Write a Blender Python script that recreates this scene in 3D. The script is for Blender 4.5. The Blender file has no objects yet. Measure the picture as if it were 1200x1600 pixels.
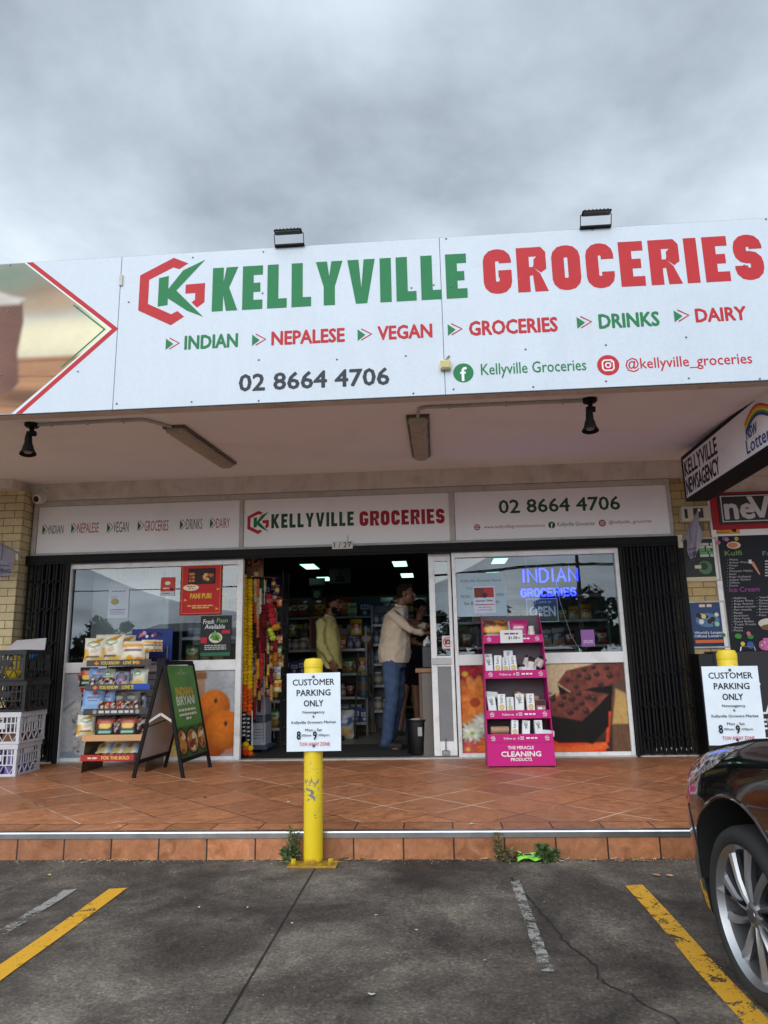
import bpy, bmesh, math, random
import numpy as np
from mathutils import Vector, Matrix
R_ = math.radians
random.seed(7)
rng = np.random.default_rng(11)
SC = bpy.context.scene
COL = SC.collection
# ---------------------------------------------------------------- camera
cam_d = bpy.data.cameras.new('camera'); cam = bpy.data.objects.new('camera', cam_d); COL.objects.link(cam)
PITCH, YAW, ROLL, FPX = R_(12.0), R_(3.94), R_(-1.158), 1109.0
_cy, _sy, _cp, _sp = math.cos(YAW), math.sin(YAW), math.cos(PITCH), math.sin(PITCH)
FWD = Vector((-_sy*_cp, _cy*_cp, _sp)); RT = Vector((_cy, _sy, 0)); UP = RT.cross(FWD)
_cr, _sr = math.cos(ROLL), math.sin(ROLL)
RT, UP = RT*_cr + UP*_sr, UP*_cr - RT*_sr
EYE = Vector((0, 0, 1.11))
mw = Matrix(((RT.x, UP.x, -FWD.x, EYE.x), (RT.y, UP.y, -FWD.y, EYE.y), (RT.z, UP.z, -FWD.z, EYE.z), (0, 0, 0, 1)))
cam.matrix_world = mw
cam_d.sensor_fit = 'VERTICAL'; cam_d.sensor_height = 36.0; cam_d.lens = FPX/1600*36.0
cam_d.clip_start = 0.05; cam_d.clip_end = 800
SC.camera = cam
# ---------------------------------------------------------------- sky, sun, exposure
SUN_EL, SUN_AZ = R_(34), R_(192)      # azimuth from +Y, clockwise: behind the camera
w = bpy.data.worlds.new('World'); SC.world = w; w.use_nodes = True
nt = w.node_tree; nt.nodes.clear()
def N(nt, t, **k):
    n = nt.nodes.new(t)
    for a, b in k.items(): setattr(n, a, b)
    return n
def L(nt, a, b): nt.links.new(a, b)
def math_n(nt, op, a, b=None, c=None, clamp=False):
    n = N(nt, 'ShaderNodeMath', operation=op, use_clamp=clamp)
    for i, x in enumerate((a, b, c)):
        if x is None: continue
        if isinstance(x, (int, float)): n.inputs[i].default_value = x
        else: L(nt, x, n.inputs[i])
    return n.outputs[0]
def ramp(nt, fac, stops):
    n = N(nt, 'ShaderNodeValToRGB'); r = n.color_ramp
    while len(r.elements) > 1: r.elements.remove(r.elements[0])
    for i, (p, c) in enumerate(stops):
        e = r.elements[0] if i == 0 else r.elements.new(p)
        e.position = p; e.color = (*c, 1) if len(c) == 3 else c
    L(nt, fac, n.inputs[0]); return n.outputs[0]
def noise(nt, vec, scale, detail=4, rough=.5, dist=0, out=0):
    n = N(nt, 'ShaderNodeTexNoise'); n.inputs['Scale'].default_value = scale; n.inputs['Detail'].default_value = detail
    n.inputs['Roughness'].default_value = rough; n.inputs['Distortion'].default_value = dist
    if vec is not None: L(nt, vec, n.inputs['Vector'])
    return n.outputs[out]
def mixc(nt, fac, a, b, mode='MIX'):
    n = N(nt, 'ShaderNodeMix', data_type='RGBA', blend_type=mode)
    for i, x in ((0, fac), (6, a), (7, b)):
        if isinstance(x, (int, float)): n.inputs[i].default_value = x
        elif isinstance(x, tuple): n.inputs[i].default_value = (*x, 1)
        else: L(nt, x, n.inputs[i])
    return n.outputs[2]
sky = N(nt, 'ShaderNodeTexSky', sky_type='NISHITA'); sky.sun_disc = False
sky.sun_elevation = SUN_EL; sky.sun_rotation = SUN_AZ; sky.air_density = 1; sky.dust_density = 3
tc = N(nt, 'ShaderNodeTexCoord'); sep = N(nt, 'ShaderNodeSeparateXYZ'); L(nt, tc.outputs['Generated'], sep.inputs[0])
zz = math_n(nt, 'MAXIMUM', sep.outputs[2], 0.0); den = math_n(nt, 'ADD', zz, 0.22)
cx = math_n(nt, 'DIVIDE', sep.outputs[0], den); cyy = math_n(nt, 'DIVIDE', sep.outputs[1], den)
cmb = N(nt, 'ShaderNodeCombineXYZ'); L(nt, cx, cmb.inputs[0]); L(nt, cyy, cmb.inputs[1]); cmb.inputs[2].default_value = 3.7
n1 = noise(nt, cmb.outputs[0], 1.7, 9, .55, .12)
n2 = noise(nt, cmb.outputs[0], .75, 3, .5, .1)
cl = math_n(nt, 'ADD', math_n(nt, 'MULTIPLY', n1, .65), math_n(nt, 'MULTIPLY', n2, .35))
cloud = ramp(nt, cl, [(.35, (2.4, 2.8, 3.25)), (.44, (3.7, 4.25, 4.85)), (.52, (5.0, 5.7, 6.4)), (.60, (6.6, 7.3, 8.0)), (.70, (8.6, 9.2, 9.8))])
# the cloud deck is brighter towards the veiled sun (behind the camera) and low over the roof
sd = Vector((math.sin(SUN_AZ)*math.cos(SUN_EL), math.cos(SUN_AZ)*math.cos(SUN_EL), math.sin(SUN_EL)))
dp = N(nt, 'ShaderNodeVectorMath', operation='DOT_PRODUCT'); L(nt, tc.outputs['Generated'], dp.inputs[0]); dp.inputs[1].default_value = sd
glow = math_n(nt, 'POWER', math_n(nt, 'MAXIMUM', dp.outputs['Value'], 0.0), 2.0)
gl = math_n(nt, 'ADD', math_n(nt, 'MULTIPLY', glow, 1.3), 1.0)
low = math_n(nt, 'SUBTRACT', 1.0, zz); low = math_n(nt, 'POWER', low, 4.0)
gl = math_n(nt, 'ADD', gl, math_n(nt, 'MULTIPLY', low, .55))
cs = N(nt, 'ShaderNodeVectorMath', operation='SCALE'); L(nt, cloud, cs.inputs[0]); L(nt, gl, cs.inputs['Scale'])
gl2 = N(nt, 'ShaderNodeVectorMath', operation='SCALE'); L(nt, cs.outputs[0], gl2.inputs[0]); gl2.inputs['Scale'].default_value = 1.4; cs = gl2
skymix = mixc(nt, .92, sky.outputs[0], cs.outputs[0])
bg = N(nt, 'ShaderNodeBackground'); bg.inputs[1].default_value = .1; L(nt, skymix, bg.inputs[0])
wo = N(nt, 'ShaderNodeOutputWorld'); L(nt, bg.outputs[0], wo.inputs[0])
sun_d = bpy.data.lights.new('sun', 'SUN'); sun_d.energy = 1.35; sun_d.angle = R_(60); sun_d.color = (1, .97, .93)
sun = bpy.data.objects.new('sun', sun_d); COL.objects.link(sun); sun.rotation_euler = (-sd).to_track_quat('-Z', 'Y').to_euler()
SC.view_settings.view_transform = 'Standard'; SC.view_settings.look = 'None'; SC.view_settings.gamma = 1
SC.view_settings.exposure = 0.1
# ---------------------------------------------------------------- pixel -> place helpers (photo pixels of 1200 x 1600)
def ray(u, v): return RT*((u-600)/FPX) - UP*((v-800)/FPX) + FWD
def onY(u, v, Y): d = ray(u, v); return EYE + d*(Y/d.y)
def onX(u, v, X): d = ray(u, v); return EYE + d*(X/d.x)
def onZ(u, v, Z): d = ray(u, v); return EYE + d*((Z-EYE.z)/d.z)
def xz(u, v, Y): p = onY(u, v, Y); return (p.x, p.z)
def S(r, g, b):
    f = lambda c: c/12.92 if c <= .04045 else ((c+.055)/1.055)**2.4
    return (f(r/255), f(g/255), f(b/255))
# ---------------------------------------------------------------- mesh builder
class MB:
    def __init__(s, col=(.8, .8, .8)): s.v = []; s.f = []; s.mi = []; s.c = []; s.col = col; s.lay = 0
    def add(s, vs, fs, col=None, m=0):
        b = len(s.v); s.v += [tuple(p) for p in vs]
        for i, f in enumerate(fs):
            s.f.append([b+k for k in f]); s.mi.append(m)
            s.c.append(col if col is not None else s.col)
        return s
    def box(s, x0, x1, y0, y1, z0, z1, col=None, m=0, bev=0.0, seg=1):
        if x0 > x1: x0, x1 = x1, x0
        if y0 > y1: y0, y1 = y1, y0
        if z0 > z1: z0, z1 = z1, z0
        if bev:
            bm = bmesh.new(); r = bmesh.ops.create_cube(bm, size=1)
            for vv in bm.verts: vv.co = Vector(((x0+x1)/2+vv.co.x*(x1-x0), (y0+y1)/2+vv.co.y*(y1-y0), (z0+z1)/2+vv.co.z*(z1-z0)))
            bmesh.ops.bevel(bm, geom=bm.edges[:], offset=bev, segments=seg, affect='EDGES', profile=.7)
            bm.verts.index_update(); s.add([v.co for v in bm.verts], [[v.index for v in f.verts] for f in bm.faces], col, m); bm.free(); return s
        vs = [(x0,y0,z0),(x1,y0,z0),(x1,y1,z0),(x0,y1,z0),(x0,y0,z1),(x1,y0,z1),(x1,y1,z1),(x0,y1,z1)]
        return s.add(vs, [(3,2,1,0),(4,5,6,7),(0,1,5,4),(1,2,6,5),(2,3,7,6),(3,0,4,7)], col, m)
    def bar(s, a, b, w, h, up=(0,0,1), col=None, m=0):          # rectangular bar from a to b
        a = Vector(a); b = Vector(b); d = (b-a).normalized(); up = Vector(up)
        x = d.cross(up)
        if x.length < 1e-4: x = d.cross(Vector((0,1,0)))
        x.normalize(); y = x.cross(d)
        vs = [p + x*(sx*w/2) + y*(sy*h/2) for p in (a, b) for sx, sy in ((-1,-1),(1,-1),(1,1),(-1,1))]
        return s.add(vs, [(3,2,1,0),(4,5,6,7),(0,1,5,4),(1,2,6,5),(2,3,7,6),(3,0,4,7)], col, m)
    def tube(s, pts, r, seg=8, col=None, m=0, cap=True):
        pts = [Vector(p) for p in pts]; n = len(pts); rr = r if isinstance(r, (list, tuple)) else [r]*n
        t0 = (pts[1]-pts[0]).normalized(); ref = Vector((0,0,1)) if abs(t0.z) < .9 else Vector((1,0,0))
        x = t0.cross(ref).normalized(); vs = []
        for i in range(n):
            t = ((pts[min(i+1,n-1)]-pts[i]).normalized() + (pts[i]-pts[max(i-1,0)]).normalized())
            t = t.normalized() if t.length > 1e-6 else t0
            x = (x - t*x.dot(t)).normalized(); y = t.cross(x)
            for k in range(seg):
                a = 2*math.pi*k/seg; vs.append(pts[i] + (x*math.cos(a)+y*math.sin(a))*rr[i])
        fs = [(i*seg+k, i*seg+(k+1)%seg, (i+1)*seg+(k+1)%seg, (i+1)*seg+k) for i in range(n-1) for k in range(seg)]
        if cap: fs += [tuple(range(seg-1,-1,-1)), tuple(range((n-1)*seg, n*seg))]
        return s.add(vs, fs, col, m)
    def lathe(s, prof, o=(0,0,0), ax=(0,0,1), seg=24, col=None, m=0, cols=None):     # prof: (radius, height)
        o = Vector(o); ax = Vector(ax).normalized(); ref = Vector((1,0,0)) if abs(ax.x) < .9 else Vector((0,1,0))
        x = ax.cross(ref).normalized(); y = ax.cross(x); vs = []
        for r, h in prof:
            for k in range(seg):
                a = 2*math.pi*k/seg; vs.append(o + ax*h + (x*math.cos(a)+y*math.sin(a))*max(r, 1e-4))
        b = len(prof)
        for i in range(b-1):
            fs = [(i*seg+k, i*seg+(k+1)%seg, (i+1)*seg+(k+1)%seg, (i+1)*seg+k) for k in range(seg)]
            if i == 0:
                base = len(s.v); s.v += [tuple(p) for p in vs]
            for f in fs:
                s.f.append([base+q for q in f]); s.mi.append(m); s.c.append(cols[i] if cols else (col if col is not None else s.col))
        return s
    def ell(s, c, r, seg=10, rings=6, col=None, m=0, rot=None):
        c = Vector(c); r = r if isinstance(r, (tuple, list)) else (r, r, r); vs = []; 
        for i in range(rings+1):
            th = math.pi*i/rings
            for k in range(seg):
                a = 2*math.pi*k/seg; p = Vector((r[0]*math.sin(th)*math.cos(a), r[1]*math.sin(th)*math.sin(a), r[2]*math.cos(th)))
                if rot is not None: p = rot @ p
                vs.append(c+p)
        fs = [(i*seg+k, (i+1)*seg+k, (i+1)*seg+(k+1)%seg, i*seg+(k+1)%seg) for i in range(rings) for k in range(seg)]
        return s.add(vs, fs, col, m)
    def build(s, name, mats, parent=None, smooth=False, angle=40, base=None, local=False):
        me = bpy.data.meshes.new(name)
        off = Vector((0,0,0))
        if parent is not None and not local: off = world_loc(parent)
        if base is not None: off = Vector(base)
        V = np.array(s.v, dtype=float) - np.array(off)
        me.from_pydata(V.tolist(), [], s.f)
        if not isinstance(mats, (list, tuple)): mats = [mats]
        for q in mats: me.materials.append(q)
        me.polygons.foreach_set('material_index', s.mi)
        at = me.color_attributes.new('Col', 'FLOAT_COLOR', 'CORNER')
        out = []
        for f, c in zip(s.f, s.c):
            if isinstance(c[0], (tuple, list, np.ndarray)):
                for q in c: out += [q[0], q[1], q[2], 1]
            else: out += [c[0], c[1], c[2], 1]*len(f)
        at.data.foreach_set('color', out)
        if smooth:
            me.shade_smooth()
            if angle: me.set_sharp_from_angle(angle=R_(angle))
        me.update()
        o = bpy.data.objects.new(name, me); COL.objects.link(o)
        if base is not None and parent is None: o.location = off
        if base is not None and parent is not None: o.location = off - world_loc(parent)
        if parent is not None: o.parent = parent
        return o
def world_loc(o):
    p = Vector(o.location)
    while o.parent is not None: o = o.parent; p = p + Vector(o.location)
    return p
def thing(name, label, cat, loc=(0,0,0), rz=0, group=None):
    o = bpy.data.objects.new(name, None); COL.objects.link(o); o.location = loc; o.rotation_euler = (0,0,rz)
    o.empty_display_size = .1
    return tag(o, label, cat, group)
def tag(o, label=None, cat=None, group=None, kind=None):
    if label: o['label'] = label
    if cat: o['category'] = cat
    if group: o['group'] = group
    if kind: o['kind'] = kind
    return o
def dup(root, loc=None, rz=None, label=None, group=None):
    r = root.copy(); COL.objects.link(r)
    if loc is not None: r.location = loc
    if rz is not None: r.rotation_euler = (0,0,rz)
    if label: r['label'] = label
    if group: r['group'] = group
    for ch in list(root.children):
        c = ch.copy(); COL.objects.link(c); c.parent = r
        for g in list(ch.children):
            d = g.copy(); COL.objects.link(d); d.parent = c
    return r
# ---------------------------------------------------------------- writing
FONT = None                       # Blender's own built-in face
_tc = {}
def text2d(st, bold=0.0, shear=0.0):
    k = (st, bold, shear)
    if k in _tc: return _tc[k]
    cu = bpy.data.curves.new('lettering', 'FONT'); cu.body = st; cu.offset = bold; cu.shear = shear; cu.resolution_u = 2
    if FONT: cu.font = FONT
    o = bpy.data.objects.new('lettering', cu); COL.objects.link(o)
    dg = bpy.context.evaluated_depsgraph_get(); me = bpy.data.meshes.new_from_object(o.evaluated_get(dg))
    V = np.array([v.co[:2] for v in me.vertices]) if len(me.vertices) else np.zeros((0,2)); F = [list(p.vertices) for p in me.polygons]
    bpy.data.objects.remove(o); bpy.data.curves.remove(cu); bpy.data.meshes.remove(me)
    _tc[k] = (V, F); return _tc[k]
CAP = None
class Plane:                      # a flat face to print on: origin, right, up; layers rise along the outward normal
    def __init__(s, o, u, v, step=.00016):
        s.o = Vector(o); s.u = Vector(u).normalized(); s.v = Vector(v).normalized(); s.n = s.u.cross(s.v); s.k = 1; s.step = step
    def P(s, x, y, h=None): return s.o + s.u*x + s.v*y + s.n*((s.k*s.step) if h is None else h)
    def poly(s, mb, pts, col, m=0, up=True):
        if up: s.k += 1
        ar = sum(pts[i-1][0]*pts[i][1]-pts[i][0]*pts[i-1][1] for i in range(len(pts)))
        if ar < 0: pts = pts[::-1]
        vs = [s.P(*p) for p in pts]
        mb.add(vs, [tuple(range(len(vs)))], col, m)
    def rect(s, mb, x0, y0, x1, y1, col, m=0): s.poly(mb, [(min(x0,x1),min(y0,y1)),(max(x0,x1),min(y0,y1)),(max(x0,x1),max(y0,y1)),(min(x0,x1),max(y0,y1))], col, m)
    def disc(s, mb, x, y, rx, col, ry=None, n=20, m=0, a0=0, a1=2*math.pi):
        ry = ry or rx
        s.poly(mb, [(x+rx*math.cos(a0+(a1-a0)*i/n), y+ry*math.sin(a0+(a1-a0)*i/n)) for i in range(n)], col, m)
    def ring(s, mb, x, y, r, w, col, n=24, m=0):
        s.k += 1; vs = []
        for i in range(n):
            a = 2*math.pi*i/n
            vs += [s.P(x+r*math.cos(a), y+r*math.sin(a)), s.P(x+(r-w)*math.cos(a), y+(r-w)*math.sin(a))]
        mb.add(vs, [(2*i+1, 2*i, (2*i+2)%(2*n), (2*i+3)%(2*n)) for i in range(n)], col, m)
    def path(s, mb, pts, w, col, closed=False, m=0):     # mitred stroke
        s.k += 1; n = len(pts); P = [np.array(p, float) for p in pts]; Lf = []; Rt = []
        for i in range(n):
            a = P[i-1] if (i > 0 or closed) else None; b = P[(i+1) % n] if (i < n-1 or closed) else None
            d1 = (P[i]-a)/np.linalg.norm(P[i]-a) if a is not None else None
            d2 = (b-P[i])/np.linalg.norm(b-P[i]) if b is not None else None
            if d1 is None: d1 = d2
            if d2 is None: d2 = d1
            n1 = np.array([-d1[1], d1[0]]); n2 = np.array([-d2[1], d2[0]]); mt = n1+n2; mt /= max(np.linalg.norm(mt), 1e-6)
            k = w/2/max(mt @ n1, .35); Lf.append(P[i]+mt*k); Rt.append(P[i]-mt*k)
        vs = [s.P(*q) for q in Lf] + [s.P(*q) for q in Rt]
        fs = [(i, n+i, n+(i+1) % n, (i+1) % n) for i in range(n if closed else n-1)]
        mb.add(vs, fs, col, m)
    def text(s, mb, st, x, y, h, col, w=None, bold=0.0, align='L', m=0, shear=0, upper=None, slope=0.0):
        """h = cap height; w = fitted width"""
        global CAP
        if CAP is None: V, F = text2d('H'); CAP = V[:,1].max()
        V, F = text2d(st, 0.0, shear)
        if not len(V): return
        s.k += 1
        x0, x1 = V[:,0].min(), V[:,0].max(); sy = h/CAP; sx = sy if w is None else w/max(x1-x0, 1e-6)
        W = (x1-x0)*sx; ox = {'L': 0, 'C': -W/2, 'R': -W}[align]
        r = bold*sy*.62; k0 = s.k      # heavier weights: the same letters struck again a hair to each side
        offs = [(0,0)] if bold < .012 else [(-1,0),(1,0),(0,-1),(0,1)] if bold < .025 else [(-1,0),(1,0),(0,-1),(0,1),(-.7,-.7),(.7,.7),(-.7,.7),(.7,-.7)]
        for i, (dx, dy) in enumerate(offs):
            s.k = k0+i*.5
            mb.add([s.P(x+ox+(p[0]-x0)*sx+dx*r, y+p[1]*sy+slope*(p[0]-x0)*sx+dy*r) for p in V], F, col, m)
        s.k = k0+len(offs)*.5
        return W
    def bars(s, mb, x, y, wd, h, col, seed=0, align='L', m=0):   # a line too small to read: word-long dashes
        r = random.Random(seed); t = 0; items = []
        while t < wd:
            l = min(h*r.uniform(1.5, 4), wd-t); items.append((t, l)); t += l+h*.6
        s.k += 1
        ox = -wd/2 if align == 'C' else 0
        for a, l in items:
            mb.add([s.P(x+ox+a, y), s.P(x+ox+a+l, y), s.P(x+ox+a+l, y+h), s.P(x+ox+a, y+h)], [(0,1,2,3)], col, m)
    def pic(s, mb, pc, x0, y0, x1, y1, m=0, bend=None):
        s.k += 1; H, W = pc.a.shape[:2]; b = len(mb.v)
        xs = np.linspace(x0, x1, W); ys = np.linspace(y0, y1, H)
        for j in range(H):
            for i in range(W): mb.v.append(tuple(s.P(xs[i], ys[j])))
        A = pc.a
        for j in range(H-1):
            for i in range(W-1):
                mb.f.append([b+j*W+i, b+j*W+i+1, b+(j+1)*W+i+1, b+(j+1)*W+i]); mb.mi.append(m)
                mb.c.append([A[j,i], A[j,i+1], A[j+1,i+1], A[j+1,i]])
def Fp(Y, h=0): return Plane((0, Y-h, 0), (1,0,0), (0,0,1))
# ---------------------------------------------------------------- printed pictures, computed cell by cell
def vnoise(nx, ny, fx, fy, seed, octv=3, asp=1):
    r = np.random.default_rng(seed); out = np.zeros((ny, nx)); amp = 1; tot = 0
    for o in range(octv):
        gx, gy = max(2, int(fx*2**o)+2), max(2, int(fy*2**o)+2); g = r.random((gy, gx))
        X = np.linspace(0, gx-1.001, nx); Y = np.linspace(0, gy-1.001, ny); xi = X.astype(int); yi = Y.astype(int)
        tx = X-xi; ty = Y-yi; tx = tx*tx*(3-2*tx); ty = ty*ty*(3-2*ty)
        a = g[yi][:, xi]*(1-tx)+g[yi][:, xi+1]*tx; b2 = g[yi+1][:, xi]*(1-tx)+g[yi+1][:, xi+1]*tx
        out += amp*(a*(1-ty)[:,None]+b2*ty[:,None]); tot += amp; amp *= .5
    return out/tot
class Pic:
    def __init__(s, nx, ny, col, asp=1.0):
        s.nx, s.ny = nx, ny; s.a = np.zeros((ny, nx, 3)); s.a[:] = col
        s.X, s.Y = np.meshgrid(np.linspace(0, asp, nx), np.linspace(0, 1, ny)); s.asp = asp
    def put(s, mask, col):
        mk = np.clip(mask, 0, 1)[..., None]; c = np.array(col); s.a = s.a*(1-mk) + c*mk; return s
    def sh(s, d, soft=.012): return np.clip(.5-d/soft, 0, 1)         # signed distance -> soft mask
    def ell(s, cx, cy, rx, ry, rot=0, soft=.012):
        x = s.X-cx; y = s.Y-cy; c, q = math.cos(rot), math.sin(rot); u = (x*c+y*q)/rx; v = (-x*q+y*c)/ry
        return s.sh((np.sqrt(u*u+v*v)-1)*min(rx, ry), soft)
    def poly(s, pts, soft=.012):
        d = np.full(s.X.shape, 1e9); ins = np.zeros(s.X.shape, bool); n = len(pts)
        for i in range(n):
            ax, ay = pts[i]; bx, by = pts[(i+1) % n]; ex, ey = bx-ax, by-ay; wx, wy = s.X-ax, s.Y-ay
            t = np.clip((wx*ex+wy*ey)/(ex*ex+ey*ey+1e-12), 0, 1); d = np.minimum(d, np.hypot(wx-ex*t, wy-ey*t))
            c = ((ay <= s.Y) & (by > s.Y)) | ((by <= s.Y) & (ay > s.Y)); xi = ax+(s.Y-ay)/(by-ay+1e-12)*ex
            ins ^= c & (s.X < xi)
        return s.sh(np.where(ins, -d, d), soft)
    def nz(s, f, seed, o=3): return vnoise(s.nx, s.ny, f*s.asp, f, seed, o)
    def mul(s, k): s.a = np.clip(s.a*k[..., None], 0, 1.2); return s
# ---------------------------------------------------------------- materials
M = {}
def mat(name): m = bpy.data.materials.new(name); m.use_nodes = True; nt = m.node_tree; b = nt.nodes['Principled BSDF']; M[name] = m; return m, nt, b
def objc(nt): return N(nt, 'ShaderNodeTexCoord').outputs['Object']
def geo(nt): return N(nt, 'ShaderNodeNewGeometry').outputs['Position']
def bump(nt, b, h, st, d=.01):
    n = N(nt, 'ShaderNodeBump'); n.inputs['Strength'].default_value = st; n.inputs['Distance'].default_value = d
    L(nt, h, n.inputs['Height']); L(nt, n.outputs[0], b.inputs['Normal'])
def colmat(name, rough=.5, metal=0, var=.12, vs=9, spec=.5, bmp=0, bs=200, coat=0):
    m, nt, b = mat(name); a = N(nt, 'ShaderNodeVertexColor', layer_name='Col'); g = geo(nt)
    n = noise(nt, g, vs, 5, .6); k = N(nt, 'ShaderNodeMapRange'); L(nt, n, k.inputs[0]); k.inputs[1].default_value = .3; k.inputs[2].default_value = .7
    k.inputs[3].default_value = 1-var; k.inputs[4].default_value = 1+var*.4
    sc = N(nt, 'ShaderNodeVectorMath', operation='SCALE'); L(nt, a.outputs[0], sc.inputs[0]); L(nt, k.outputs[0], sc.inputs['Scale'])
    L(nt, sc.outputs[0], b.inputs['Base Color']); b.inputs['Roughness'].default_value = rough; b.inputs['Metallic'].default_value = metal
    b.inputs['Specular IOR Level'].default_value = spec
    if coat: b.inputs['Coat Weight'].default_value = coat; b.inputs['Coat Roughness'].default_value = .03
    if bmp: bump(nt, b, noise(nt, g, bs, 3), bmp, .002)
    return m
colmat('print', .5, var=.06, spec=.25); colmat('plastic', .38, var=.1); colmat('foil', .28, var=.08, spec=.6, bmp=.4, bs=60); colmat('paint', .45, var=.18, vs=5, bmp=.15)
colmat('rubber', .75, var=.25); colmat('cloth', .95, var=.16, vs=14, spec=.15, bmp=.5, bs=420); colmat('metal', .32, metal=1, var=.2); colmat('skin', .5, var=.1, vs=20)
colmat('alu', .42, metal=.0, var=.15, vs=4); colmat('wood', .5, var=.25, vs=14); colmat('leafy', .55, var=.3, vs=25); colmat('carpaint', .22, var=.05, coat=1.0)
colmat('black_steel', .55, var=.3, vs=12, bmp=.2, spec=.22)
# ---- surface materials of the place
def absdiff(nt, a, k): return math_n(nt, 'ABSOLUTE', math_n(nt, 'SUBTRACT', a, k))
def sepx(nt, v): s = N(nt, 'ShaderNodeSeparateXYZ'); L(nt, v, s.inputs[0]); return s.outputs
m, nt, b = mat('asphalt'); g = geo(nt); X, Y, Z = sepx(nt, g)
big = noise(nt, g, 1.3, 8, .66, .5); mid = noise(nt, g, 7, 7, .7, .2); fine = noise(nt, g, 75, 5, .8); vf = noise(nt, g, 420, 2, .6)
base = ramp(nt, big, [(.34, S(60,54,50)), (.45, S(95,87,80)), (.54, S(122,113,104)), (.66, S(156,146,134))])
base = mixc(nt, .75, base, ramp(nt, mid, [(.3, S(92,90,88)), (.5, S(128,127,126)), (.72, S(158,155,150))]), 'OVERLAY')
v2 = N(nt, 'ShaderNodeTexVoronoi'); v2.inputs['Scale'].default_value = 95; L(nt, g, v2.inputs[0]); stn = ramp(nt, sepx(nt, v2.outputs['Color'])[0], [(.0, (.2,.2,.2)), (.55, (.5,.5,.5)), (.86, (.6,.59,.57)), (.97, (.95,.93,.88))]); base = mixc(nt, .45, base, stn, 'OVERLAY')
gr = ramp(nt, fine, [(.36, (.2,.2,.2)), (.5, (.5,.5,.5)), (.63, (.86,.85,.83))]); base = mixc(nt, .6, base, gr, 'OVERLAY')
st = noise(nt, g, 1.7, 3, .5, 1.2); base = mixc(nt, math_n(nt, 'MULTIPLY', ramp(nt, st, [(.6, (0,0,0)), (.7, (1,1,1))]), .55), base, S(38,36,36))
vo = N(nt, 'ShaderNodeTexVoronoi'); vo.inputs['Scale'].default_value = 6; L(nt, g, vo.inputs[0])
sp = ramp(nt, math_n(nt, 'ADD', vo.outputs['Distance'], math_n(nt, 'MULTIPLY', mid, .06)), [(.075, (1,1,1)), (.1, (0,0,0))]); base = mixc(nt, math_n(nt, 'MULTIPLY', sp, .5), base, S(34,32,32))
wob = math_n(nt, 'MULTIPLY', math_n(nt, 'SUBTRACT', noise(nt, g, 9, 4), .5), .03)
jx = math_n(nt, 'ADD', absdiff(nt, math_n(nt, 'ADD', X, math_n(nt, 'MULTIPLY', Y, .0)), -.715), math_n(nt, 'MULTIPLY', wob, .12))
jn = ramp(nt, jx, [(.003, (1,1,1)), (.0065, (0,0,0))]); base = mixc(nt, jn, base, S(20,19,19))
L(nt, base, b.inputs['Base Color']); b.inputs['Roughness'].default_value = .82; b.inputs['Specular IOR Level'].default_value = .35
L(nt, ramp(nt, big, [(.3, (.62,.62,.62)), (.6, (.88,.88,.88))]), b.inputs['Roughness'])
bump(nt, b, math_n(nt, 'ADD', math_n(nt, 'ADD', fine, math_n(nt, 'MULTIPLY', vf, .5)), math_n(nt, 'MULTIPLY', jn, -2)), .55, .004)

m, nt, b = mat('crack'); b.inputs['Base Color'].default_value = (*S(38,35,34), 1); b.inputs['Roughness'].default_value = .95
def linemat(name, col, lo, hi):
    m, nt, b = mat(name); g = geo(nt); n = noise(nt, g, 16, 7, .72, .5); f = noise(nt, g, 150, 3, .7); s = noise(nt, g, 2.2, 2)
    t = math_n(nt, 'ADD', math_n(nt, 'ADD', math_n(nt, 'MULTIPLY', n, .62), math_n(nt, 'MULTIPLY', f, .25)), math_n(nt, 'MULTIPLY', s, .3))
    a = ramp(nt, t, [(lo, (0,0,0)), (hi, (1,1,1))]); cc = mixc(nt, .5, col, ramp(nt, f, [(.3, (.3,.3,.3)), (.7, (.62,.62,.62))]), 'OVERLAY')
    L(nt, cc, b.inputs['Base Color']); b.inputs['Roughness'].default_value = .7; L(nt, a, b.inputs['Alpha'])
linemat('yellow_line', S(214,160,38), .495, .52); linemat('worn_yellow', S(210,158,42), .535, .555); linemat('white_line', S(150,148,142), .545, .62)

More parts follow.
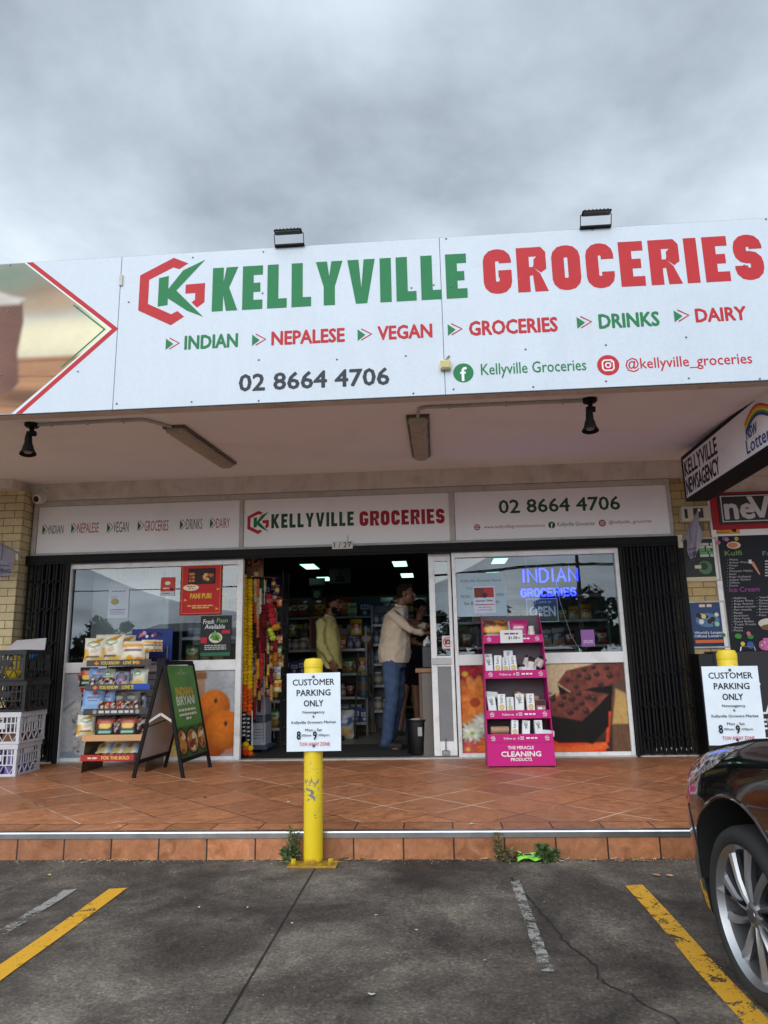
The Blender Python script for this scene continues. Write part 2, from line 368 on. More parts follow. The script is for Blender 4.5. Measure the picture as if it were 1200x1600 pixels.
def tilemat(name, ang, bw, offx=0, offy=0, vert=False):
    m, nt, b = mat(name); g = geo(nt)
    mp = N(nt, 'ShaderNodeMapping'); mp.inputs['Rotation'].default_value = (0, 0, ang); mp.inputs['Location'].default_value = (offx, offy, 0)
    if vert:
        X, Y, Z = sepx(nt, g); cb = N(nt, 'ShaderNodeCombineXYZ'); L(nt, X, cb.inputs[0]); L(nt, Z, cb.inputs[1]); L(nt, cb.outputs[0], mp.inputs[0])
    else: L(nt, g, mp.inputs[0])
    br = N(nt, 'ShaderNodeTexBrick'); br.offset = 0; br.inputs['Scale'].default_value = 1; br.inputs['Brick Width'].default_value = bw; br.inputs['Row Height'].default_value = bw
    br.inputs['Mortar Size'].default_value = .0045 if not vert else .005; br.inputs['Mortar Smooth'].default_value = .1
    br.inputs['Color1'].default_value = (.3,.3,.3,1); br.inputs['Color2'].default_value = (.7,.7,.7,1); L(nt, mp.outputs[0], br.inputs[0])
    n = noise(nt, g, 13, 7, .62, .8); n2 = noise(nt, g, 1.2, 3); n3 = noise(nt, g, 75, 4, .7)
    base = ramp(nt, n, [(.28, S(138,86,54)), (.46, S(168,108,70)), (.6, S(184,120,80)), (.75, S(198,140,98))])
    base = mixc(nt, .4, base, ramp(nt, n3, [(.3, (.32,.32,.32)), (.5, (.5,.5,.5)), (.7, (.66,.66,.66))]), 'OVERLAY')
    base = mixc(nt, .55, base, br.outputs['Color'], 'OVERLAY')
    base = mixc(nt, math_n(nt, 'MULTIPLY', ramp(nt, n2, [(.4, (0,0,0)), (.65, (1,1,1))]), .4), base, S(132,92,70))
    gc = S(52,38,32) if (vert or name == 'tile_edge') else mixc(nt, ramp(nt, noise(nt, g, .9, 3, .6, 0), [(.44, (0,0,0)), (.54, (1,1,1))]), S(52,38,30), S(232,200,172))
    base = mixc(nt, br.outputs['Fac'], base, gc)
    L(nt, base, b.inputs['Base Color'])
    L(nt, ramp(nt, math_n(nt, 'ADD', math_n(nt, 'MULTIPLY', n, .5), math_n(nt, 'MULTIPLY', n2, .5)), [(.3, (.30,.30,.30)), (.65, (.58,.58,.58))]), b.inputs['Roughness'])
    b.inputs['Specular IOR Level'].default_value = .5
    bump(nt, b, math_n(nt, 'SUBTRACT', math_n(nt, 'ADD', math_n(nt, 'MULTIPLY', n, .25), math_n(nt, 'MULTIPLY', n3, .06)), math_n(nt, 'MULTIPLY', br.outputs['Fac'], 1.0)), .3, .004)
tilemat('tile_diag', R_(45), .425, .11, .03); tilemat('tile_edge', 0, .29, .23, .0); tilemat('tile_riser', 0, .29, .23, .145-.003, True)

def brickmat(name, c1, c2, mort, bw=.24, rh=.086, ms=.006):
    m, nt, b = mat(name); g = geo(nt); X, Y, Z = sepx(nt, g); cb = N(nt, 'ShaderNodeCombineXYZ'); L(nt, math_n(nt, 'ADD', X, Y), cb.inputs[0]); L(nt, Z, cb.inputs[1])
    br = N(nt, 'ShaderNodeTexBrick'); br.inputs['Scale'].default_value = 1; br.inputs['Brick Width'].default_value = bw; br.inputs['Row Height'].default_value = rh
    br.inputs['Mortar Size'].default_value = ms; br.inputs['Mortar Smooth'].default_value = .6; br.inputs['Color1'].default_value = (*c1,1); br.inputs['Color2'].default_value = (*c2,1); br.inputs['Mortar'].default_value = (*mort,1)
    L(nt, cb.outputs[0], br.inputs[0]); n = noise(nt, g, 22, 6, .7); n2 = noise(nt, g, 2.5, 4)
    base = mixc(nt, .55, br.outputs['Color'], ramp(nt, n, [(.3, (.36,.35,.33)), (.5, (.5,.5,.5)), (.7, (.62,.62,.6))]), 'OVERLAY')
    base = mixc(nt, .35, base, ramp(nt, n2, [(.35, (.35,.35,.34)), (.6, (.56,.56,.56))]), 'OVERLAY')
    L(nt, base, b.inputs['Base Color']); b.inputs['Roughness'].default_value = .85
    bump(nt, b, math_n(nt, 'SUBTRACT', math_n(nt, 'MULTIPLY', n, .5), br.outputs['Fac']), .5, .008)
brickmat('brick_cream', S(206,194,152), S(192,178,138), S(120,110,88)); brickmat('brick_tan', S(186,164,118), S(168,146,102), S(112,98,74))
def wallmat(name, col, dirt, rough=.8, sc=2.2, amt=.5, streak=0):
    m, nt, b = mat(name); g = geo(nt); n = noise(nt, g, sc, 7, .65, .6); n2 = noise(nt, g, 40, 3)
    base = mixc(nt, math_n(nt, 'MULTIPLY', ramp(nt, n, [(.48, (0,0,0)), (.72, (1,1,1))]), amt), col, dirt)
    base = mixc(nt, .25, base, ramp(nt, n2, [(.3, (.42,.42,.42)), (.7, (.58,.58,.58))]), 'OVERLAY')
    if streak:
        mp = N(nt, 'ShaderNodeMapping'); mp.inputs['Scale'].default_value = (9, 9, .5); L(nt, g, mp.inputs[0])
        base = mixc(nt, math_n(nt, 'MULTIPLY', ramp(nt, noise(nt, mp.outputs[0], 1.0, 6, .65), [(.5, (0,0,0)), (.75, (1,1,1))]), streak), base, tuple(c*.6 for c in dirt))
    L(nt, base, b.inputs['Base Color']); b.inputs['Roughness'].default_value = rough; bump(nt, b, n2, .15, .003)
wallmat('soffit', S(244,249,254), S(226,226,226), .8, .9, .45); wallmat('render_wall', S(214,208,200), S(170,160,146), .8, 3.2, .7, .2)
wallmat('acm_white', S(198,207,217), S(186,195,205), .4, .9, .6, .07); wallmat('white_frame', S(236,238,238), S(190,190,184), .45, 6, .55)
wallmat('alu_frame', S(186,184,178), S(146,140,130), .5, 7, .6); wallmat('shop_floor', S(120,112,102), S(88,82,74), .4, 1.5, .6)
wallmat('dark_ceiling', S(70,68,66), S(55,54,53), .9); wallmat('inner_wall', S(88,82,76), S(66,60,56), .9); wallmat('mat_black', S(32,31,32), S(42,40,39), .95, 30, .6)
wallmat('batten_body', S(176,170,152), S(128,120,104), .6, 9, .7); wallmat('sign_white', S(238,240,242), S(220,222,224), .4, 1.5, .5); wallmat('roof_sheet', S(130,132,134), S(100,100,100), .6)
m, nt, b = mat('yellow_paint'); g = geo(nt); n = noise(nt, g, 26, 6, .7, .6); s2 = noise(nt, g, 6, 3); X, Y, Z = sepx(nt, g)
zone = ramp(nt, math_n(nt, 'ADD', absdiff(nt, Z, .4), math_n(nt, 'MULTIPLY', absdiff(nt, X, -.742), 2.2)), [(.06, (1,1,1)), (.24, (0,0,0))])
ch = ramp(nt, math_n(nt, 'ADD', n, math_n(nt, 'MULTIPLY', zone, .15)), [(.665, (0,0,0)), (.68, (1,1,1))])
base = mixc(nt, ch, mixc(nt, .3, S(222,192,28), ramp(nt, s2, [(.3, (.42,.42,.4)), (.7, (.56,.56,.56))]), 'OVERLAY'), S(112,112,112))
rz_ = ramp(nt, math_n(nt, 'SUBTRACT', math_n(nt, 'MULTIPLY', n, .11), Z), [(.012, (0,0,0)), (.045, (1,1,1))]); base = mixc(nt, math_n(nt, 'MULTIPLY', rz_, .8), base, S(112,70,36))
L(nt, base, b.inputs['Base Color']); b.inputs['Roughness'].default_value = .4; bump(nt, b, ch, -.5, .002)
def emis(name, col, st):
    m, nt, b = mat(name); b.inputs['Base Color'].default_value = (*col, 1); b.inputs['Emission Color'].default_value = (*col, 1); b.inputs['Emission Strength'].default_value = st
emis('led_panel', (.52, .98, .78), 1.7); emis('neon_blue', (.022, .042, 1.0), 4.6); emis('neon_white', (.6, .95, .7), .22)
def glassmat(name, tint, base, fres):
    m = bpy.data.materials.new(name); m.use_nodes = True; nt = m.node_tree; nt.nodes.clear(); M[name] = m
    t = N(nt, 'ShaderNodeBsdfTransparent'); t.inputs[0].default_value = (*tint, 1); gl = N(nt, 'ShaderNodeBsdfGlossy'); gl.inputs['Roughness'].default_value = 0.0
    gl.inputs['Color'].default_value = (.92,.97,1,1)
    fr = N(nt, 'ShaderNodeFresnel'); fr.inputs[0].default_value = 1.5; f = math_n(nt, 'ADD', math_n(nt, 'MULTIPLY', fr.outputs[0], fres), base, clamp=True)
    bm = N(nt, 'ShaderNodeBump'); bm.inputs['Strength'].default_value = .03; bm.inputs['Distance'].default_value = .02; L(nt, noise(nt, geo(nt), 1.3, 1), bm.inputs['Height']); L(nt, bm.outputs[0], gl.inputs['Normal'])
    mx = N(nt, 'ShaderNodeMixShader'); L(nt, f, mx.inputs[0]); L(nt, t.outputs[0], mx.inputs[1]); L(nt, gl.outputs[0], mx.inputs[2])
    o = N(nt, 'ShaderNodeOutputMaterial'); L(nt, mx.outputs[0], o.inputs[0])
glassmat('glass', (.82,.88,.88), .055, 1.5); glassmat('clear_plastic', (.9,.92,.93), .04, 1.0)

BLK = S(15,15,17); WHT = S(232,234,236); GRN = S(34,120,72); RED = S(186,42,48); DGR = S(52,56,62)
YF, YA, ZS, YK = 7.55, 4.80, .152, 4.411       # shop face, awning face, walkway height, kerb face
# ================================================================ ground
mb = MB(); mb.add([(-120,-160,0),(120,-160,0),(120,YK,0),(-120,YK,0)], [(0,1,2,3)])
mb.add([(-120,YK,-.05),(120,YK,-.05),(120,150,-.05),(-120,150,-.05)], [(0,1,2,3)])
ck = [(800,1372),(812,1392),(832,1410),(846,1428),(866,1450),(884,1474),(900,1487),(930,1510),(934,1530),(960,1545),(985,1555),(1010,1572),(1050,1592),(1090,1625)]
pts = []
r = random.Random(3)
for i in range(len(ck)-1):
    a, c = onZ(*ck[i], 0), onZ(*ck[i+1], 0)
    for t in (0, .25, .5, .75): pts.append(a.lerp(c, t) + Vector((r.uniform(-.007,.007), r.uniform(-.007,.007), 0)))
vs = []
for i, p in enumerate(pts):
    wd = (.0045+.004*r.random())*(1-.5*i/len(pts)); vs += [(p.x-wd, p.y, .0035), (p.x+wd, p.y, .0035)]
mb.add(vs, [(2*i, 2*i+2, 2*i+3, 2*i+1) for i in range(len(pts)-1)], m=1)
tag(mb.build('parking_lot', [M['asphalt'], M['crack']]), kind='structure')
def line(x0, x1, y0, y1, mt, sk=.02):
    mb = MB(); n = 24; vs = []
    for i in range(n+1):
        y = y0+(y1-y0)*i/n; j = .004*math.sin(i*2.3)
        vs += [(x0+j, y, .004), (x1+j*.6, y+(sk if i == n else 0), .004)]
    mb.add(vs, [(2*i, 2*i+1, 2*i+3, 2*i+2) for i in range(n)])
    tag(mb.build('parking_line', M[mt]), kind='structure')
line(-1.715, -1.628, -4, 3.85, 'yellow_line'); line(.898, .985, -4, 3.91, 'worn_yellow')
line(-1.945, -1.885, 1.2, 3.83, 'white_line'); line(.338, .385, 2.9, 3.98, 'white_line'); line(-2.66,-2.6, 3.2, 4.3, 'white_line')
# walkway
mb = MB(); EB = YK+.235
mb.add([(-40,EB,ZS),(40,EB,ZS),(40,YF+.05,ZS),(-40,YF+.05,ZS)], [(0,1,2,3)], m=0)
mb.add([(-40,YK+.03,ZS),(40,YK+.03,ZS),(40,EB,ZS),(-40,EB,ZS)], [(0,1,2,3)], m=1)
mb.add([(-40,YK,-.02),(40,YK,-.02),(40,YK,ZS-.03),(-40,YK,ZS-.03)], [(0,1,2,3)], m=2)
tag(mb.build('tiled_walkway', [M['tile_diag'], M['tile_edge'], M['tile_riser']]), kind='structure')
mb = MB(S(196,198,200)); prof = [(YK-.006, ZS-.034), (YK-.006, ZS-.006), (YK-.002, ZS+.001), (YK+.006, ZS+.004), (YK+.036, ZS+.004), (YK+.036, ZS-.0005), (YK+.034, ZS-.034)]
vs = [(x, y, z) for x in (-40, 40) for y, z in prof]; n = len(prof)
mb.add(vs, [(i, i+1, n+i+1, n+i) for i in range(n-1)]); tag(mb.build('step_nosing', M['metal']), kind='structure')
# ================================================================ the grocery shop's building
bld = thing('shop_building', 'single storey shop building with a deep flat awning over a tiled walkway', 'building', (-.9, YF, ZS))
def bpart(name, boxes, mt, parent=None, bev=0, smooth=False):
    mb = MB()
    for q in boxes: mb.box(*q, bev=bev)
    return mb.build(name, M[mt], parent or bld)
XL, XR = -4.48, 2.53
bpart('brick_pier', [(-9, -4.50, YF-.2, YF+.3, ZS, 3.06)], 'brick_cream'); bpart('brick_pier', [(XR+.01, 2.90, YF, YF+.3, ZS, 3.0)], 'brick_tan')
bpart('beam_end', [(-9, -4.56, YF-.34, YF+.1, 3.06, 3.3)], 'render_wall')
bpart('bulkhead', [(-4.56, 9, YF-.03, YF+.2, 2.975, 3.4)], 'render_wall')
mb = MB(); mb.add([(-12,YA+.02,2.985),(12,YA+.02,2.985),(12,YF-.031,3.19),(-12,YF-.031,3.19)], [(3,2,1,0)]); mb.add([(-12,YA+.02,3.1),(12,YA+.02,3.1),(12,YF+12,3.5),(-12,YF+12,3.5)], [(0,1,2,3)])
mb.build('soffit', M['soffit'], bld)
bpart('roof', [(-12, 12, YF-.1, 17.4, 3.52, 3.62)], 'roof_sheet')
bpart('awning_edge', [(-12, 12, YA+.012, YA+.10, 2.965, 3.10)], 'render_wall')
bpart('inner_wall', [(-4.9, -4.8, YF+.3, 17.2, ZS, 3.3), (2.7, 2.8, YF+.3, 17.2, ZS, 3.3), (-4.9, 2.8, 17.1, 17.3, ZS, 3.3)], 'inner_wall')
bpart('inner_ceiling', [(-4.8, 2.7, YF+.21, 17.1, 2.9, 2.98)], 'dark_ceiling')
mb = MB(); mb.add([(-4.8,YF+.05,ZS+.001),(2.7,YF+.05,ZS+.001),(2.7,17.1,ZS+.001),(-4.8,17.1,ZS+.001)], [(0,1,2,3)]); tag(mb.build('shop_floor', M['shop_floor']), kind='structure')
# transom frames
mb = MB()
for z0, z1 in ((2.912, 2.972), (2.345, 2.378)): mb.box(XL, XR, YF-.02, YF+.06, z0, z1, bev=.004)
for x0, x1 in ((XL, XL+.05), (-2.117, -2.073), (.187, .243), (XR-.035, XR)): mb.box(x0, x1, YF-.023, YF+.057, 2.378, 2.912, bev=.004)
mb.build('transom_frame', M['alu_frame'], bld)
mb = MB(BLK); mb.box(XL-.02, XR+.01, YF-.075, YF+.08, 2.262, 2.345, bev=.006); mb.box(XL-.02, XR+.01, YF-.07, YF-.03, 2.245, 2.262)
mb.build('shutter_track', M['black_steel'], bld)
mb = MB(); mb.box(XL, XR, YF-.03, YF+.08, ZS-.002, ZS+.012, bev=.003); mb.build('threshold', M['alu_frame'], bld)
# windows:  frame > pane
def window(x0, x1, uprights, pt):
    mb = MB()
    for u0, u1 in uprights: mb.box(u0, u1, YF-.02, YF+.05, ZS+.012, 2.25, bev=.004)
    for z0, z1 in ((ZS+.012, ZS+.05), (1.068, 1.178), (2.19, 2.262)):
        xs = sorted(uprights)
        for (a0, a1), (b0, b1) in zip(xs[:-1], xs[1:]): mb.box(a1, b0, YF-.017, YF+.047, z0, z1, bev=.004)
    f = mb.build('window', M['white_frame'], bld)
    for a, c, z0, z1 in pt:
        q = MB(); q.add([(a, YF+.02, z0), (c, YF+.02, z0), (c, YF+.02, z1), (a, YF+.02, z1)], [(0,1,2,3)]); q.build('pane', M['glass'], f)
    return f
window(-4.02, -2.06, [(-4.03, -3.99), (-2.125, -2.062)], [(-3.99, -2.95, 1.178, 2.19), (-2.948, -2.125, 1.178, 2.19)])
window(.2, 1.93, [(.19, .228), (1.895, 1.935)], [(.228, 1.895, 1.178, 2.19)])
# the sliding door, pushed open
dr = MB(); D0, D1 = -.058, .18
for a, c in ((D0, D0+.062), (D1-.035, D1)): dr.box(a, c, YF+.055, YF+.10, ZS+.02, 2.25, bev=.004)
for z0, z1 in ((ZS+.02, ZS+.16), (1.06, 1.17), (2.17, 2.25)): dr.box(D0+.062, D1-.035, YF+.058, YF+.097, z0, z1, bev=.003)
df = dr.build('sliding_door', M['white_frame'], bld)
q = MB(); q.add([(D0+.062, YF+.08, 1.17), (D1-.035, YF+.08, 1.17), (D1-.035, YF+.08, 2.17), (D0+.062, YF+.08, 2.17)], [(0,1,2,3)]); q.build('pane', M['glass'], df)
q = MB(S(128,130,132)); q.box(D0+.062, D1-.035, YF+.07, YF+.085, ZS+.16, 1.06); q.build('lower_panel', M['plastic'], df)
q = MB(S(170,172,174)); q.box(.02, .10, YF+.03, YF+.058, ZS+.03, ZS+.075, bev=.006); q.tube([(.06, YF+.045, ZS+.075), (.06, YF+.045, ZS+.2)], .006); q.build('lock', M['metal'], df)
q = MB(S(190,192,192)); q.box(-.05, .15, YF+.04, YF+.056, 1.08, 1.15, bev=.004); q.build('handle', M['plastic'], df)
# lower solid panels under the glass
bpart('kick_panel', [(-3.99, -2.125, YF+.012, YF+.03, ZS+.05, 1.068)], 'inner_wall'); bpart('kick_panel', [(.228, 1.895, YF+.012, YF+.03, ZS+.05, 1.068)], 'inner_wall')
# steel reveal posts beside the folding grilles
for bx_ in ((-4.04, -4.0, YF-.06, YF+.03, ZS, 2.245), (1.94, 1.965, YF-.06, YF+.03, ZS, 2.245), (2.555, 2.60, YF-.03, YF-.001, ZS, 2.3)): mb = MB(BLK); mb.box(*bx_); mb.build('steel_post', M['black_steel'], bld)
mb = MB(S(216,208,186)); mb.box(-4.545, -4.48, YF-.25, YF-.2, 2.27, 2.40, bev=.006); mb.box(2.535, 2.60, YF-.04, YF-.002, 2.22, 2.36, bev=.006); mb.build('track_cap', M['plastic'], bld)
# folding security grilles
def grille(x0, x1, label):
    t = thing('folding_grille', label, 'security grille', ((x0+x1)/2, YF-.04, ZS), 0, 'folded security grilles')
    n = int((x1-x0)/.036)
    for i in range(n):
        x = x0+.012+(x1-x0-.024)*i/(n-1); yy = YF-.052+.02*(i % 2); s = MB(BLK)
        s.box(x-.010, x+.010, yy-.012, yy+.012, ZS+.02+.01*(i % 3), 2.245, bev=.003); s.build('slat', M['black_steel'], t)
    for z in (.33, .62, .95, 1.36, 1.72, 2.02):
        c = MB(S(20,20,22))
        for i in range(n-1):
            a = x0+.012+(x1-x0-.024)*i/(n-1); d = (x1-x0-.024)/(n-1); c.bar((a, YF-.074, z+(.05 if i % 2 else -.02)), (a+d, YF-.070, z+(-.02 if i % 2 else .05)), .006, .018, (0,1,0))
        c.build('scissor_strap', M['black_steel'], t)
    h = MB(S(150,150,150)); h.tube([(x0+.2*(x1-x0), YF-.08, 1.55), (x0+.2*(x1-x0), YF-.082, 1.551)], .01)
    for k in range(8): h.ell((x0+.15+(x1-x0-.2)*k/8, YF-.078, ZS+.07+.01*(k % 2)), (.008,.006,.018), 6, 4)
    h.build('stud', M['metal'], t)
grille(-4.47, -4.045, 'folded black security grille left of the long left window, behind the stacked crates')
grille(1.968, 2.55, 'folded black security grille between the brownie poster and the tan brick pier')
# ceiling lights of the shop
for i, (x, y) in enumerate([(-2.4, 11.05), (-2.3, 13.0), (-2.33, 15.0), (-.68, 11.05), (-.62, 13.0), (-.56, 14.8), (1.15, 11.05), (1.2, 13.0), (-4.0, 12.0), (1.2, 15)]):
    lb = ['square lit panel set in the dark shop ceiling']
    t = thing('ceiling_light', 'lit flat panel recessed in the dark ceiling inside the shop', 'ceiling light', (x, y, 2.9), 0, 'ceiling lights inside the shop')
    q = MB(); q.box(-.14, .14, -.36, .36, -.012, -.001, WHT); q.build('frame', M['plastic'], t, local=True)
    q = MB(); q.add([(-.125,-.345,-.014),(.125,-.345,-.014),(.125,.345,-.014),(-.125,.345,-.014)], [(3,2,1,0)]); q.build('diffuser', M['led_panel'], t, local=True)
# ================================================================ the newsagency next door
nb = thing('newsagency_front', 'tan brick and dark glass front of the newsagency beside the grocery', 'building', (4, YF, ZS))
bpart('wall', [(2.90, 9, YF+.02, YF+.3, ZS, 2.98)], 'render_wall', nb)
mb = MB(S(214,216,216)); mb.box(2.905, 2.955, YF-.02, YF+.02, ZS, 2.975); mb.box(2.955, 9, YF-.015, YF+.02, 2.315, 2.40); mb.build('window_frame', M['white_frame'], nb)
# ================================================================ lettering of our own for the big block words
def block(pl, mb, st, x, y, h, col, w, gap=.13, s=.255):
    wd = {'K': .66, 'E': .52, 'L': .50, 'Y': .68, 'V': .70, 'I': s, 'G': .62, 'R': .64, 'O': .62, 'C': .60, 'S': .60, ' ': .2}
    tot = sum(wd[c] for c in st)+gap*(len(st)-1); kx = w/tot; t = 0
    def T(p): return (x+(t+p[0])*kx, y+p[1]*h)
    def po(*pts): pl.poly(mb, [T(p) for p in pts], col, up=False)
    def stroke(pts, closed=False):          # strokes of even weight, chamfered corners
        n = len(pts); P = [np.array(p, float) for p in pts]; Lf = []; Rt = []
        for i in range(n):
            a = P[i-1] if (i or closed) else None; b = P[(i+1) % n] if (i < n-1 or closed) else None
            d1 = None if a is None else (P[i]-a)/np.linalg.norm(P[i]-a); d2 = None if b is None else (b-P[i])/np.linalg.norm(b-P[i])
            d1 = d2 if d1 is None else d1; d2 = d1 if d2 is None else d2
            mt = np.array([-d1[1]-d2[1], d1[0]+d2[0]]); mt /= np.linalg.norm(mt); k = s/2/max(mt @ np.array([-d1[1], d1[0]]), .4)
            Lf.append(P[i]+mt*k); Rt.append(P[i]-mt*k)
        for i in range(n if closed else n-1):
            j = (i+1) % n; po(Lf[i], Rt[i], Rt[j], Lf[j])
    def rnd(P_, closed=False, rr=.14):
        out = []; n = len(P_)
        for i, p in enumerate(P_):
            if not closed and i in (0, n-1): out.append(p); continue
            p = np.array(p, float); u = np.array(P_[i-1], float)-p; v = np.array(P_[(i+1) % n], float)-p
            u = u/np.linalg.norm(u)*rr; v = v/np.linalg.norm(v)*rr; c_ = p+u+v
            for q in (0, .33, .67, 1): out.append(tuple(c_-v*math.cos(q*math.pi/2)-u*math.sin(q*math.pi/2)))
        return out
    pl.k += 1
    a = s/2
    for ch in st:
        W = wd[ch]
        if ch in 'KELIRI':
            po((0,0),(s,0),(s,1),(0,1))
        if ch == 'E':
            for y0, y1, e in ((0,.215,W),(.395,.605,W-.06),(.785,1,W)): po((s,y0),(e,y0),(e,y1),(s,y1))
        if ch == 'L': po((s,0),(W,0),(W,.215),(s,.215))
        if ch == 'K':
            po((s,.36),(s,.66),(W-s-.02,1),(W,1),(s+.15,.53)); po((s+.0,.36),(s+.15,.53),(W,0),(W-s-.01,0))
        if ch == 'Y': po((0,1),(s,1),(W/2,.66),(W/2,.36),(W/2-s/2,.42)); po((W,1),(W/2+s/2,.42),(W/2,.36),(W/2,.66),(W-s,1)); po((W/2-s/2,0),(W/2+s/2,0),(W/2+s/2,.42),(W/2,.36),(W/2-s/2,.42))
        if ch == 'V': po((0,1),(s,1),(W/2,.36),(W/2,0),(W/2-s/2,0)); po((W-s,1),(W,1),(W/2+s/2,0),(W/2,0),(W/2,.36))
        if ch == 'O': stroke(rnd([(a,a),(W-a,a),(W-a,1-a),(a,1-a)], True), True)
        if ch == 'C': stroke(rnd([(W-a,.36),(W-a,a),(a,a),(a,1-a),(W-a,1-a),(W-a,.64)]))
        if ch == 'G': stroke(rnd([(W-a,.68),(W-a,1-a),(a,1-a),(a,a),(W-a,a),(W-a,.52)])); po((W/2+.02,.36),(W-s,.36),(W-s,.52),(W/2+.02,.52))
        if ch == 'R':
            po((s,.79),(W-.2,.79),(W-.1,1),(s,1)); po((W-.1,1),(W-.2,.79),(W-s,.72),(W,.88)); po((W,.88),(W-s,.72),(W-s,.62),(W,.50)); po((W,.50),(W-s,.62),(W-s-.02,.555),(W-.12,.42)); po((s,.36),(W-.14,.40),(W-s-.02,.555),(s,.555))
            po((s+.07,.36+.04*.07/(W-.14-s)),(W-.14,.40),(W+.02,0),(W-s,0))
        if ch == 'S': stroke(rnd([(W-a,.68),(W-a,1-a),(a,1-a),(a,.5),(W-a,.5),(W-a,a),(a,a),(a,.32)], False, .14))
        t += W+gap
def logo(pl, mb, x0, y0, h):                 # the hexagon with K and G, h = full height of the hexagon
    k = h/215.0
    def T(p): return (x0+(p[0]-428)*k, y0+(260-(p[1]+(p[0]-428)*.036))*k-.0)
    po = lambda pts, c: pl.poly(mb, [T(p) for p in pts], c, up=False)
    pl.k += 1
    po([(528,43),(572,62),(546,80),(528,74)], RED); po([(528,43),(528,74),(458,112),(430,97)], RED); po([(430,97),(458,112),(458,188),(430,208)], RED)
    po([(430,208),(458,188),(528,222),(528,256)], RED); po([(528,256),(528,222),(546,212),(566,230)], RED)
    pl.k += 1
    po([(487,107),(516,101),(516,193),(487,197)], GRN); po([(516,142),(558,84),(622,52),(540,148),(516,172)], GRN); po([(516,172),(540,148),(622,232),(574,212)], GRN)
    po([(567,130),(624,126),(624,156),(567,158)], RED); po([(596,157),(624,156),(624,186),(603,203),(586,186),(596,178)], RED)
def chev(pl, mb, x, y, h, kx=1.0):                   # a green wedge in a red open arrow
    pl.k += 1
    P = lambda pts, c: pl.poly(mb, [(x+p[0]*h*kx, y+p[1]*h) for p in pts], c, up=False)
    P([(0,.0),(.58,.46),(0,.92)], GRN)
    P([(.28,1.0),(1.1,.5),(.98,.5),(.28,.9)], RED); P([(.28,0),(.28,.1),(.98,.5),(1.1,.5)], RED)
def fb(pl, mb, x, y, r, col):
    pl.k = 2
    pl.disc(mb, x, y, r, col, n=28); pl.text(mb, 'f', x+.02*r, y-.82*r, 1.38*r, WHT, bold=.03, align='C')
def insta(pl, mb, x, y, r, col):
    pl.k = 2
    pl.disc(mb, x, y, r, col, n=28); q = .5*r; c = .18*r
    pl.path(mb, [(x-q+c,y-q),(x+q-c,y-q),(x+q,y-q+c),(x+q,y+q-c),(x+q-c,y+q),(x-q+c,y+q),(x-q,y+q-c),(x-q,y-q+c)], .13*r, WHT, True)
    pl.ring(mb, x, y, .28*r, .12*r, WHT); pl.disc(mb, x+.31*r, y+.31*r, .07*r, WHT, n=8)
def txt(pl, mb, st, ul, ur, ut, Y, col, bold=.0, **k):      # fit a word between photo pixels: baseline-left, baseline-right, top-left
    x0, z0 = xz(*ul, Y); x1, z1 = xz(*ur, Y); _, z2 = xz(*ut, Y)
    pl.k = 2; pl.text(mb, st, x0, (z0+z1)/2, z2-z0, col, w=x1-x0, bold=bold, **k)
# ================================================================ the long sign on the awning
fs = thing('fascia_sign', 'long white awning sign with the shop name in big green and red letters', 'sign', (-.2, YA, 2.985))
ZB, ZT = 2.972, 4.218
joints = [-4.76, -2.318, .126, 2.566, 5.0]
for i in range(4):
    q = MB(); q.box(joints[i]+.002, joints[i+1]-.002, YA-.004, YA+.01, ZB, ZT, bev=.0015); q.build('panel', M['acm_white'], fs)
q = MB(S(60,62,64)); q.box(-4.76, 5, YA+.002, YA+.012, ZB-.004, ZT+.004); q.build('backing', M['plastic'], fs)
pl = Fp(YA, .0045)
# the flour sack picture
W_, H_ = 150, 132
P = Pic(W_, H_, S(196,190,172), asp=1.15); X, Y = P.X, P.Y
P.put(P.sh(.72-Y, .25), S(150,150,140)); P.put(P.ell(.62, .80, .26, .1, 0, .2), S(156,116,92)); P.put(P.ell(.42, .9, .25, .12, 0, .2), S(122,136,118)); P.put(P.ell(.9, .74, .3, .05, .1, .1), S(178,150,118))
P.put(P.sh(np.abs(Y-.47)-.11, .1), S(226,214,180)); P.put(P.ell(1.0, .5, .4, .07, 0, .1), S(236,226,190))
wood = P.sh(Y-.36, .02); n = vnoise(W_, H_, 3, 26, 5, 3)
P.a = P.a*(1-wood[..., None]) + wood[..., None]*(np.array(S(176,128,92))*(.75+.5*n)[..., None])
for k in range(5): P.put(P.sh(np.abs(Y-.36+.09*(k+.3)+.13*(X-.4)*(k*.3))-.003, .012)*wood, S(120,80,56))
P.put(P.ell(.60, .10, .24, .05, -.1, .06), S(110,74,52))
sack = P.poly([(0,.10),(.0,.76),(.30,.76),(.52,.74),(.54,.60),(.52,.40),(.545,.2),(.50,.14),(.2,.07)], .02)
tex = .8+.25*np.sin(X*240)*np.sin(Y*200)+.3*(P.nz(9, 4)-.5)
P.a = P.a*(1-sack[..., None]) + sack[..., None]*np.array(S(128,88,74))*np.clip(tex-.28*np.clip((X-.36)/.2, 0, 1)+.1, .2, 1.3)[..., None]
P.put(P.poly([(0,.95),(.15,.92),(.3,.83),(.45,.77),(.53,.75),(.5,.72),(0,.72)], .03), S(214,206,196)); P.put(P.ell(.3, .76, .2, .03, -.1, .04)*.6, S(176,164,152))
q = MB(); x0 = xz(-95, 520, YA)[0]; tipx, tipz = xz(183, 514, YA); tx, tz = xz(50, 408, YA); bx, bz = xz(33, 641, YA)
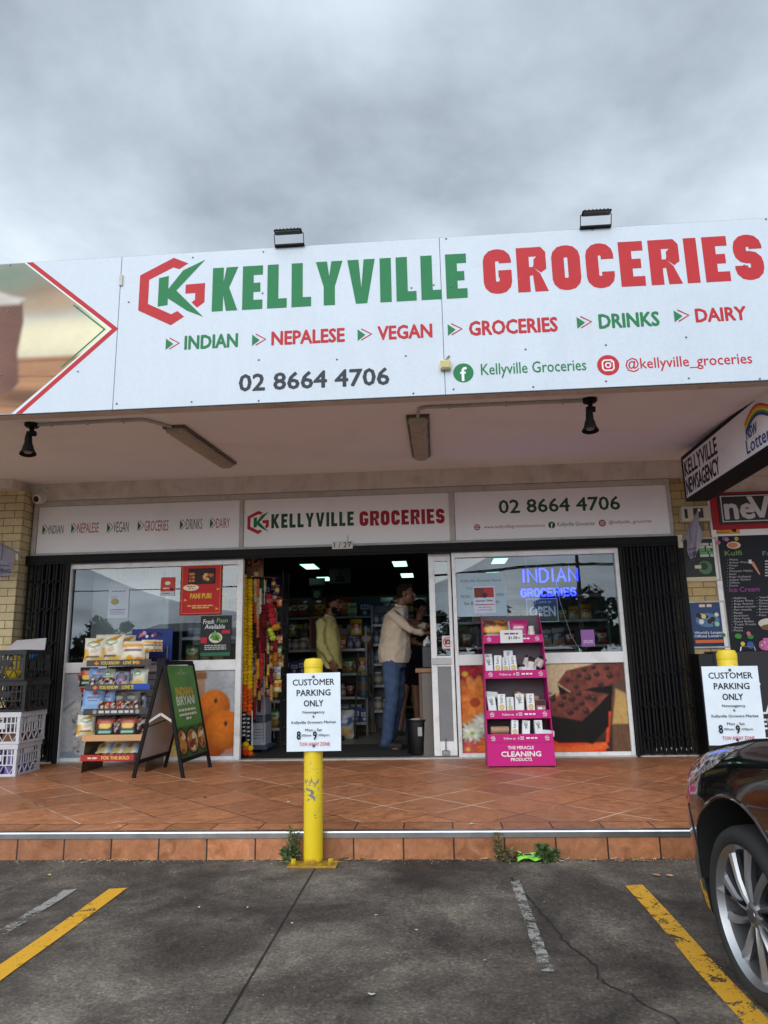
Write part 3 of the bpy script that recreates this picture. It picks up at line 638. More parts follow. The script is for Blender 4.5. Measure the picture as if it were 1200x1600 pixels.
# crop the picture to the arrow: sample it on a fan between the slanted edges
n = 96; rows = 110; vs = []; cs = []
def samp(x, z):
    u = min(max((x-x0)/(tipx+.02-x0), 0), 1); v = min(max((z-ZB)/(ZT-ZB), 0), 1)
    i = u*(W_-1); j = v*(H_-1); i0 = min(int(i), W_-2); j0 = min(int(j), H_-2); fi, fj = i-i0, j-j0; A = P.a
    return (A[j0,i0]*(1-fi)+A[j0,i0+1]*fi)*(1-fj)+(A[j0+1,i0]*(1-fi)+A[j0+1,i0+1]*fi)*fj
zl, zh = ZB+.004, ZT-.004
for j in range(rows+1):
    z = zl+(zh-zl)*j/rows
    xe = tipx-.045+(tx-tipx)*(z-tipz)/(tz-tipz) if z > tipz else tipx-.045+(bx-tipx)*(z-tipz)/(bz-tipz)
    for i in range(n+1):
        x = x0+(xe-x0)*i/n; p_ = pl.P(x, z); vs.append(p_); cs.append(samp(x, z))
fsx = [(j*(n+1)+i, j*(n+1)+i+1, (j+1)*(n+1)+i+1, (j+1)*(n+1)+i) for j in range(rows) for i in range(n)]
q.v = [tuple(p) for p in vs]; q.f = [list(f) for f in fsx]; q.mi = [0]*len(fsx); q.c = [[cs[k] for k in f] for f in fsx]
def slant(o0, o1, col):
    pl.k += 1
    for (ax, az) in ((tx, ZT-.002), (bx, ZB+.002)):
        dx = (tipx-ax); e = ax
        pl.poly(q, [(e+o0, az), (e+o1, az), (tipx+o1, tipz), (tipx+o0, tipz)], col, up=False)
slant(-.058, -.042, WHT); slant(-.10+.062, .0+.012, RED)
pl.k += 1
g0 = xz(150, 482, YA); g1 = xz(163, 513, YA); g2 = xz(112, 565, YA)
pl.path(q, [(tipx-.095+(tx-tipx)*.36, tipz+(ZT-tipz)*.36), (tipx-.095, tipz), (tipx-.095+(bx-tipx)*.45, tipz+(ZB-tipz)*.45)], .012, GRN)
q.build('picture', M['print'], fs)
q = MB(); pl.k = 3
lx, lz = xz(214, 507, YA); _, lzt = xz(264, 403, YA); logo(pl, q, lx, onY(264,509,YA).z, lzt-onY(264,509,YA).z)
a0, b0 = xz(331, 487, YA); a1, b1 = xz(731, 466, YA); _, t0 = xz(331, 419, YA); _, t1 = xz(731, 397, YA)
block(pl, q, 'KELLYVILLE', a0, (b0+b1)/2, ((t0-b0)+(t1-b1))/2, GRN, a1-a0, gap=.12, s=.285)
a0, b0 = xz(757, 463, YA); a1, b1 = xz(1196, 434, YA); _, t0 = xz(757, 393, YA); _, t1 = xz(1194, 364, YA)
block(pl, q, 'GROCERIES', a0, (b0+b1)/2, ((t0-b0)+(t1-b1))/2, RED, a1-a0, gap=.12, s=.27)
for st, l, r_, tp, c in [('INDIAN',(289,546),(371,542),(289,526),GRN),('NEPALESE',(425,539),(538,534),(425,519),RED),('VEGAN',(591,531),(675,527),(591,511),RED),('GROCERIES',(734,525),(871,517),(734,504),RED),('DRINKS',(937,514),(1030,508),(937,493),GRN),('DAIRY',(1088,504),(1166,499),(1088,484),RED)]:
    txt(pl, q, st, l, r_, tp, YA, c, bold=.05)
for u, v in ((259,537),(394,531),(559,523),(700,515),(902,504),(1054,494)):
    x, z = xz(u, v+10, YA); chev(pl, q, x, z, .098)
txt(pl, q, '02 8664 4706', (374,610),(608,602),(374,585), YA, DGR, bold=.04)
x, z = xz(724, 583, YA); fb(pl, q, x, z, .073, GRN); txt(pl, q, 'Kellyville Groceries', (752,588),(916,577),(752,571), YA, GRN, bold=.014)
x, z = xz(950, 571, YA); insta(pl, q, x, z, .077, RED); txt(pl, q, '@kellyville_groceries', (978,579),(1175,566),(978,563), YA, RED, bold=.014)
q.build('lettering', M['print'], fs)
q = MB(S(112,116,120)); r = random.Random(5)
for x in (-4.2, -3.72, -3.2, -2.62, -2.27, -1.75, -1.2, -.68, -.12, .08, .17, .72, 1.28, 1.82, 2.3, 2.5, 3.1):
    for z in (ZB+.025, 3.30, 3.83, ZT-.03):
        if r.random() < .62: q.ell((x+r.uniform(-.03,.03), YA-.006, z+r.uniform(-.02,.02)), (.0075,.004,.0075), 8, 4)
q.build('screw', M['metal'], fs)
q = MB(S(168,170,168)); x, z = xz(190, 439, YA); q.box(x-.012, x+.014, YA-.016, YA-.004, z-.045, z+.045, bev=.002); q.build('bracket', M['alu_frame'], fs)
# junction box stuck on the sign
t = thing('junction_box', 'small cream junction box fixed low on the white awning sign beside the seam', 'electrical box', (xz(697,572,YA)[0], YA-.004, xz(697,580,YA)[1]))
x, z = xz(696, 572, YA); q = MB(S(212,200,146)); q.box(x-.038, x+.038, YA-.045, YA-.004, z-.037, z+.03, bev=.005); q.build('box', M['plastic'], t)
q = MB(S(190,176,120)); q.box(x-.03, x+.03, YA-.049, YA-.045, z-.03, z+.022, bev=.002); q.build('lid', M['plastic'], t); q = MB(S(120,118,110)); q.tube([(x, YA-.03, z+.03), (x+.02, YA-.02, z+.06), (x+.03, YA-.0045, z+.075)], .006); q.build('cable', M['plastic'], t)
# floodlights on the awning's top
def flood(u, label):
    x = xz(u, 380, YA-.12)[0]
    t = thing('floodlight', label, 'floodlight', (x, YA-.02, ZT), 0, 'floodlights on the awning')
    ztop = ZT+.075; Yh = YA-.075
    q = MB(BLK); q.box(x-.105, x+.105, Yh-.03, Yh+.03, ztop-.002, ztop+.012, bev=.004)
    for k in range(7): q.box(x-.09+.027*k, x-.078+.027*k, Yh-.026, Yh+.026, ztop+.012, ztop+.017)
    q.build('lamp_head', M['black_steel'], t)
    q = MB(S(70,72,72)); q.box(x-.095, x+.095, Yh-.025, Yh+.025, ztop-.005, ztop-.002); q.build('lens', M['plastic'], t)
    q = MB(BLK); q.bar((x-.111, Yh+.02, ztop+.006), (x-.111, YA-.02, ZT-.004), .012, .004, (1,0,0)); q.bar((x+.111, Yh+.02, ztop+.006), (x+.111, YA-.02, ZT-.004), .012, .004, (1,0,0)); q.box(x-.113, x+.113, YA-.03, YA+.05, ZT-.006, ZT+.012, bev=.003); q.build('bracket', M['black_steel'], t)
flood(448, 'black floodlight on the awning above the green letters'); flood(939, 'black floodlight on the awning above the red letters')
# ================================================================ the three signs over the door and windows
def tsign(x0, x1, label, draw):
    t = thing('transom_sign', label, 'sign', ((x0+x1)/2, YF, 2.378), 0, 'signs over the shopfront')
    q = MB(); q.box(x0, x1, YF-.004, YF+.03, 2.380, 2.910, bev=.001); q.build('panel', M['sign_white'], t)
    q = MB(S(40,40,42)); q.box(x0, x1, YF-.0035, YF+.02, 2.9065, 2.9115); q.box(x0-.001, x0+.004, YF-.0045, YF, 2.38, 2.91); q.build('gasket', M['rubber'], t)
    q = MB(); draw(q); q.build('lettering', M['print'], t)
DG2, RD2 = S(40,78,48), S(160,34,50)
def d1(q):
    pl = Fp(YF, .0045)
    for st, l, r_, tp, c in [('INDIAN',(76,834),(99,834),(76,821),DG2),('NEPALESE',(121,833),(154,832),(121,818),RD2),('VEGAN',(177,832),(201,831),(177,816),DG2),('GROCERIES',(226,830),(263,829),(226,814),RD2),('DRINKS',(291,828),(316,826),(291,812),DG2),('DAIRY',(338,826),(359,824),(338,811),RD2)]:
        txt(pl, q, st, l, r_, tp, YF, c, bold=-.006)
    for u, v in ((66,836),(111,834),(167,833),(215,830),(281,828),(328,826)):
        x, z = xz(u, v, YF); chev(pl, q, x, z, .125, .55)
tsign(-4.43, -2.117, 'white sign over the left window listing six kinds of goods', d1)
def d2(q):
    pl = Fp(YF, .0045); x, z = xz(386, 833, YF); logo(pl, q, x, onY(401,835,YF).z, onY(401,798,YF).z-onY(401,835,YF).z)
    a0, b0 = xz(424, 825, YF); a1, b1 = xz(553, 822, YF); block(pl, q, 'KELLYVILLE', a0, (b0+b1)/2, onY(424,803,YF).z-b0, DG2, a1-a0, gap=.16, s=.235)
    a0, b0 = xz(562, 822, YF); a1, b1 = xz(695, 818, YF); block(pl, q, 'GROCERIES', a0, (b0+b1)/2, onY(562,799,YF).z-b0, RD2, a1-a0, gap=.12)
tsign(-2.073, .187, 'white sign over the open doorway with hexagon logo and shop name', d2)
def d3(q):
    pl = Fp(YF, .0045); txt(pl, q, '02 8664 4706', (780,801),(969,797),(780,781), YF, DG2, bold=.03)
    x, z = xz(745.5, 824, YF); r_ = .034; pl.disc(q, x, z, r_, RD2); 
    for k in (-.4, .4): pl.rect(q, x-r_, z+k*r_-.002, x+r_, z+k*r_+.002, WHT)
    pl.ring(q, x, z, r_*.55, .005, WHT); pl.rect(q, x-.002, z-r_, x+.002, z+r_, WHT)
    txt(pl, q, 'www.kellyvillegroceries.com.au', (756,826),(851,823),(756,821), YF, RD2, bold=.0)
    x, z = xz(862, 820.5, YF); fb(pl, q, x, z, .037, DG2); txt(pl, q, 'Kellyville Groceries', (871,823),(929,820),(871,817), YF, DG2)
    x, z = xz(941, 817.5, YF); insta(pl, q, x, z, .037, RD2); txt(pl, q, '@kellyville_groceries', (951,819),(1018,816),(951,814), YF, RD2)
tsign(.243, 2.495, 'white sign over the right window with the phone number in dark green', d3)
# street number
t = thing('number_plate', 'small white number plate 1/27 on the black track over the door', 'number plate', (xz(534,852,YF)[0], YF-.08, 2.28))
x0, z0 = xz(519, 858, YF-.08); x1, z1 = xz(551, 845, YF-.08); q = MB(S(214,216,206)); q.box(x0, x1, YF-.082, YF-.076, z0, z1, bev=.001)
pl = Fp(YF-.082, .0005)
for i, c in enumerate('1/27'):
    pl.text(q, c, x0+.022+(x1-x0-.02)*i/4, z0+.016, (z1-z0)*.64, S(30,32,34), bold=.02)
q.build('plate', M['print'], t)
q = MB(S(40,42,44)); q.tube([(x0+.17, YF-.0835, z1+.06), (x0+.172, YF-.0835, z0+.03)], .0025); q.build('wire', M['rubber'], t)
# ================================================================ under the awning
def zs(Y): return 2.985+(Y-YA-.02)*(3.19-2.985)/(YF-.031-YA-.02)
def batten(x, label):
    t = thing('batten_light', label, 'ceiling light', (x, 6.0, zs(6)), 0, 'strip lights under the awning')
    y0, y1 = 5.34, 6.82
    q = MB(S(186,178,168)); n = 12; vs = []
    prof = [(-.068,0),(-.072,-.035),(-.06,-.062),(-.03,-.078),(.03,-.078),(.06,-.062),(.072,-.035),(.068,0)]
    ys = [(y0,.55),(y0+.03,.92),(y0+.06,1),(y1-.06,1),(y1-.03,.92),(y1,.55)]
    for y, k in ys:
        for px, pz in prof: vs.append((x+px*(.75+.25*k), y, zs(y)+pz*k))
    m_ = len(prof); fs_ = [(i*m_+j, (i+1)*m_+j, (i+1)*m_+j+1, i*m_+j+1) for i in range(len(ys)-1) for j in range(m_-1)] + [tuple(range(m_)), tuple(range((len(ys)-1)*m_, len(ys)*m_))[::-1]]
    q.add(vs, fs_); q.build('diffuser', M['batten_body'], t, smooth=True, angle=50)
    q = MB(S(84,78,70)); q.bar((x, y0-.015, zs(y0)-.012), (x, y1+.015, zs(y1)-.012), .185, .024, (0,0,1)); q.build('body', M['alu'], t)
    q = MB(S(205,200,190))
    for sx in (-1, 1):
        for y in (y0+.05, (y0+y1)/2, y1-.05): q.box(x+sx*.072-.008, x+sx*.072+.008, y-.015, y+.015, zs(y)-.05, zs(y)-.005)
    q.build('clip', M['alu_frame'], t)
    return t
batten(-2.055, 'grimy strip light under the awning above the left window'); batten(-.085, 'grimy strip light under the awning above the open doorway')
def conduit(pts, label):
    q = MB(S(150,146,142)); P_ = [(x, y, zs(y)-.014) for x, y in pts]; q.tube(P_, .0135, 10)
    for i in range(len(P_)-1):
        a, c = Vector(P_[i]), Vector(P_[i+1])
        if (c-a).length > .5:
            for k in (.15, .5, .85): p = a.lerp(c, k); q.box(p.x-.009, p.x+.009, p.y-.02, p.y+.02, p.z-.016, p.z+.012)
    tag(q.build('conduit', M['alu_frame'], smooth=True, base=P_[0]), label, 'conduit', 'conduits under the awning')
conduit([(-3.08, 5.10), (-2.24, 5.08), (-2.19, 5.1), (-2.08, 5.33)], 'grey conduit under the awning from left spotlight to strip light')
conduit([(1.19, 5.10), (-.02, 5.09), (-.07, 5.12), (-.085, 5.33)], 'grey conduit under the awning from right spotlight to strip light')
def spot(x, y, tilt, label):
    z = zs(y); t = thing('spotlight', label, 'spotlight', (x, y, z), 0, 'spotlights under the awning')
    q = MB(BLK); q.lathe([(.0,0),(.055,0),(.055,-.022),(.045,-.032),(.0,-.034)], (x,y,z), (0,0,1), 20); q.build('mount', M['black_steel'], t, smooth=True)
    q = MB(BLK); q.tube([(x,y,z-.03),(x+.004,y,z-.075)], .018, 10); q.tube([(x-.03,y,z-.085),(x+.035,y,z-.085)], .022, 12); q.tube([(x,y,z-.08),(x-.012,y-.012,z-.13)], .016, 10); q.build('arm', M['black_steel'], t, smooth=True)
    d = Vector((math.sin(tilt), -.12, -math.cos(tilt))).normalized(); o = Vector((x-.012, y-.012, z-.11))
    q = MB(BLK); q.lathe([(.0,-.01),(.024,-.008),(.027,.024),(.029,.062),(.037,.08),(.045,.118),(.059,.145),(.062,.152),(.057,.148),(.04,.12),(.0,.11)], o, d, 24); q.build('shade', M['black_steel'], t, smooth=True, angle=50)
    q = MB(S(150,150,145)); q.ell(o+d*.125, (.036,.036,.024), 14, 8); q.build('bulb', M['plastic'], t, smooth=True)
spot(-3.11, 5.10, .12, 'black cone spotlight under the awning above the left grille'); spot(1.20, 5.10, -.05, 'black cone spotlight under the awning above the right window')
# dome camera at the left
cxp = onY(63, 778, YF-.06); t = thing('security_camera', 'white dome security camera on the bulkhead above the left sign', 'security camera', (cxp.x, YF-.03, cxp.z))
q = MB(S(222,222,220)); q.lathe([(0,0),(.062,0),(.062,.03),(.05,.045),(0,.05)], (cxp.x, YF-.03, cxp.z), (0,-1,-.15), 20); q.build('housing', M['plastic'], t, smooth=True)
q = MB(S(220,220,220)); q.lathe([(.05,.045),(.058,.07),(.052,.095),(.036,.105),(.033,.095)], (cxp.x, YF-.03, cxp.z), (-.1,-1,-.3), 20); q.build('eyeball', M['plastic'], t, smooth=True)
q = MB(S(16,16,18)); q.lathe([(0,.10),(.034,.098),(.03,.104),(0,.108)], (cxp.x, YF-.03, cxp.z), (-.1,-1,-.3), 18); q.build('lens', M['plastic'], t, smooth=True)
# ================================================================ the newsagency's hanging light box and red sign
XH = 2.50
t = thing('hanging_sign', 'long black framed light box hung under the awning reading newsagency', 'hanging sign', (XH+.11, 6.1, 2.6))
y0, y1, z0, z1 = 4.93, 7.03, 2.605, 3.05
q = MB(BLK); q.box(XH, XH+.22, y0, y1, z0-.0, z0+.03, bev=.004); q.box(XH, XH+.22, y0, y1, z1-.025, z1+.012, bev=.004); q.box(XH, XH+.22, y0, y0+.03, z0+.03, z1-.025); q.box(XH, XH+.22, y1-.03, y1, z0+.03, z1-.025); q.build('frame', M['black_steel'], t)
q = MB(); q.box(XH+.006, XH+.214, y0+.03, y1-.03, z0+.03, z1-.025); q.build('face', M['sign_white'], t)
for yy in (5.6, 6.5):
    q = MB(BLK); q.tube([(XH+.11, yy, z1), (XH+.11, yy, zs(yy))], .012); q.build('hanger', M['black_steel'], t)
pl = Plane((XH+.0055, y1, z0), (0,-1,0), (0,0,1)); q = MB()
def hx(u, v): p = onX(u, v, XH); return (y1-p.y, p.z-z0)
a, c = hx(1072, 742), hx(1154, 698); e = hx(1072, 720)
pl.text(q, 'KELLYVILLE', .055, .243, .145, S(18,18,20), w=.82, bold=.04); pl.text(q, 'NEWSAGENCY', .055, .06, .145, S(18,18,20), w=.82, bold=.04)
NB = S(30,60,140)
def hxt(st, u, v, u2, v2, hh, col, b): x, z = hx(u, v); x2, _ = hx(u2, v2); pl.text(q, st, x, z, hh, col, w=x2-x, bold=b)
hxt('NSW', 1166, 687, 1183, 678, .085, NB, .03); x, z = hx(1167, 711); pl.text(q, 'Lotteries', x, z+.005, .11, NB, w=.58, bold=.012)
x, z = hx(1164, 672)
for k, cc in enumerate([S(200,60,40), S(226,150,40), S(228,206,60), S(70,140,70), NB]):
    pts = []
    for i in range(19):
        tt = i/18; pts.append((x+tt*.5, z-.018*k+.04+.075*math.sin(tt*math.pi*1.25)+.02*tt))
    pl.path(q, pts, .02, cc)
q.build('lettering', M['print'], t)
t = thing('news_sign', 'red shop sign with a black panel reading news, right of the brick pier', 'sign', (3.4, YF, 2.42))
q = MB(S(168,36,46)); q.box(2.925, 5.6, YF-.03, YF+.02, 2.402, 2.80, bev=.003); q.build('red_board', M['print'], t)
x0, z0 = xz(1123, 815, YF-.04); x1, z1 = xz(1119, 771, YF-.04)
q = MB(BLK); q.box(3.00, 5.5, YF-.042, YF-.03, 2.455, 2.775, bev=.002); q.build('black_panel', M['plastic'], t)
pl = Fp(YF, .0425); q = MB(); pl.path(q, [(3.03,2.482),(5.4,2.482),(5.4,2.752),(3.03,2.752)], .010, S(214,214,216), True)
pl.text(q, 'ne', 3.062, 2.512, .225, S(206,206,210), w=.29, bold=.05); pl.poly(q, [(3.29,2.742),(3.345,2.742),(3.45,2.512),(3.40,2.512)], S(206,206,210)); pl.poly(q, [(3.40,2.512),(3.45,2.512),(3.53,2.742),(3.475,2.742)], S(206,206,210)); pl.poly(q, [(3.475,2.742),(3.53,2.742),(3.63,2.512),(3.58,2.512)], S(206,206,210)); pl.text(q, 's', 3.74, 2.512, .2, S(206,206,210), bold=.05)
q.build('lettering', M['print'], t)
# ================================================================ bollards with parking signs
def bollard(bx, by, label, slabel, sx, tilt, plate=True):
    t = thing('bollard', label, 'bollard', (bx, by, 0), 0, 'yellow bollards')
    r = .055; q = MB(); q.lathe([(r,0),(r,1.09),(r*.995,1.091)], (bx,by,0), (0,0,1), 32); q.build('post', M['yellow_paint'], t, smooth=True)
    q = MB(S(226,196,30)); q.lathe([(r*.99,1.091),(r*1.03,1.092),(r*1.03,1.122),(r*.86,1.142),(.0,1.148)], (bx,by,0), (0,0,1), 32); q.build('cap', M['paint'], t, smooth=True, angle=30)
    q = MB(S(206,160,40)); q.box(bx-.135, bx+.145, by-.105, by+.022, .0, .012, bev=.003)
    for a, c in ((-.10,-.07),(.11,-.07)): q.lathe([(.0,.03),(.014,.03),(.014,.0)], (bx+a,by+c,.012), (0,0,1), 6)
    q.build('base_plate', M['yellow_paint'], t)
    ys = by-r-.004
    s = thing('parking_sign', slabel, 'sign', (bx, ys, .85), 0, 'customer parking signs')
    cx_, cz = sx; Wd, Hd = .318, .442
    ca, sa = math.cos(tilt), math.sin(tilt); pl = Plane((cx_-Wd/2*ca+Hd/2*sa, ys-.003, cz-Hd/2*ca-Wd/2*sa), (ca,0,sa), (-sa,0,ca))
    q = MB(S(222,230,238)); vs = [pl.P(x, y, h) for h in (-.0025, 0) for x, y in ((0,0),(Wd,0),(Wd,Hd),(0,Hd))]
    q.add(vs, [(3,2,1,0),(4,5,6,7),(0,1,5,4),(1,2,6,5),(2,3,7,6),(3,0,4,7)]); q.build('board', M['print'], s)
    q = MB(); K = S(24,26,32); c = Wd/2
    for st, y, w, h in (('CUSTOMER', .372, .248, .034), ('PARKING', .312, .200, .034), ('ONLY', .252, .115, .034)): pl.text(q, st, c, y, h, K, w=w, bold=.028, align='C')
    for st, y, w in (('Newsagency', .212, .130), ('&', .187, .012), ('Kellyville Growers Market', .155, .262), ('Mon - Sat', .112, .098)): pl.text(q, st, c, y, .0145, K, w=w, bold=.016, align='C')
    pl.text(q, ':00am', c-.072, .084, .012, K, w=.058, bold=.012); pl.text(q, ':00pm', c+.026, .084, .012, K, w=.066, bold=.012)
    pl.text(q, '8', c-.098, .068, .044, K, w=.021, bold=.04); pl.text(q, '9', c-.003, .066, .044, K, w=.021, bold=.04)
    pl.text(q, 'TOW AWAY ZONE', c+.005, .032, .0185, S(190,40,60), w=.178, bold=.012, align='C'); q.build('lettering', M['print'], s)
    q = MB(S(110,112,116))
    for y in (.42, .03): q.lathe([(0,.004),(.007,.004),(.009,0)], pl.P(c, y, .001), pl.n, 10)
    q.build('screw', M['metal'], s)
c1 = xz(490, 1112, 4.262)
bollard(-.742, 4.325, 'yellow steel bollard with scraped paint, standing before the doorway', 'white parking sign on the bollard before the doorway', (c1[0], c1[1]), .006)
c2 = xz(1146, 1102, 4.38)
p = xz(1136, 1030, 4.44)
bollard(p[0], 4.44, 'yellow steel bollard beside the black car, mostly hidden', 'white parking sign leaning slightly behind the black car bonnet', (c2[0], c2[1]), -.008)
# ================================================================ packets
PAK = {}
def packet(name, w, h, d, paint, rise=.0, sub=(14, 18)):
    """a pillow bag standing on its bottom seam: front printed from a picture; local origin at bottom centre"""
    nx, ny = sub; P = Pic(nx+1, ny+1, (.5,.5,.5), asp=w/h); paint(P); q = MB()
    F_ = []; B_ = []
    for j in range(ny+1):
        for i in range(nx+1):
            u = i/nx*2-1; v = j/ny*2-1; b = max(0, 1-abs(u)**2.4)**.6*max(0, 1-abs(v)**3)**.6
            x = u*w/2*(1-.06*(1-abs(v)**2)*1); wr = .004*math.sin(9*u+4*v)*(1-b)
            F_.append((x, -d/2*b+wr, h*(v+1)/2)); B_.append((x, d/2*b+wr, h*(v+1)/2))
    b0 = len(q.v); q.v += F_ + B_; m_ = nx+1; off = len(F_)
    for j in range(ny):
        for i in range(nx):
            a, c, e, g_ = j*m_+i, j*m_+i+1, (j+1)*m_+i+1, (j+1)*m_+i
            q.f.append([a, c, e, g_]); q.mi.append(0); q.c.append([P.a[j,i], P.a[j,i+1], P.a[j+1,i+1], P.a[j+1,i]])
            q.f.append([off+c, off+a, off+g_, off+e]); q.mi.append(0); q.c.append(tuple(P.a[j,i]*.9))
    o = q.build(name, M['foil'], None, smooth=True, angle=80)
    return o
def place(proto, name, label, cat, loc, rz=0, rx=0, group=None, sc=1.0, ry=0):
    if not proto.get('used'): o = proto; proto['used'] = 1
    else: o = proto.copy(); COL.objects.link(o)
    o.name = name; o.location = loc; o.rotation_euler = (rx, ry, rz); o.scale = (sc, sc, sc)
    tag(o, label, cat, group); return o
def p_bananachips(P):
    P.a[:] = S(226,222,206); P.put(P.ell(.06*P.asp/.7, .32, .2, .22), S(222,170,60)); P.put(P.ell(.72*P.asp, .18, .25, .1), S(230,190,90)); P.put(P.ell(.5*P.asp, .72, .26, .12), S(70,120,60)); P.put(P.ell(.5*P.asp, .72, .2, .06), S(220,230,210)); P.put(P.ell(.7*P.asp, .86, .22, .07, .4), S(190,140,40))
    P.put(P.ell(.55*P.asp, .46, .16, .1, .3), S(206,182,150)); P.put(P.sh(np.abs(P.Y-.22)-.03, .02)*P.sh(np.abs(P.X-.5*P.asp)-.3*P.asp), S(40,48,60)); P.put(P.sh(P.Y-.04, .02), S(210,206,190))
def p_orange(P):
    P.a[:] = S(228,216,190); P.put(P.sh(.62-P.Y+.1*np.sin(P.X*9), .05), S(236,226,204)); P.put(P.sh(np.abs(P.Y-.75)-.08, .04), S(228,160,50)); P.put(P.sh(np.abs(P.Y-.52)-.05, .02)*P.sh(np.abs(P.X-.5*P.asp)-.36*P.asp), S(70,66,76)); P.put(P.ell(.4*P.asp,.16,.2,.14), S(232,170,40)); P.put(P.ell(.8*P.asp,.12,.2,.1), S(224,140,40))
def p_blue(P):
    P.a[:] = S(120,160,206); P.put(P.ell(.6*P.asp,.78,.13,.09), S(170,40,50)); P.put(P.sh(np.abs(P.Y-.6)-.05,.02)*P.sh(np.abs(P.X-.55*P.asp)-.3*P.asp), S(36,60,120)); P.put(P.sh(np.abs(P.Y-.44)-.03,.02)*P.sh(np.abs(P.X-.55*P.asp)-.22*P.asp), S(36,60,120)); P.put(P.sh(P.Y-.2,.1), S(150,186,222))
def p_dark(P):
    P.a[:] = S(34,32,36); P.put(P.ell(.5*P.asp,.5,.3,.16), S(228,180,50)); P.put(P.sh(.58-P.Y,.03)*P.sh(P.Y-.82,.03), S(176,74,44)); P.put(P.ell(.5*P.asp,.88,.2,.05), S(60,50,50)); P.put(P.sh(np.abs(P.Y-.2)-.05,.02)*P.sh(np.abs(P.X-.5*P.asp)-.3*P.asp), S(150,206,180)); P.put(P.sh(P.Y-.07,.02), S(40,60,50))
def p_purple(P):
    P.a[:] = S(150,160,186); P.put(P.ell(.5*P.asp,.45,.34,.3), S(50,30,60)); P.put(P.ell(.45*P.asp,.3,.2,.1), S(150,90,170)); P.put(P.sh(.78-P.Y,.04), S(36,34,50)); P.put(P.ell(.7*P.asp,.16,.12,.08), S(224,180,60))
def p_red(P):
    P.a[:] = S(92,26,24); n = P.nz(7, 9); P.put(P.sh(.55-n,.06), S(210,196,180)); P.put(P.sh(.62-P.nz(9,12),.05), S(40,18,18))
def p_choc(P):
    P.a[:] = S(84,34,24); n = P.nz(7, 29); P.put(P.sh(.56-n,.06), S(222,186,110)); P.put(P.sh(.6-P.nz(8,32),.05), S(180,40,34))
def p_green(P):
    P.a[:] = S(196,196,176); P.put(P.ell(.4*P.asp,.7,.24,.14), S(70,130,70)); P.put(P.ell(.5*P.asp,.25,.3,.14,.3), S(214,180,90)); P.put(P.ell(.4*P.asp,.7,.16,.06), S(226,230,214))
def p_flat(P):
    P.a[:] = S(214,206,186); P.put(P.sh(P.X-.45*P.asp,.05), S(200,180,120)); P.put(P.ell(.3*P.asp,.5,.14,.2), S(150,110,60)); P.put(P.sh(.66*P.asp-P.X,.05), S(140,176,206))
def p_grey(P):
    P.a[:] = S(120,118,112); P.put(P.ell(.5*P.asp,.6,.34,.2), S(60,60,58)); P.put(P.ell(.5*P.asp,.62,.24,.1), S(150,146,136)); P.put(P.sh(P.Y-.2,.05), S(176,170,150))
# ================================================================ the snack rack
RX0, RX1, RF, RB_ = -3.385, -2.765, 6.84, 7.26
t = thing('snack_rack', 'tall wire snack rack with striped shelf fronts standing left of the folding board', 'display rack', ((RX0+RX1)/2, (RF+RB_)/2, ZS))
q = MB(S(120,116,112))
for x in (RX0, RX1): q.tube([(x, RB_-.0, ZS), (x, RB_-.0, 1.33)], .010)
q.build('upright', M['metal'], t)
for x in (RX0, RX1):
    q = MB(S(128,120,112)); q.add([(x, RF-.01, ZS), (x, RB_, ZS), (x, RB_, .52), (x, RF+.04, .42)], [(0,1,2,3)]); q.add([(x+.003, RF-.01, ZS), (x+.003, RB_, ZS), (x+.003, RB_, .52), (x+.003, RF+.04, .42)], [(3,2,1,0)]); q.build('side_plate', M['metal'], t)
zsh = [.30, .475, .715, .96, 1.155]
zsh = [onY(175, v, RF).z for v in (1184, 1153, 1112, 1074, 1036)]
bar_c = [S(176,52,48), S(206,158,112), S(70,70,72), S(84,80,78), S(84,76,70)]
for i, z in enumerate(zsh):
    q = MB(S(110,110,112)); yf = RF + .0
    for k in range(9): q.tube([(RX0+.02+(RX1-RX0-.04)*k/8, yf+.01, z-.02), (RX0+.02+(RX1-RX0-.04)*k/8, RB_-.01, z+.0)], .003, 5)
    for k in range(3): q.tube([(RX0, yf+.1+.13*k, z-.024), (RX1, yf+.1+.13*k, z-.024)], .004, 5)
    for dz in (.06, .12): q.tube([(RX0, RB_-.01, z+dz), (RX1, RB_-.01, z+dz)], .004, 5)
    sh = q.build('shelf', M['metal'], t)
    q = MB(bar_c[i]); q.box(RX0-.012, RX1+.012, yf-.018, yf-.006, z-.028, z+.03, bev=.003)
    pl = Fp(yf, .0182)
    Y_ = S(222,200,90)
    if i in (3, 4):
        pl.text(q, "YOU KNOW    LOVE 'EM" , (RX0+RX1)/2, z-.014, .03, Y_, w=.36, bold=.04, align='C')
        for x in (RX0+.09, RX1-.12): pl.poly(q, [(x,z-.02),(x+.026,z),(x,z+.02),(x-.026,z)], S(214,130,80))
        if i == 3: pl.rect(q, RX1-.15, z-.022, RX1+.01, z+.026, S(40,80,180))
    if i == 2: pl.bars(q, (RX0+RX1)/2, z-.012, .34, .024, S(200,200,200), 4, 'C'); pl.disc(q, RX0+.1, z, .02, S(150,150,150)); pl.disc(q, RX1-.1, z, .02, S(150,150,150))
    if i == 0: pl.text(q, 'FOR THE BOLD', (RX0+RX1)/2+.02, z-.013, .028, S(232,190,110), w=.27, bold=.05, align='C'); pl.rect(q, RX1-.11, z-.028, RX1+.012, z+.03, S(44,30,36)); pl.bars(q, RX0+.06, z-.008, .1, .016, S(220,200,180), 3)
    q.build('shelf_front', M['print'], sh)
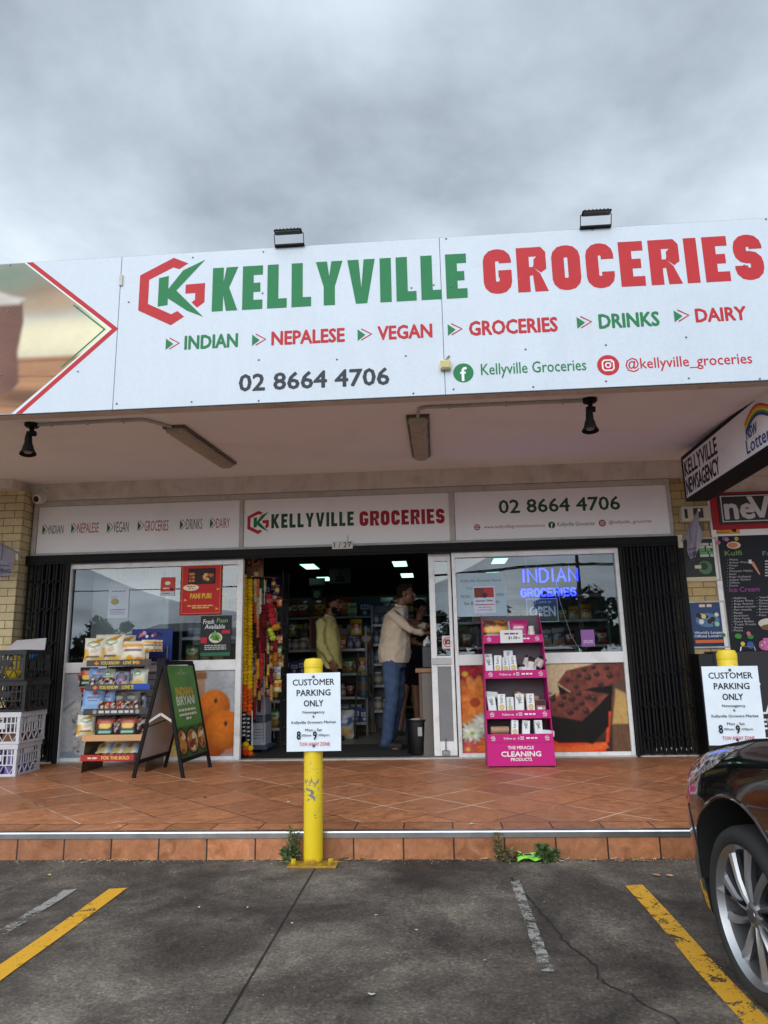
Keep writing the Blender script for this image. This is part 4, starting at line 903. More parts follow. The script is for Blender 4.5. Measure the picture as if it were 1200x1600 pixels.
# blue header and dark side card with a red star
hz0, hz1 = onY(200, 1012, RB_).z, onY(200, 985, RB_).z
q = MB(S(34,52,120)); q.box(RX0+.24, RX1+.05, RB_-.004, RB_+.004, 1.17, hz1+.01, bev=.001); pl = Fp(RB_, .0045)
r = random.Random(2)
for k in range(7): pl.disc(q, RX1-.25+.03*k, hz1-.05+r.uniform(-.02,.02), r.uniform(.012,.022), r.choice([S(220,150,190), S(230,230,235), S(30,26,60), S(190,40,60)]))
pl.poly(q, [(RX0+.33,hz1-.03),(RX0+.38,hz1-.05),(RX0+.31,hz1-.08)], S(220,120,120))
q.build('header', M['print'], t)
q = MB(S(44,38,62)); q.box(RX1+.016, RX1+.022, RF+.12, RB_-.01, .40, 1.20, bev=.001); pl = Plane((RX1+.0225, RF+.12, .4), (0,1,0), (0,0,1))
for k, zz_ in enumerate((.55, .18)):
    st = []
    for i in range(12): a = math.pi/2+i*math.pi/6; rr = .12 if i % 2 == 0 else .065; st.append((.135+rr*math.cos(a), zz_+rr*math.sin(a)))
    pl.poly(q, st, S(170,52,56))
    if k == 0: pl.text(q, 'SATE', .135, zz_-.02, .045, S(60,20,30), w=.16, bold=.03, align='C')
q.build('side_card', M['print'], t)
GRPs = 'packets on the snack rack'
A1 = packet('snack_packet', .20, .245, .10, p_bananachips); A2 = packet('snack_packet', .24, .21, .09, p_orange); A3 = packet('snack_packet', .22, .21, .07, p_blue); A4 = packet('snack_packet', .19, .20, .07, p_dark)
A5 = packet('snack_packet', .15, .175, .06, p_purple); A6 = packet('snack_packet', .09, .10, .05, p_red, sub=(8,10)); A7 = packet('snack_packet', .17, .17, .07, p_green); A8 = packet('snack_packet', .19, .20, .06, p_flat); A9 = packet('snack_packet', .19, .19, .07, p_grey); A10 = packet('snack_packet', .09, .095, .05, p_choc, sub=(8,10))
def rk(pr, px, sh, dy, label, rz=0, rx=-.2, sc=1, ry=0, dz=0):
    x = onY(px, 1100, RF+.08+dy).x
    return place(pr, 'snack_packet', label, 'snack packet', (x, RF+.06+dy, zsh[sh]+.005+dz), rz, rx, GRPs, sc, ry)
rk(A1, 143, 4, .02, 'white chip bag with orange fruit, leftmost on the top shelf of the rack', .15, -.12); rk(A1, 172, 4, .03, 'white chip bag, second from the left on the top shelf of the rack', -.2, -.1, 1.12)
rk(A1, 190, 4, .17, 'white chip bag behind the others on the top shelf', .3, -.1, 1.1); rk(A1, 160, 4, .18, 'orange topped bag at the back of the top shelf', -.1, -.05, 1.15)
rk(A2, 205, 4, .01, 'cream and orange bag of round snacks at the right of the top shelf', .08, -.2); rk(A2, 216, 4, .12, 'cream and orange bag tucked behind the front one on the top shelf', -.3, -.1, .9)
for k in range(3): rk(A2, 229+6*k, 4, .06+.06*k, 'small cream bag in the row at the right end of the top shelf', .5, -.1, .55, 0, .1)
rk(A3, 151, 3, .12, 'light blue bag standing at the back of the second shelf', 0, -.1, .85); rk(A7, 171, 3, .13, 'green and gold bag at the back of the second shelf', .1, -.1)
for k, px in enumerate((141, 151, 161, 172, 179)): rk(A6, px, 3, .0+.02*(k % 2), 'small dark red and white sweet packet at the front of the second shelf', .4*(k-2), -.3-.1*k, 1.0, .4*(k % 2))
rk(A5, 189, 3, .03, 'purple bag with dark centre on the second shelf', .1); rk(A5, 200, 3, .09, 'dark purple bag behind its neighbour on the second shelf', -.2, -.1, 1.1); rk(A7, 217, 3, .03, 'white and green bag at the right of the second shelf', -.1)
rk(A3, 146, 2, .02, 'light blue bag at the left front of the middle shelf', .1, -.2); rk(A3, 164, 2, .08, 'light blue bag behind the first on the middle shelf', -.15, -.15, 1.02); rk(A9, 187, 2, .12, 'grey bag in the middle of the middle shelf', .1, -.1); rk(A9, 207, 2, .12, 'grey bag at the right of the middle shelf', -.1, -.1)
for k, px in enumerate((159, 168, 178, 187, 196, 205, 213)): rk(A10 if k % 2 else A6, px, 2, -.0+.02*(k % 2), ('small red and gold sweet packet at the front of the middle shelf' if k % 2 else 'small dark red sweet packet at the front of the middle shelf'), .5*(k % 3-1), -.3-.1*(k % 3), 1, .5*(k % 3-1))
rk(A1, 138, 1, .04, 'cream chip bag leaning at the left of the fourth shelf', .35, -.25, .86); rk(A4, 168, 1, .02, 'black bag with yellow label, left of two on the fourth shelf', .1); rk(A4, 203, 1, .02, 'black bag with yellow label, right of two on the fourth shelf', .05, -.2, 1.02); rk(A6, 187, 1, .07, 'dark red packet between the black bags', .2, -.1, 1.7); rk(A6, 219, 1, .07, 'dark red packet right of the black bags', .2, -.1, 1.7)
rk(A8, 170, 0, .10, 'white and gold packet lying on the bottom shelf at left', .25, -1.2, 1.0, 0, .02); rk(A8, 193, 0, .10, 'white and gold packet lying on the bottom shelf in the middle', .25, -1.2, 1.0, 0, .02); rk(A8, 212, 0, .10, 'white and blue packet lying at the right of the bottom shelf', .25, -1.2, 1.0, 0, .02)
for k, px_ in enumerate((136, 150, 158, 178, 196, 213, 220)): rk(A4 if k % 3 == 1 else A6 if k % 3 else A5, px_, 2, .16, ('small black bag' if k % 3 == 1 else 'dark red packet' if k % 3 else 'small purple bag')+' at the back of the middle shelf of the rack', .2*(k % 3-1), -.05, .9 if k % 3 != 2 else 1.5)
for k, px_ in enumerate((150, 158, 180, 196, 208, 216)): rk(A10 if k % 2 else A4, px_, 1, .17, ('red and gold packet' if k % 2 else 'black bag')+' at the back of the fourth shelf of the rack', .2*(k % 3-1), -.05, 1.5 if k % 2 else .95)
for k, px_ in enumerate((137, 160, 182, 196, 210)): rk(A5 if k % 2 else A4, px_, 3, .18, ('purple bag' if k % 2 else 'black bag with yellow label')+' at the back of the second shelf of the rack', .1, -.05, .95)
# ================================================================ folding board
ang = R_(-3); ca_, sa_ = math.cos(ang), math.sin(ang)
t = thing('folding_board', 'black framed folding board with a green biryani poster on the tiles', 'a-frame sign', (-2.46, 6.84, ZS))
C0 = Vector((-2.48, 6.80, ZS)); D_ = Vector((-sa_, ca_, 0)); S_ = Vector((ca_, sa_, 0)); HB = 1.02; hw = .33; sp_ = .23
topz = onY(275, 1038, 6.84).z-ZS
def leaf(sgn, nm):
    a0 = C0 - D_*hw; a1 = C0 + D_*hw; tp = Vector((0,0,topz)); off = S_*(sgn*sp_)
    e = [a0+tp+S_*(sgn*.012), a0+off, a1+off, a1+tp+S_*(sgn*.012)]
    q = MB(BLK); up = (e[1]-e[0]).normalized(); q.bar(e[0], e[1], .03, .022, D_); q.bar(e[3], e[2], .03, .022, D_)
    q.bar(e[0]-up*.014, e[3]-up*.014, .022, .034, up); b0, b1 = e[0].lerp(e[1], .86), e[3].lerp(e[2], .86); q.bar(b0, b1, .022, .034, up); return q.build(nm, M['black_steel'], t), e, up
f1, e, up = leaf(1, 'front_frame'); f2, e2, up2 = leaf(-1, 'rear_frame')
n1 = D_.cross(-up).normalized(); n1 = n1 if n1.x > 0 else -n1
P = Pic(50, 90, S(70,128,62), asp=.62); P.put(P.sh(.36-P.Y, .3)*.6, S(110,160,80)); P.put(P.sh(P.Y-.33, .02), S(60,96,50)); P.put(P.sh(P.nz(5, 3)-.42, .1)*.25, S(40,90,44))
for cx_, cy_, rx_, ry_ in ((.09,.17,.12,.15),(.32,.16,.16,.15),(.55,.17,.12,.15)):
    P.put(P.ell(cx_, cy_, rx_*.95, ry_, 0, .02), S(44,34,30)); P.put(P.ell(cx_, cy_, rx_*.78, ry_*.8, 0, .02), S(190,130,70)); P.put(P.ell(cx_, cy_, rx_*.7, ry_*.7)*P.sh(.5-P.nz(14, 6), .1), S(120,60,36)); P.put(P.ell(cx_, cy_, rx_*.7, ry_*.7)*P.sh(.64-P.nz(13, 16), .05), S(226,206,160))
Ht = (e[1]-e[0]).length; Wd = 2*hw
pl = Plane(e[1].lerp(e[0], .155)+n1*.006 + D_*.016, D_, -up); Hh = Ht*.155; Wd -= .032; Hh = Ht*.83
q = MB(S(70,128,62)); vs = [pl.P(x, y, h) for h in (-.006, 0) for x, y in ((0,0),(Wd,0),(Wd,Hh),(0,Hh))]; q.add(vs, [(3,2,1,0),(4,5,6,7),(0,1,5,4),(1,2,6,5),(2,3,7,6),(3,0,4,7)])
pl.pic(q, P, 0, 0, Wd, Hh)
cc = Wd/2; pl.text(q, 'INDIAN', cc, Hh*.66, .078, S(228,176,60), w=.40, bold=.035, align='C'); pl.text(q, 'BIRYANI', cc, Hh*.56, .078, S(228,232,222), w=.42, bold=.035, align='C')
for k, (y, w_) in enumerate(((.49,.4),(.44,.4),(.395,.12))): pl.bars(q, cc, Hh*y, w_, .022, S(226,226,206), k+3, 'C'); 
for a, c_ in ((-.06, .02), (0, .05), (.06, .02)): pl.path(q, [(cc+a-.04, Hh*.9), (cc+a, Hh*.9+c_), (cc+a+.04, Hh*.9)], .006, S(190,210,170))
q.build('poster', M['print'], t)
n2 = Vector((-n1.x, n1.y, n1.z)); 
q = MB(S(190,180,182)); a_, b_, c_, d_ = e2[0].lerp(e2[1], .03), e2[0].lerp(e2[1], .85), e2[3].lerp(e2[2], .85), e2[3].lerp(e2[2], .03); nn = (b_-a_).cross(d_-a_).normalized()*.003
q.add([a_+nn, b_+nn, c_+nn, d_+nn, a_-nn, b_-nn, c_-nn, d_-nn], [(0,1,2,3),(7,6,5,4)]); q.build('rear_panel', M['plastic'], t)
q = MB(S(214,214,212)); k = .52; fa = e2[0].lerp(e2[1], k); fb_ = e[0].lerp(e[1], k); mdl = (fa+fb_)/2+Vector((0,0,.075)); q.bar(fa, mdl, .008, .022, (0,0,1)); q.bar(mdl, fb_, .008, .022, (0,0,1)); q.build('stay', M['alu_frame'], t)
q = MB(BLK); q.bar(e2[0].lerp(e2[1], .56), e2[3].lerp(e2[2], .5), .008, .012, (0,0,1)); q.build('strap', M['black_steel'], t)
# ================================================================ pink display
PX0, PX1, PF, PB = .432, 1.05, 6.91, 7.25; PK = S(196,34,124); PKD = S(150,30,100)
t = thing('cardboard_display', 'pink cardboard display of cleaning products before the right window', 'display stand', ((PX0+PX1)/2, (PF+PB)/2, ZS))
zl = [onY(815, v, PF).z for v in (1153, 1116, 1053, 997)]
def yfz(z): return PF + .13*max(0, (z-.4)/.95)
ztop = onY(800, 962, 7.2).z
for x0_, sg in ((PX0, 1), (PX1, -1)):
    q = MB(PK); tp = sg*.022; zt = onY(752, 992, 7.03).z
    A_ = [(x0_, PF-.005), (x0_+tp*.0, PB)]; th = .006*sg
    def sx_(z): return x0_ + tp*(z-ZS)/1.2
    prof = [(PF-.004, ZS), (PB, ZS), (PB, ztop+.02), (PB-.05, ztop+.015), (yfz(zt)+.02, zt+.02), (yfz(zt)-.004, zt-.035)]
    vs = [(sx_(z), y, z) for y, z in prof] + [(sx_(z)+th, y, z) for y, z in prof]; n = len(prof)
    q.add(vs, [tuple(range(n)), tuple(range(2*n-1, n-1, -1))] + [(i, (i+1) % n, n+(i+1) % n, n+i) for i in range(n)]); q.build('side_panel', M['print'], t)
q = MB(S(96,84,92)); q.box(PX0+.02, PX1-.02, PB-.012, PB-.004, ZS, ztop+.0); q.build('back_panel', M['print'], t)
for i, z in enumerate(zl):
    yf = yfz(z); xi0, xi1 = PX0+.008+.022*(z-ZS)/1.2, PX1-.008-.022*(z-ZS)/1.2
    q = MB(S(120,60,96)); q.box(xi0, xi1, yf+.006, PB-.014, z-.035, z-.029); sh = q.build('shelf', M['print'], t)
    q = MB(PK); q.box(xi0-.004, xi1+.004, yf-.003, yf+.003, z-.04, z+.035); pl = Fp(yf, .0035)
    for x in (xi0+.05, xi1-.05):
        pl.text(q, 'the', x, z+.012, .010, WHT, bold=.03, align='C'); pl.text(q, 'Pink', x, z-.006, .016, WHT, bold=.04, align='C'); pl.text(q, 'stuff', x, z-.022, .013, WHT, bold=.04, align='C')
    xm = (xi0+xi1)/2
    if i < 3:
        pl.text(q, 'Follow us', xm-.15, z-.012, .019, WHT, w=.105, bold=.02); pl.text(q, 'd', xm-.024, z-.012, .022, WHT, bold=.02); pl.path(q, [(xm+.005,z-.012),(xm+.03,z-.012),(xm+.03,z+.012),(xm+.005,z+.012)], .004, WHT, True); pl.ring(q, xm+.0175, z, .007, .003, WHT, 12)
    pl.bars(q, xm+.055, z-.008, .1, .014, WHT, 7)
    q.build('shelf_front', M['print'], sh)
zb = zl[0]-.042; q = MB(PK); q.box(PX0+.006, PX1-.006, PF-.003, PF+.005, ZS+.01, zb, bev=.001); pl = Fp(PF, .0035); xm = (PX0+PX1)/2
pl.text(q, 'THE MIRACLE', xm-.0, ZS+.158, .027, WHT, w=.235, bold=.04, align='C'); pl.text(q, 'CLEANING', xm, ZS+.095, .042, WHT, w=.36, bold=.05, align='C'); pl.text(q, 'PRODUCTS', xm, ZS+.055, .026, WHT, w=.19, bold=.04, align='C')
q.build('base_front', M['print'], t)
# price card hung on the top lip
t = thing('price_card', 'white price card taped to the top lip of the pink display', 'price card', (.70, yfz(1.25)-.01, 1.18))
(x0, z0), (x1, z1) = xz(782, 1005, yfz(1.25)), xz(816, 984, yfz(1.25)); q = MB(S(226,226,228)); yy = yfz(zl[3])-.006
q.add([(x0,yy-.012,z0),(x1,yy-.014,z0+.002),(x1,yy,z1),(x0,yy,z1)], [(0,1,2,3)]); pl = Plane((x0,yy-.013,z0),(1,0,0),(0,0.1,1)); pl.k = 6
pl.bars(q, (x1-x0)/2, (z1-z0)*.66, .13, .014, S(70,70,76), 5, 'C'); pl.text(q, '$1.50', (x1-x0)*.36, (z1-z0)*.3, .026, S(60,60,66), bold=.03); pl.bars(q, (x1-x0)*.66, (z1-z0)*.34, .05, .008, S(110,110,116), 9)
q.build('card', M['print'], t)
# its goods
def carton(w, h, d, kind, seed=0):
    P = Pic(12, 30, S(226,230,232), asp=w/h); r = random.Random(seed)
    if kind == 'coin': P.put(P.ell(.5*P.asp,.42,.115,.125,0,.03), S(186,132,66)); P.put(P.ell(.5*P.asp,.42,.085,.095,0,.03), S(228,196,120)); P.put(P.ell(.72*P.asp,.1,.05,.06), S(90,140,170)); 
    elif kind == 'leaf': P.put(P.ell(.3*P.asp,.78,.03,.16,.5,.03), S(86,140,70)); P.put(P.ell(.55*P.asp,.7,.025,.16,-.4,.03), S(110,160,90)); P.put(P.ell(.4*P.asp,.12,.06,.05), S(60,130,80))
    elif kind == 'pear': P.put(P.ell(.5*P.asp,.45,.11,.13,0,.03), S(140,160,70)); P.put(P.ell(.5*P.asp,.45,.08,.09,0,.03), S(206,206,130))
    else: P.put(P.sh(np.abs(P.Y-.2)-.08,.03), S(150,190,214))
    for k in range(6):
        y = .62+.06*k; P.put(P.sh(np.abs(P.Y-y)-.016,.015)*P.sh(np.abs(P.X-(.42+.12*r.random())*P.asp)-.22*P.asp*r.uniform(.5,1),.02), S(62,70,84) if k % 2 else S(90,96,112))
    q = MB(S(218,222,226)); q.box(-w/2, w/2, -d/2, d/2, 0, h, bev=.003); pl = Plane((-w/2, -d/2, 0), (1,0,0), (0,0,1)); pl.pic(q, P, .003, .003, w-.003, h-.003)
    return q.build('carton', M['print'])
G2 = 'goods on the pink display'
cC = carton(.07, .20, .05, 'coin', 1); cL = carton(.075, .19, .05, 'leaf', 2); cP = carton(.07, .18, .05, 'pear', 3); cB = carton(.09, .12, .06, 'blue', 4)
def pk(pr, nm, px, sh, dy, label, rz=0, rx=-.16, ry=0, sc=1, dz=0, cat='carton'):
    y = yfz(zl[sh])+.05+dy; x = onY(px, 1100, y).x
    return place(pr, nm, label, cat, (x, y, zl[sh]-.029+dz), rz, rx, G2, sc, ry)
ordn = ['first', 'second', 'third', 'fourth']; shn = ['bottom', 'third', 'second', 'top']
pk(cL, 'carton', 767, 2, 0, 'white carton with leaves at the left end of the second shelf down', .1); pk(cC, 'carton', 780, 2, -.01, 'white carton with a gold disc, second from left on the upper shelf of cartons', -.05, -.1, .05, 1.02); pk(cC, 'carton', 793, 2, .02, 'white carton with a gold disc, third from left on the upper shelf of cartons', .05, -.1, 0, .93); pk(cC, 'carton', 806, 2, 0, 'white carton with a gold disc beside the jars', .05, -.1, -.06, 1.0)
pk(cB, 'carton', 765, 2, .13, 'pale blue box at the back left, above the leaf carton', 0, -.05, 0, 1, .10); pk(cB, 'carton', 798, 2, .14, 'pale blue box behind the gold disc cartons', 0, -.05, 0, 1, .13)
pk(cB, 'carton', 838, 2, .0, 'white and blue soap box lying at the right of the second shelf down', 1.4, -1.4, 0, 1, .045); pk(cB, 'carton', 842, 2, .07, 'white and blue soap box lying behind another box', 1.3, -1.4, 0, .9, .08)
pk(cL, 'carton', 770, 1, 0, 'white carton with leaves at the left end of the third shelf down', .1, -.1, -.08); pk(cC, 'carton', 784, 1, -.01, 'white carton with a gold disc, left of the pear carton', -.05, -.1, .0, 1.05); pk(cP, 'carton', 797, 1, .02, 'white carton with a green pear on the third shelf down', 0, -.1); pk(cL, 'carton', 811, 1, -.01, 'white carton with leaves in the middle of the third shelf down', .0, -.1, .04, 1.1); pk(cC, 'carton', 829, 1, -.01, 'white carton with a gold disc, right of the pear carton', .05, -.1, 0, 1.05)
pk(cC, 'carton', 801, 0, -.01, 'white carton with a round brown picture on the lowest shelf', .05, -.2, .08, .93); pk(cL, 'carton', 818, 0, 0, 'white carton with leaves, left of two on the lowest shelf', 0, -.2, .1, .95); pk(cL, 'carton', 839, 0, 0, 'white carton with leaves, right of two on the lowest shelf', .1, -.1, 0, .95)
def jar(col, lid, lab):
    q = MB(col); q.lathe([(0,0),(.034,0),(.036,.01),(.036,.085),(.03,.095)], (0,0,0), (0,0,1), 14, cols=[col,col,lab,col]); q.lathe([(.032,.09),(.033,.115),(0,.117)], (0,0,0), (0,0,1), 14, lid); return q.build('jar', M['plastic'], smooth=True)
jr = jar(S(120,84,76), S(40,32,34), S(220,210,206))
for k, (px, dy, dz) in enumerate(((818,.03,0),(824,.1,.09),(832,.02,.06),(843,.08,.08),(838,.14,.1))): pk(jr, 'jar', px, 2, dy, 'small brown jar heaped right of the white cartons', .4*k, -.5+.35*k, .5*(k % 2), 1, dz, 'jar')
q = MB(S(178,140,112)); q.lathe([(0,0),(.03,0),(.032,.005),(.032,.16),(.028,.166),(.02,.166),(.018,.15),(0,.15)], (0,0,0), (0,0,1), 16, cols=[S(210,180,150)]*1+[S(178,140,112)]*2+[S(196,170,140)]*4); ro = q.build('roll', M['print'], smooth=True)
for k, (px, sh, dy, dz, rz) in enumerate(((812,1,.10,.19,.1),(833,1,.10,.17,.9),(842,1,.12,.15,1.1))): pk(ro, 'roll', px, sh, dy, 'brown roll lying on top of the cartons of the third shelf', rz, -1.5, 0, 1, dz, 'roll')
for k, dz in enumerate((.03, .095)): pk(ro, 'roll', 765, 0, .03, 'pale brown roll in the pile at the left of the lowest shelf', 0, 0, 1.57, 1, dz, 'roll')
wr = carton(.08, .17, .04, 'coin', 9); wq = MB(S(150,110,104)); wq.box(-.045,.045,-.02,.02,0,.15, bev=.006); pl = Plane((-.045,-.02,0),(1,0,0),(0,0,1)); pl.k = 3
pl.rect(wq, .004,.10,.086,.145, S(60,34,34)); pl.rect(wq, .004,.02,.086,.05, S(206,176,150)); pl.bars(wq, .045,.065,.06,.02, S(236,226,220), 3, 'C'); wq = wq.build('carton', M['print']); pk(wq, 'carton', 845, 1, 0, 'brown and pink box at the right end of the third shelf down', -.1, -.1)
bpy.data.objects.remove(wr)
q = MB(S(224,226,228)); q.box(-.06,.06,-.03,.03,0,.06, bev=.01); sb_ = q.build('soap_bar', M['plastic']); pk(sb_, 'soap_bar', 852, 0, .02, 'white wrapped bar at the right end of the lowest shelf', .1, 0, .1, 1, .03, 'soap'); pk(sb_, 'soap_bar', 768, 1, .1, 'white wrapped bar lying on the left carton of the third shelf', .1, 0, .1, 1, .17, 'soap')
def p_gold(P):
    P.a[:] = S(96,52,22); P.put(P.sh(.55-P.nz(8,2),.1), S(190,110,30)); P.put(P.sh(np.abs(P.Y-.55)-.12,.04), S(226,170,40)); P.put(P.sh(P.Y-.3,.03), S(206,210,206)); P.put(P.ell(.5*P.asp,.1,.3,.1), S(150,150,140))
pk(packet('snack_packet', .25, .20, .08, p_gold), 'snack_packet', 780, 3, .03, 'brown and gold bag with a silver base on top of the pink display', .05, -.1, 0, 1, .01, 'bag')
def p_pink(P):
    P.a[:] = S(180,28,110); P.put(P.ell(.6*P.asp,.05,.34,.28), S(196,200,170)); P.put(P.sh(np.abs(P.Y-.62)-.05,.03)*P.sh(np.abs(P.X-.45*P.asp)-.3*P.asp), S(236,200,220))
pk(packet('snack_packet', .18, .20, .07, p_pink), 'snack_packet', 818, 3, .03, 'deep pink pouch on top of the pink display', 0, -.1, 0, 1, .01, 'bag')
pk(cC, 'carton', 800, 3, .09, 'white carton with a gold disc between two bags on top of the display', 0, -.05, 0, .95, .01); q = MB(S(206,196,176)); q.lathe([(0,0),(.034,0),(.036,.02),(.036,.09),(.028,.12),(.028,.15),(0,.152)], (0,0,0), (0,0,1), 14, cols=[S(226,222,214),S(206,176,130),S(226,222,214),S(206,206,200),S(214,214,214),S(214,214,214)]); pk(q.build('jar', M['clear_plastic'] if False else M['plastic'], smooth=True), 'jar', 837, 3, .03, 'pale jar at the right end of the top shelf', 0, 0, 0, 1, 0, 'jar')
# ================================================================ milk crates by the left grille
def crate(col, x, y, z, rz, label):
    t = thing('milk_crate', label, 'crate', (x, y, z), rz, 'stacked plastic crates'); Wc, Dc, Hc = .42, .44, .285
    q = MB(col); b = .014
    for z0, z1, o in ((0,.022,.004),(.095,.105,0),(.18,.19,0),(Hc-.045,Hc,.007)):
        q.box(-Wc/2-o, Wc/2+o, -Dc/2-o, -Dc/2+.008, z0, z1); q.box(-Wc/2-o, Wc/2+o, Dc/2-.008, Dc/2+o, z0, z1); q.box(-Wc/2-o, -Wc/2+.008, -Dc/2+.008, Dc/2-.008, z0, z1); q.box(Wc/2-.008, Wc/2+o, -Dc/2+.008, Dc/2-.008, z0, z1)
    for sx in (-1,1):
        for sy in (-1,1): q.box(sx*(Wc/2-.03), sx*Wc/2, sy*(Dc/2-.012), sy*(Dc/2+.002), .02, Hc-.04); q.box(sx*(Wc/2-.012), sx*(Wc/2+.002), sy*(Dc/2-.03), sy*(Dc/2-.0125), .02, Hc-.04)
    for k in range(9):
        u = -Wc/2+.05+(Wc-.10)*k/8
        for sy in (-1,1): q.box(u-.006, u+.006, sy*(Dc/2-.007), sy*(Dc/2-.001), .105, Hc-.044)
        u = -Dc/2+.05+(Dc-.10)*k/8
        for sx in (-1,1): q.box(sx*(Wc/2-.007), sx*(Wc/2-.001), u-.006, u+.006, .105, Hc-.044)
    for k in range(4):
        for d in (-1, 1):
            u = -Wc/2+.06+.10*k; 
            for sy in (-1,1): q.bar((u, sy*(Dc/2-.004), .02), (u+d*.045, sy*(Dc/2-.004), .097), .005, .010, (0,1,0))
            u = -Dc/2+.065+.10*k
            for sx in (-1,1): q.bar((sx*(Wc/2-.004), u, .02), (sx*(Wc/2-.004), u+d*.045, .097), .005, .010, (1,0,0))
    q.box(-.07, .07, -Dc/2-.006, -Dc/2+.004, .135, .182); q.box(Wc/2-.004, Wc/2+.006, -.07, .07, .19, .232)
    q.build('basket', M['plastic'], t, local=True)
    q = MB(col)
    for k in range(8): q.box(-Wc/2+.01, Wc/2-.01, -Dc/2+.02+.054*k, -Dc/2+.05+.054*k, .004, .012)
    q.build('base', M['plastic'], t, local=True); return t
GR_ = S(196,198,204)
cxx, cyy2 = -4.12, 6.86
crate(GR_, cxx-.02, cyy2, ZS, .04, 'pale grey plastic crate at the foot of the stack, holding purple bottles'); crate(GR_, cxx, cyy2, ZS+.288, .0, 'pale grey plastic crate second from the ground in the stack')
crate(BLK, cxx+.02, cyy2, ZS+.576, .03, 'black plastic crate third from the ground in the stack'); crate(BLK, cxx+.02, cyy2-.02, ZS+.864, -.02, 'black plastic crate on top of the stack')
q = MB(S(120,96,170)); q.lathe([(0,0),(.045,0),(.048,.02),(.048,.14),(.03,.18),(.018,.19),(.018,.215),(0,.216)], (0,0,0), (0,0,1), 14, cols=[S(126,104,176)]*3+[S(150,130,196)]*2+[S(230,230,236)]*2); bo = q.build('bottle', M['plastic'], smooth=True)
for i in range(3):
    for j in range(3): place(bo, 'bottle', 'purple bottle standing in the lowest grey crate', 'bottle', (cxx-.14+.12*i, cyy2-.14+.13*j, ZS+.014), 0, 0, 'purple bottles in the lowest crate')
q = MB(S(120,84,58)); q.box(-.075,.075,-.075,.075,0,.10, bev=.004); cb_ = q.build('cardboard_box', M['print'])
for i in range(2):
    for j in range(2): place(cb_, 'cardboard_box', 'small brown box inside the upper grey crate', 'box', (cxx-.09+.18*i, cyy2-.1+.19*j, ZS+.302), .1*i, 0, 'boxes in the upper grey crate')
q = MB(S(206,178,40)); q.ell((0,0,.1), (.1,.09,.12), 14, 10); yb = q.build('bundle', M['foil'], smooth=True); place(yb, 'bundle', 'yellow bundle seen through the side of the top black crate', 'bag', (cxx+.04, cyy2-.1, ZS+.88))
q = MB(S(200,200,206)); q.ell((0,0,.1), (.09,.1,.12), 12, 8); yb = q.build('bundle', M['foil'], smooth=True); place(yb, 'bundle', 'white bundle beside the yellow one in the top black crate', 'bag', (cxx-.14, cyy2-.1, ZS+.88))
q = MB(S(50,110,190)); q.ell((0,0,.05), (.07,.05,.05), 12, 8); yb = q.build('bundle', M['foil'], smooth=True); place(yb, 'bundle', 'small bright blue bundle at the back of the top black crate', 'bag', (cxx+.08, cyy2+.14, ZS+1.06))
q = MB(S(192,188,190)); a = [(-4.22,6.80,1.305),(-3.92,6.98,1.305),(-3.94,7.03,1.425),(-4.20,6.95,1.405)]
q.add([Vector(p) for p in a]+[Vector(p)+Vector((.002,.006,0)) for p in a], [(0,1,2,3),(7,6,5,4),(0,4,5,1),(1,5,6,2),(2,6,7,3),(3,7,4,0)]); q.add([(-4.22,6.80,1.304),(-4.20,6.95,1.404),(-4.31,6.97,1.305)], [(0,1,2)], S(70,40,34))
tag(q.build('cardboard_flap', M['print'], base=(-4,6.9,1.295)), 'bent grey cardboard sheet standing on the top black crate', 'cardboard')
# ================================================================ pictures and papers on the glass and panels
def sheet(name, label, cat, x0, x1, z0, z1, Y, draw=None, P=None, th=.0012, col=None, group=None, mt='print'):
    q = MB(col or S(226,228,230)); q.box(x0, x1, Y-th, Y, z0, z1); pl = Fp(Y-th, .0004)
    if P is not None: pl.pic(q, P, x0, z0, x1, z1)
    if draw: draw(q, pl, x0, z0, x1-x0, z1-z0)
    return tag(q.build(name, M[mt], base=((x0+x1)/2, Y, z0)), label, cat, group)
def pxsheet(name, label, cat, u0, v0, u1, v1, Y, **k):       # (u0,v0) top left, (u1,v1) bottom right in photo pixels
    uc, vc = (u0+u1)/2, (v0+v1)/2
    return sheet(name, label, cat, xz(u0, vc, Y)[0], xz(u1, vc, Y)[0], xz(uc, v1, Y)[1], xz(uc, v0, Y)[1], Y, **k)
YP = YF+.010
# --- brownies
W_, H_ = 128, 104; A_ = 1.23; P = Pic(W_, H_, S(92,70,58), asp=A_); X, Y = P.X, P.Y
P.put(P.sh(Y-.35, .5), S(60,36,28)); P.put(P.poly([(.12,.95),(.05,.7),(.3,.55),(.7,.75),(.85,1.05),(.2,1.05)], .05), S(214,192,152)); P.put(P.poly([(-.1,1.1),(-.1,.86),(.2,.98),(.3,1.1)], .05), S(150,128,104))
P.put(P.poly([(-.05,-.05),(-.05,.30),(.3,.1),(.95,.1),(1.05,.62),(.98,.64),(.9,-.05)], .02), S(226,74,34)); P.put(P.poly([(0,.0),(.6,.0),(.95,.04),(.92,.10),(.4,.05),(0,.09)], .02), S(228,104,48)); P.put(P.poly([(.30,.62),(.42,.74),(.4,.62)], .03), S(220,84,40))
P.put(P.poly([(1.03,.1),(1.10,.62),(1.3,.66),(1.3,-.1),(.98,-.1)], .02), S(110,78,58)); P.put(P.poly([(1.02,.3),(1.10,.70),(1.3,.62),(1.3,.3)], .03), S(196,160,96))
wd = P.poly([(.99,-.02),(1.02,.3),(1.3,.3),(1.3,-.05)], .02); P.a = P.a*(1-wd[..., None])+wd[..., None]*np.array(S(104,74,54))*(.7+.6*vnoise(W_,H_,20,5,3))[..., None]
nzb = P.nz(18, 2); 
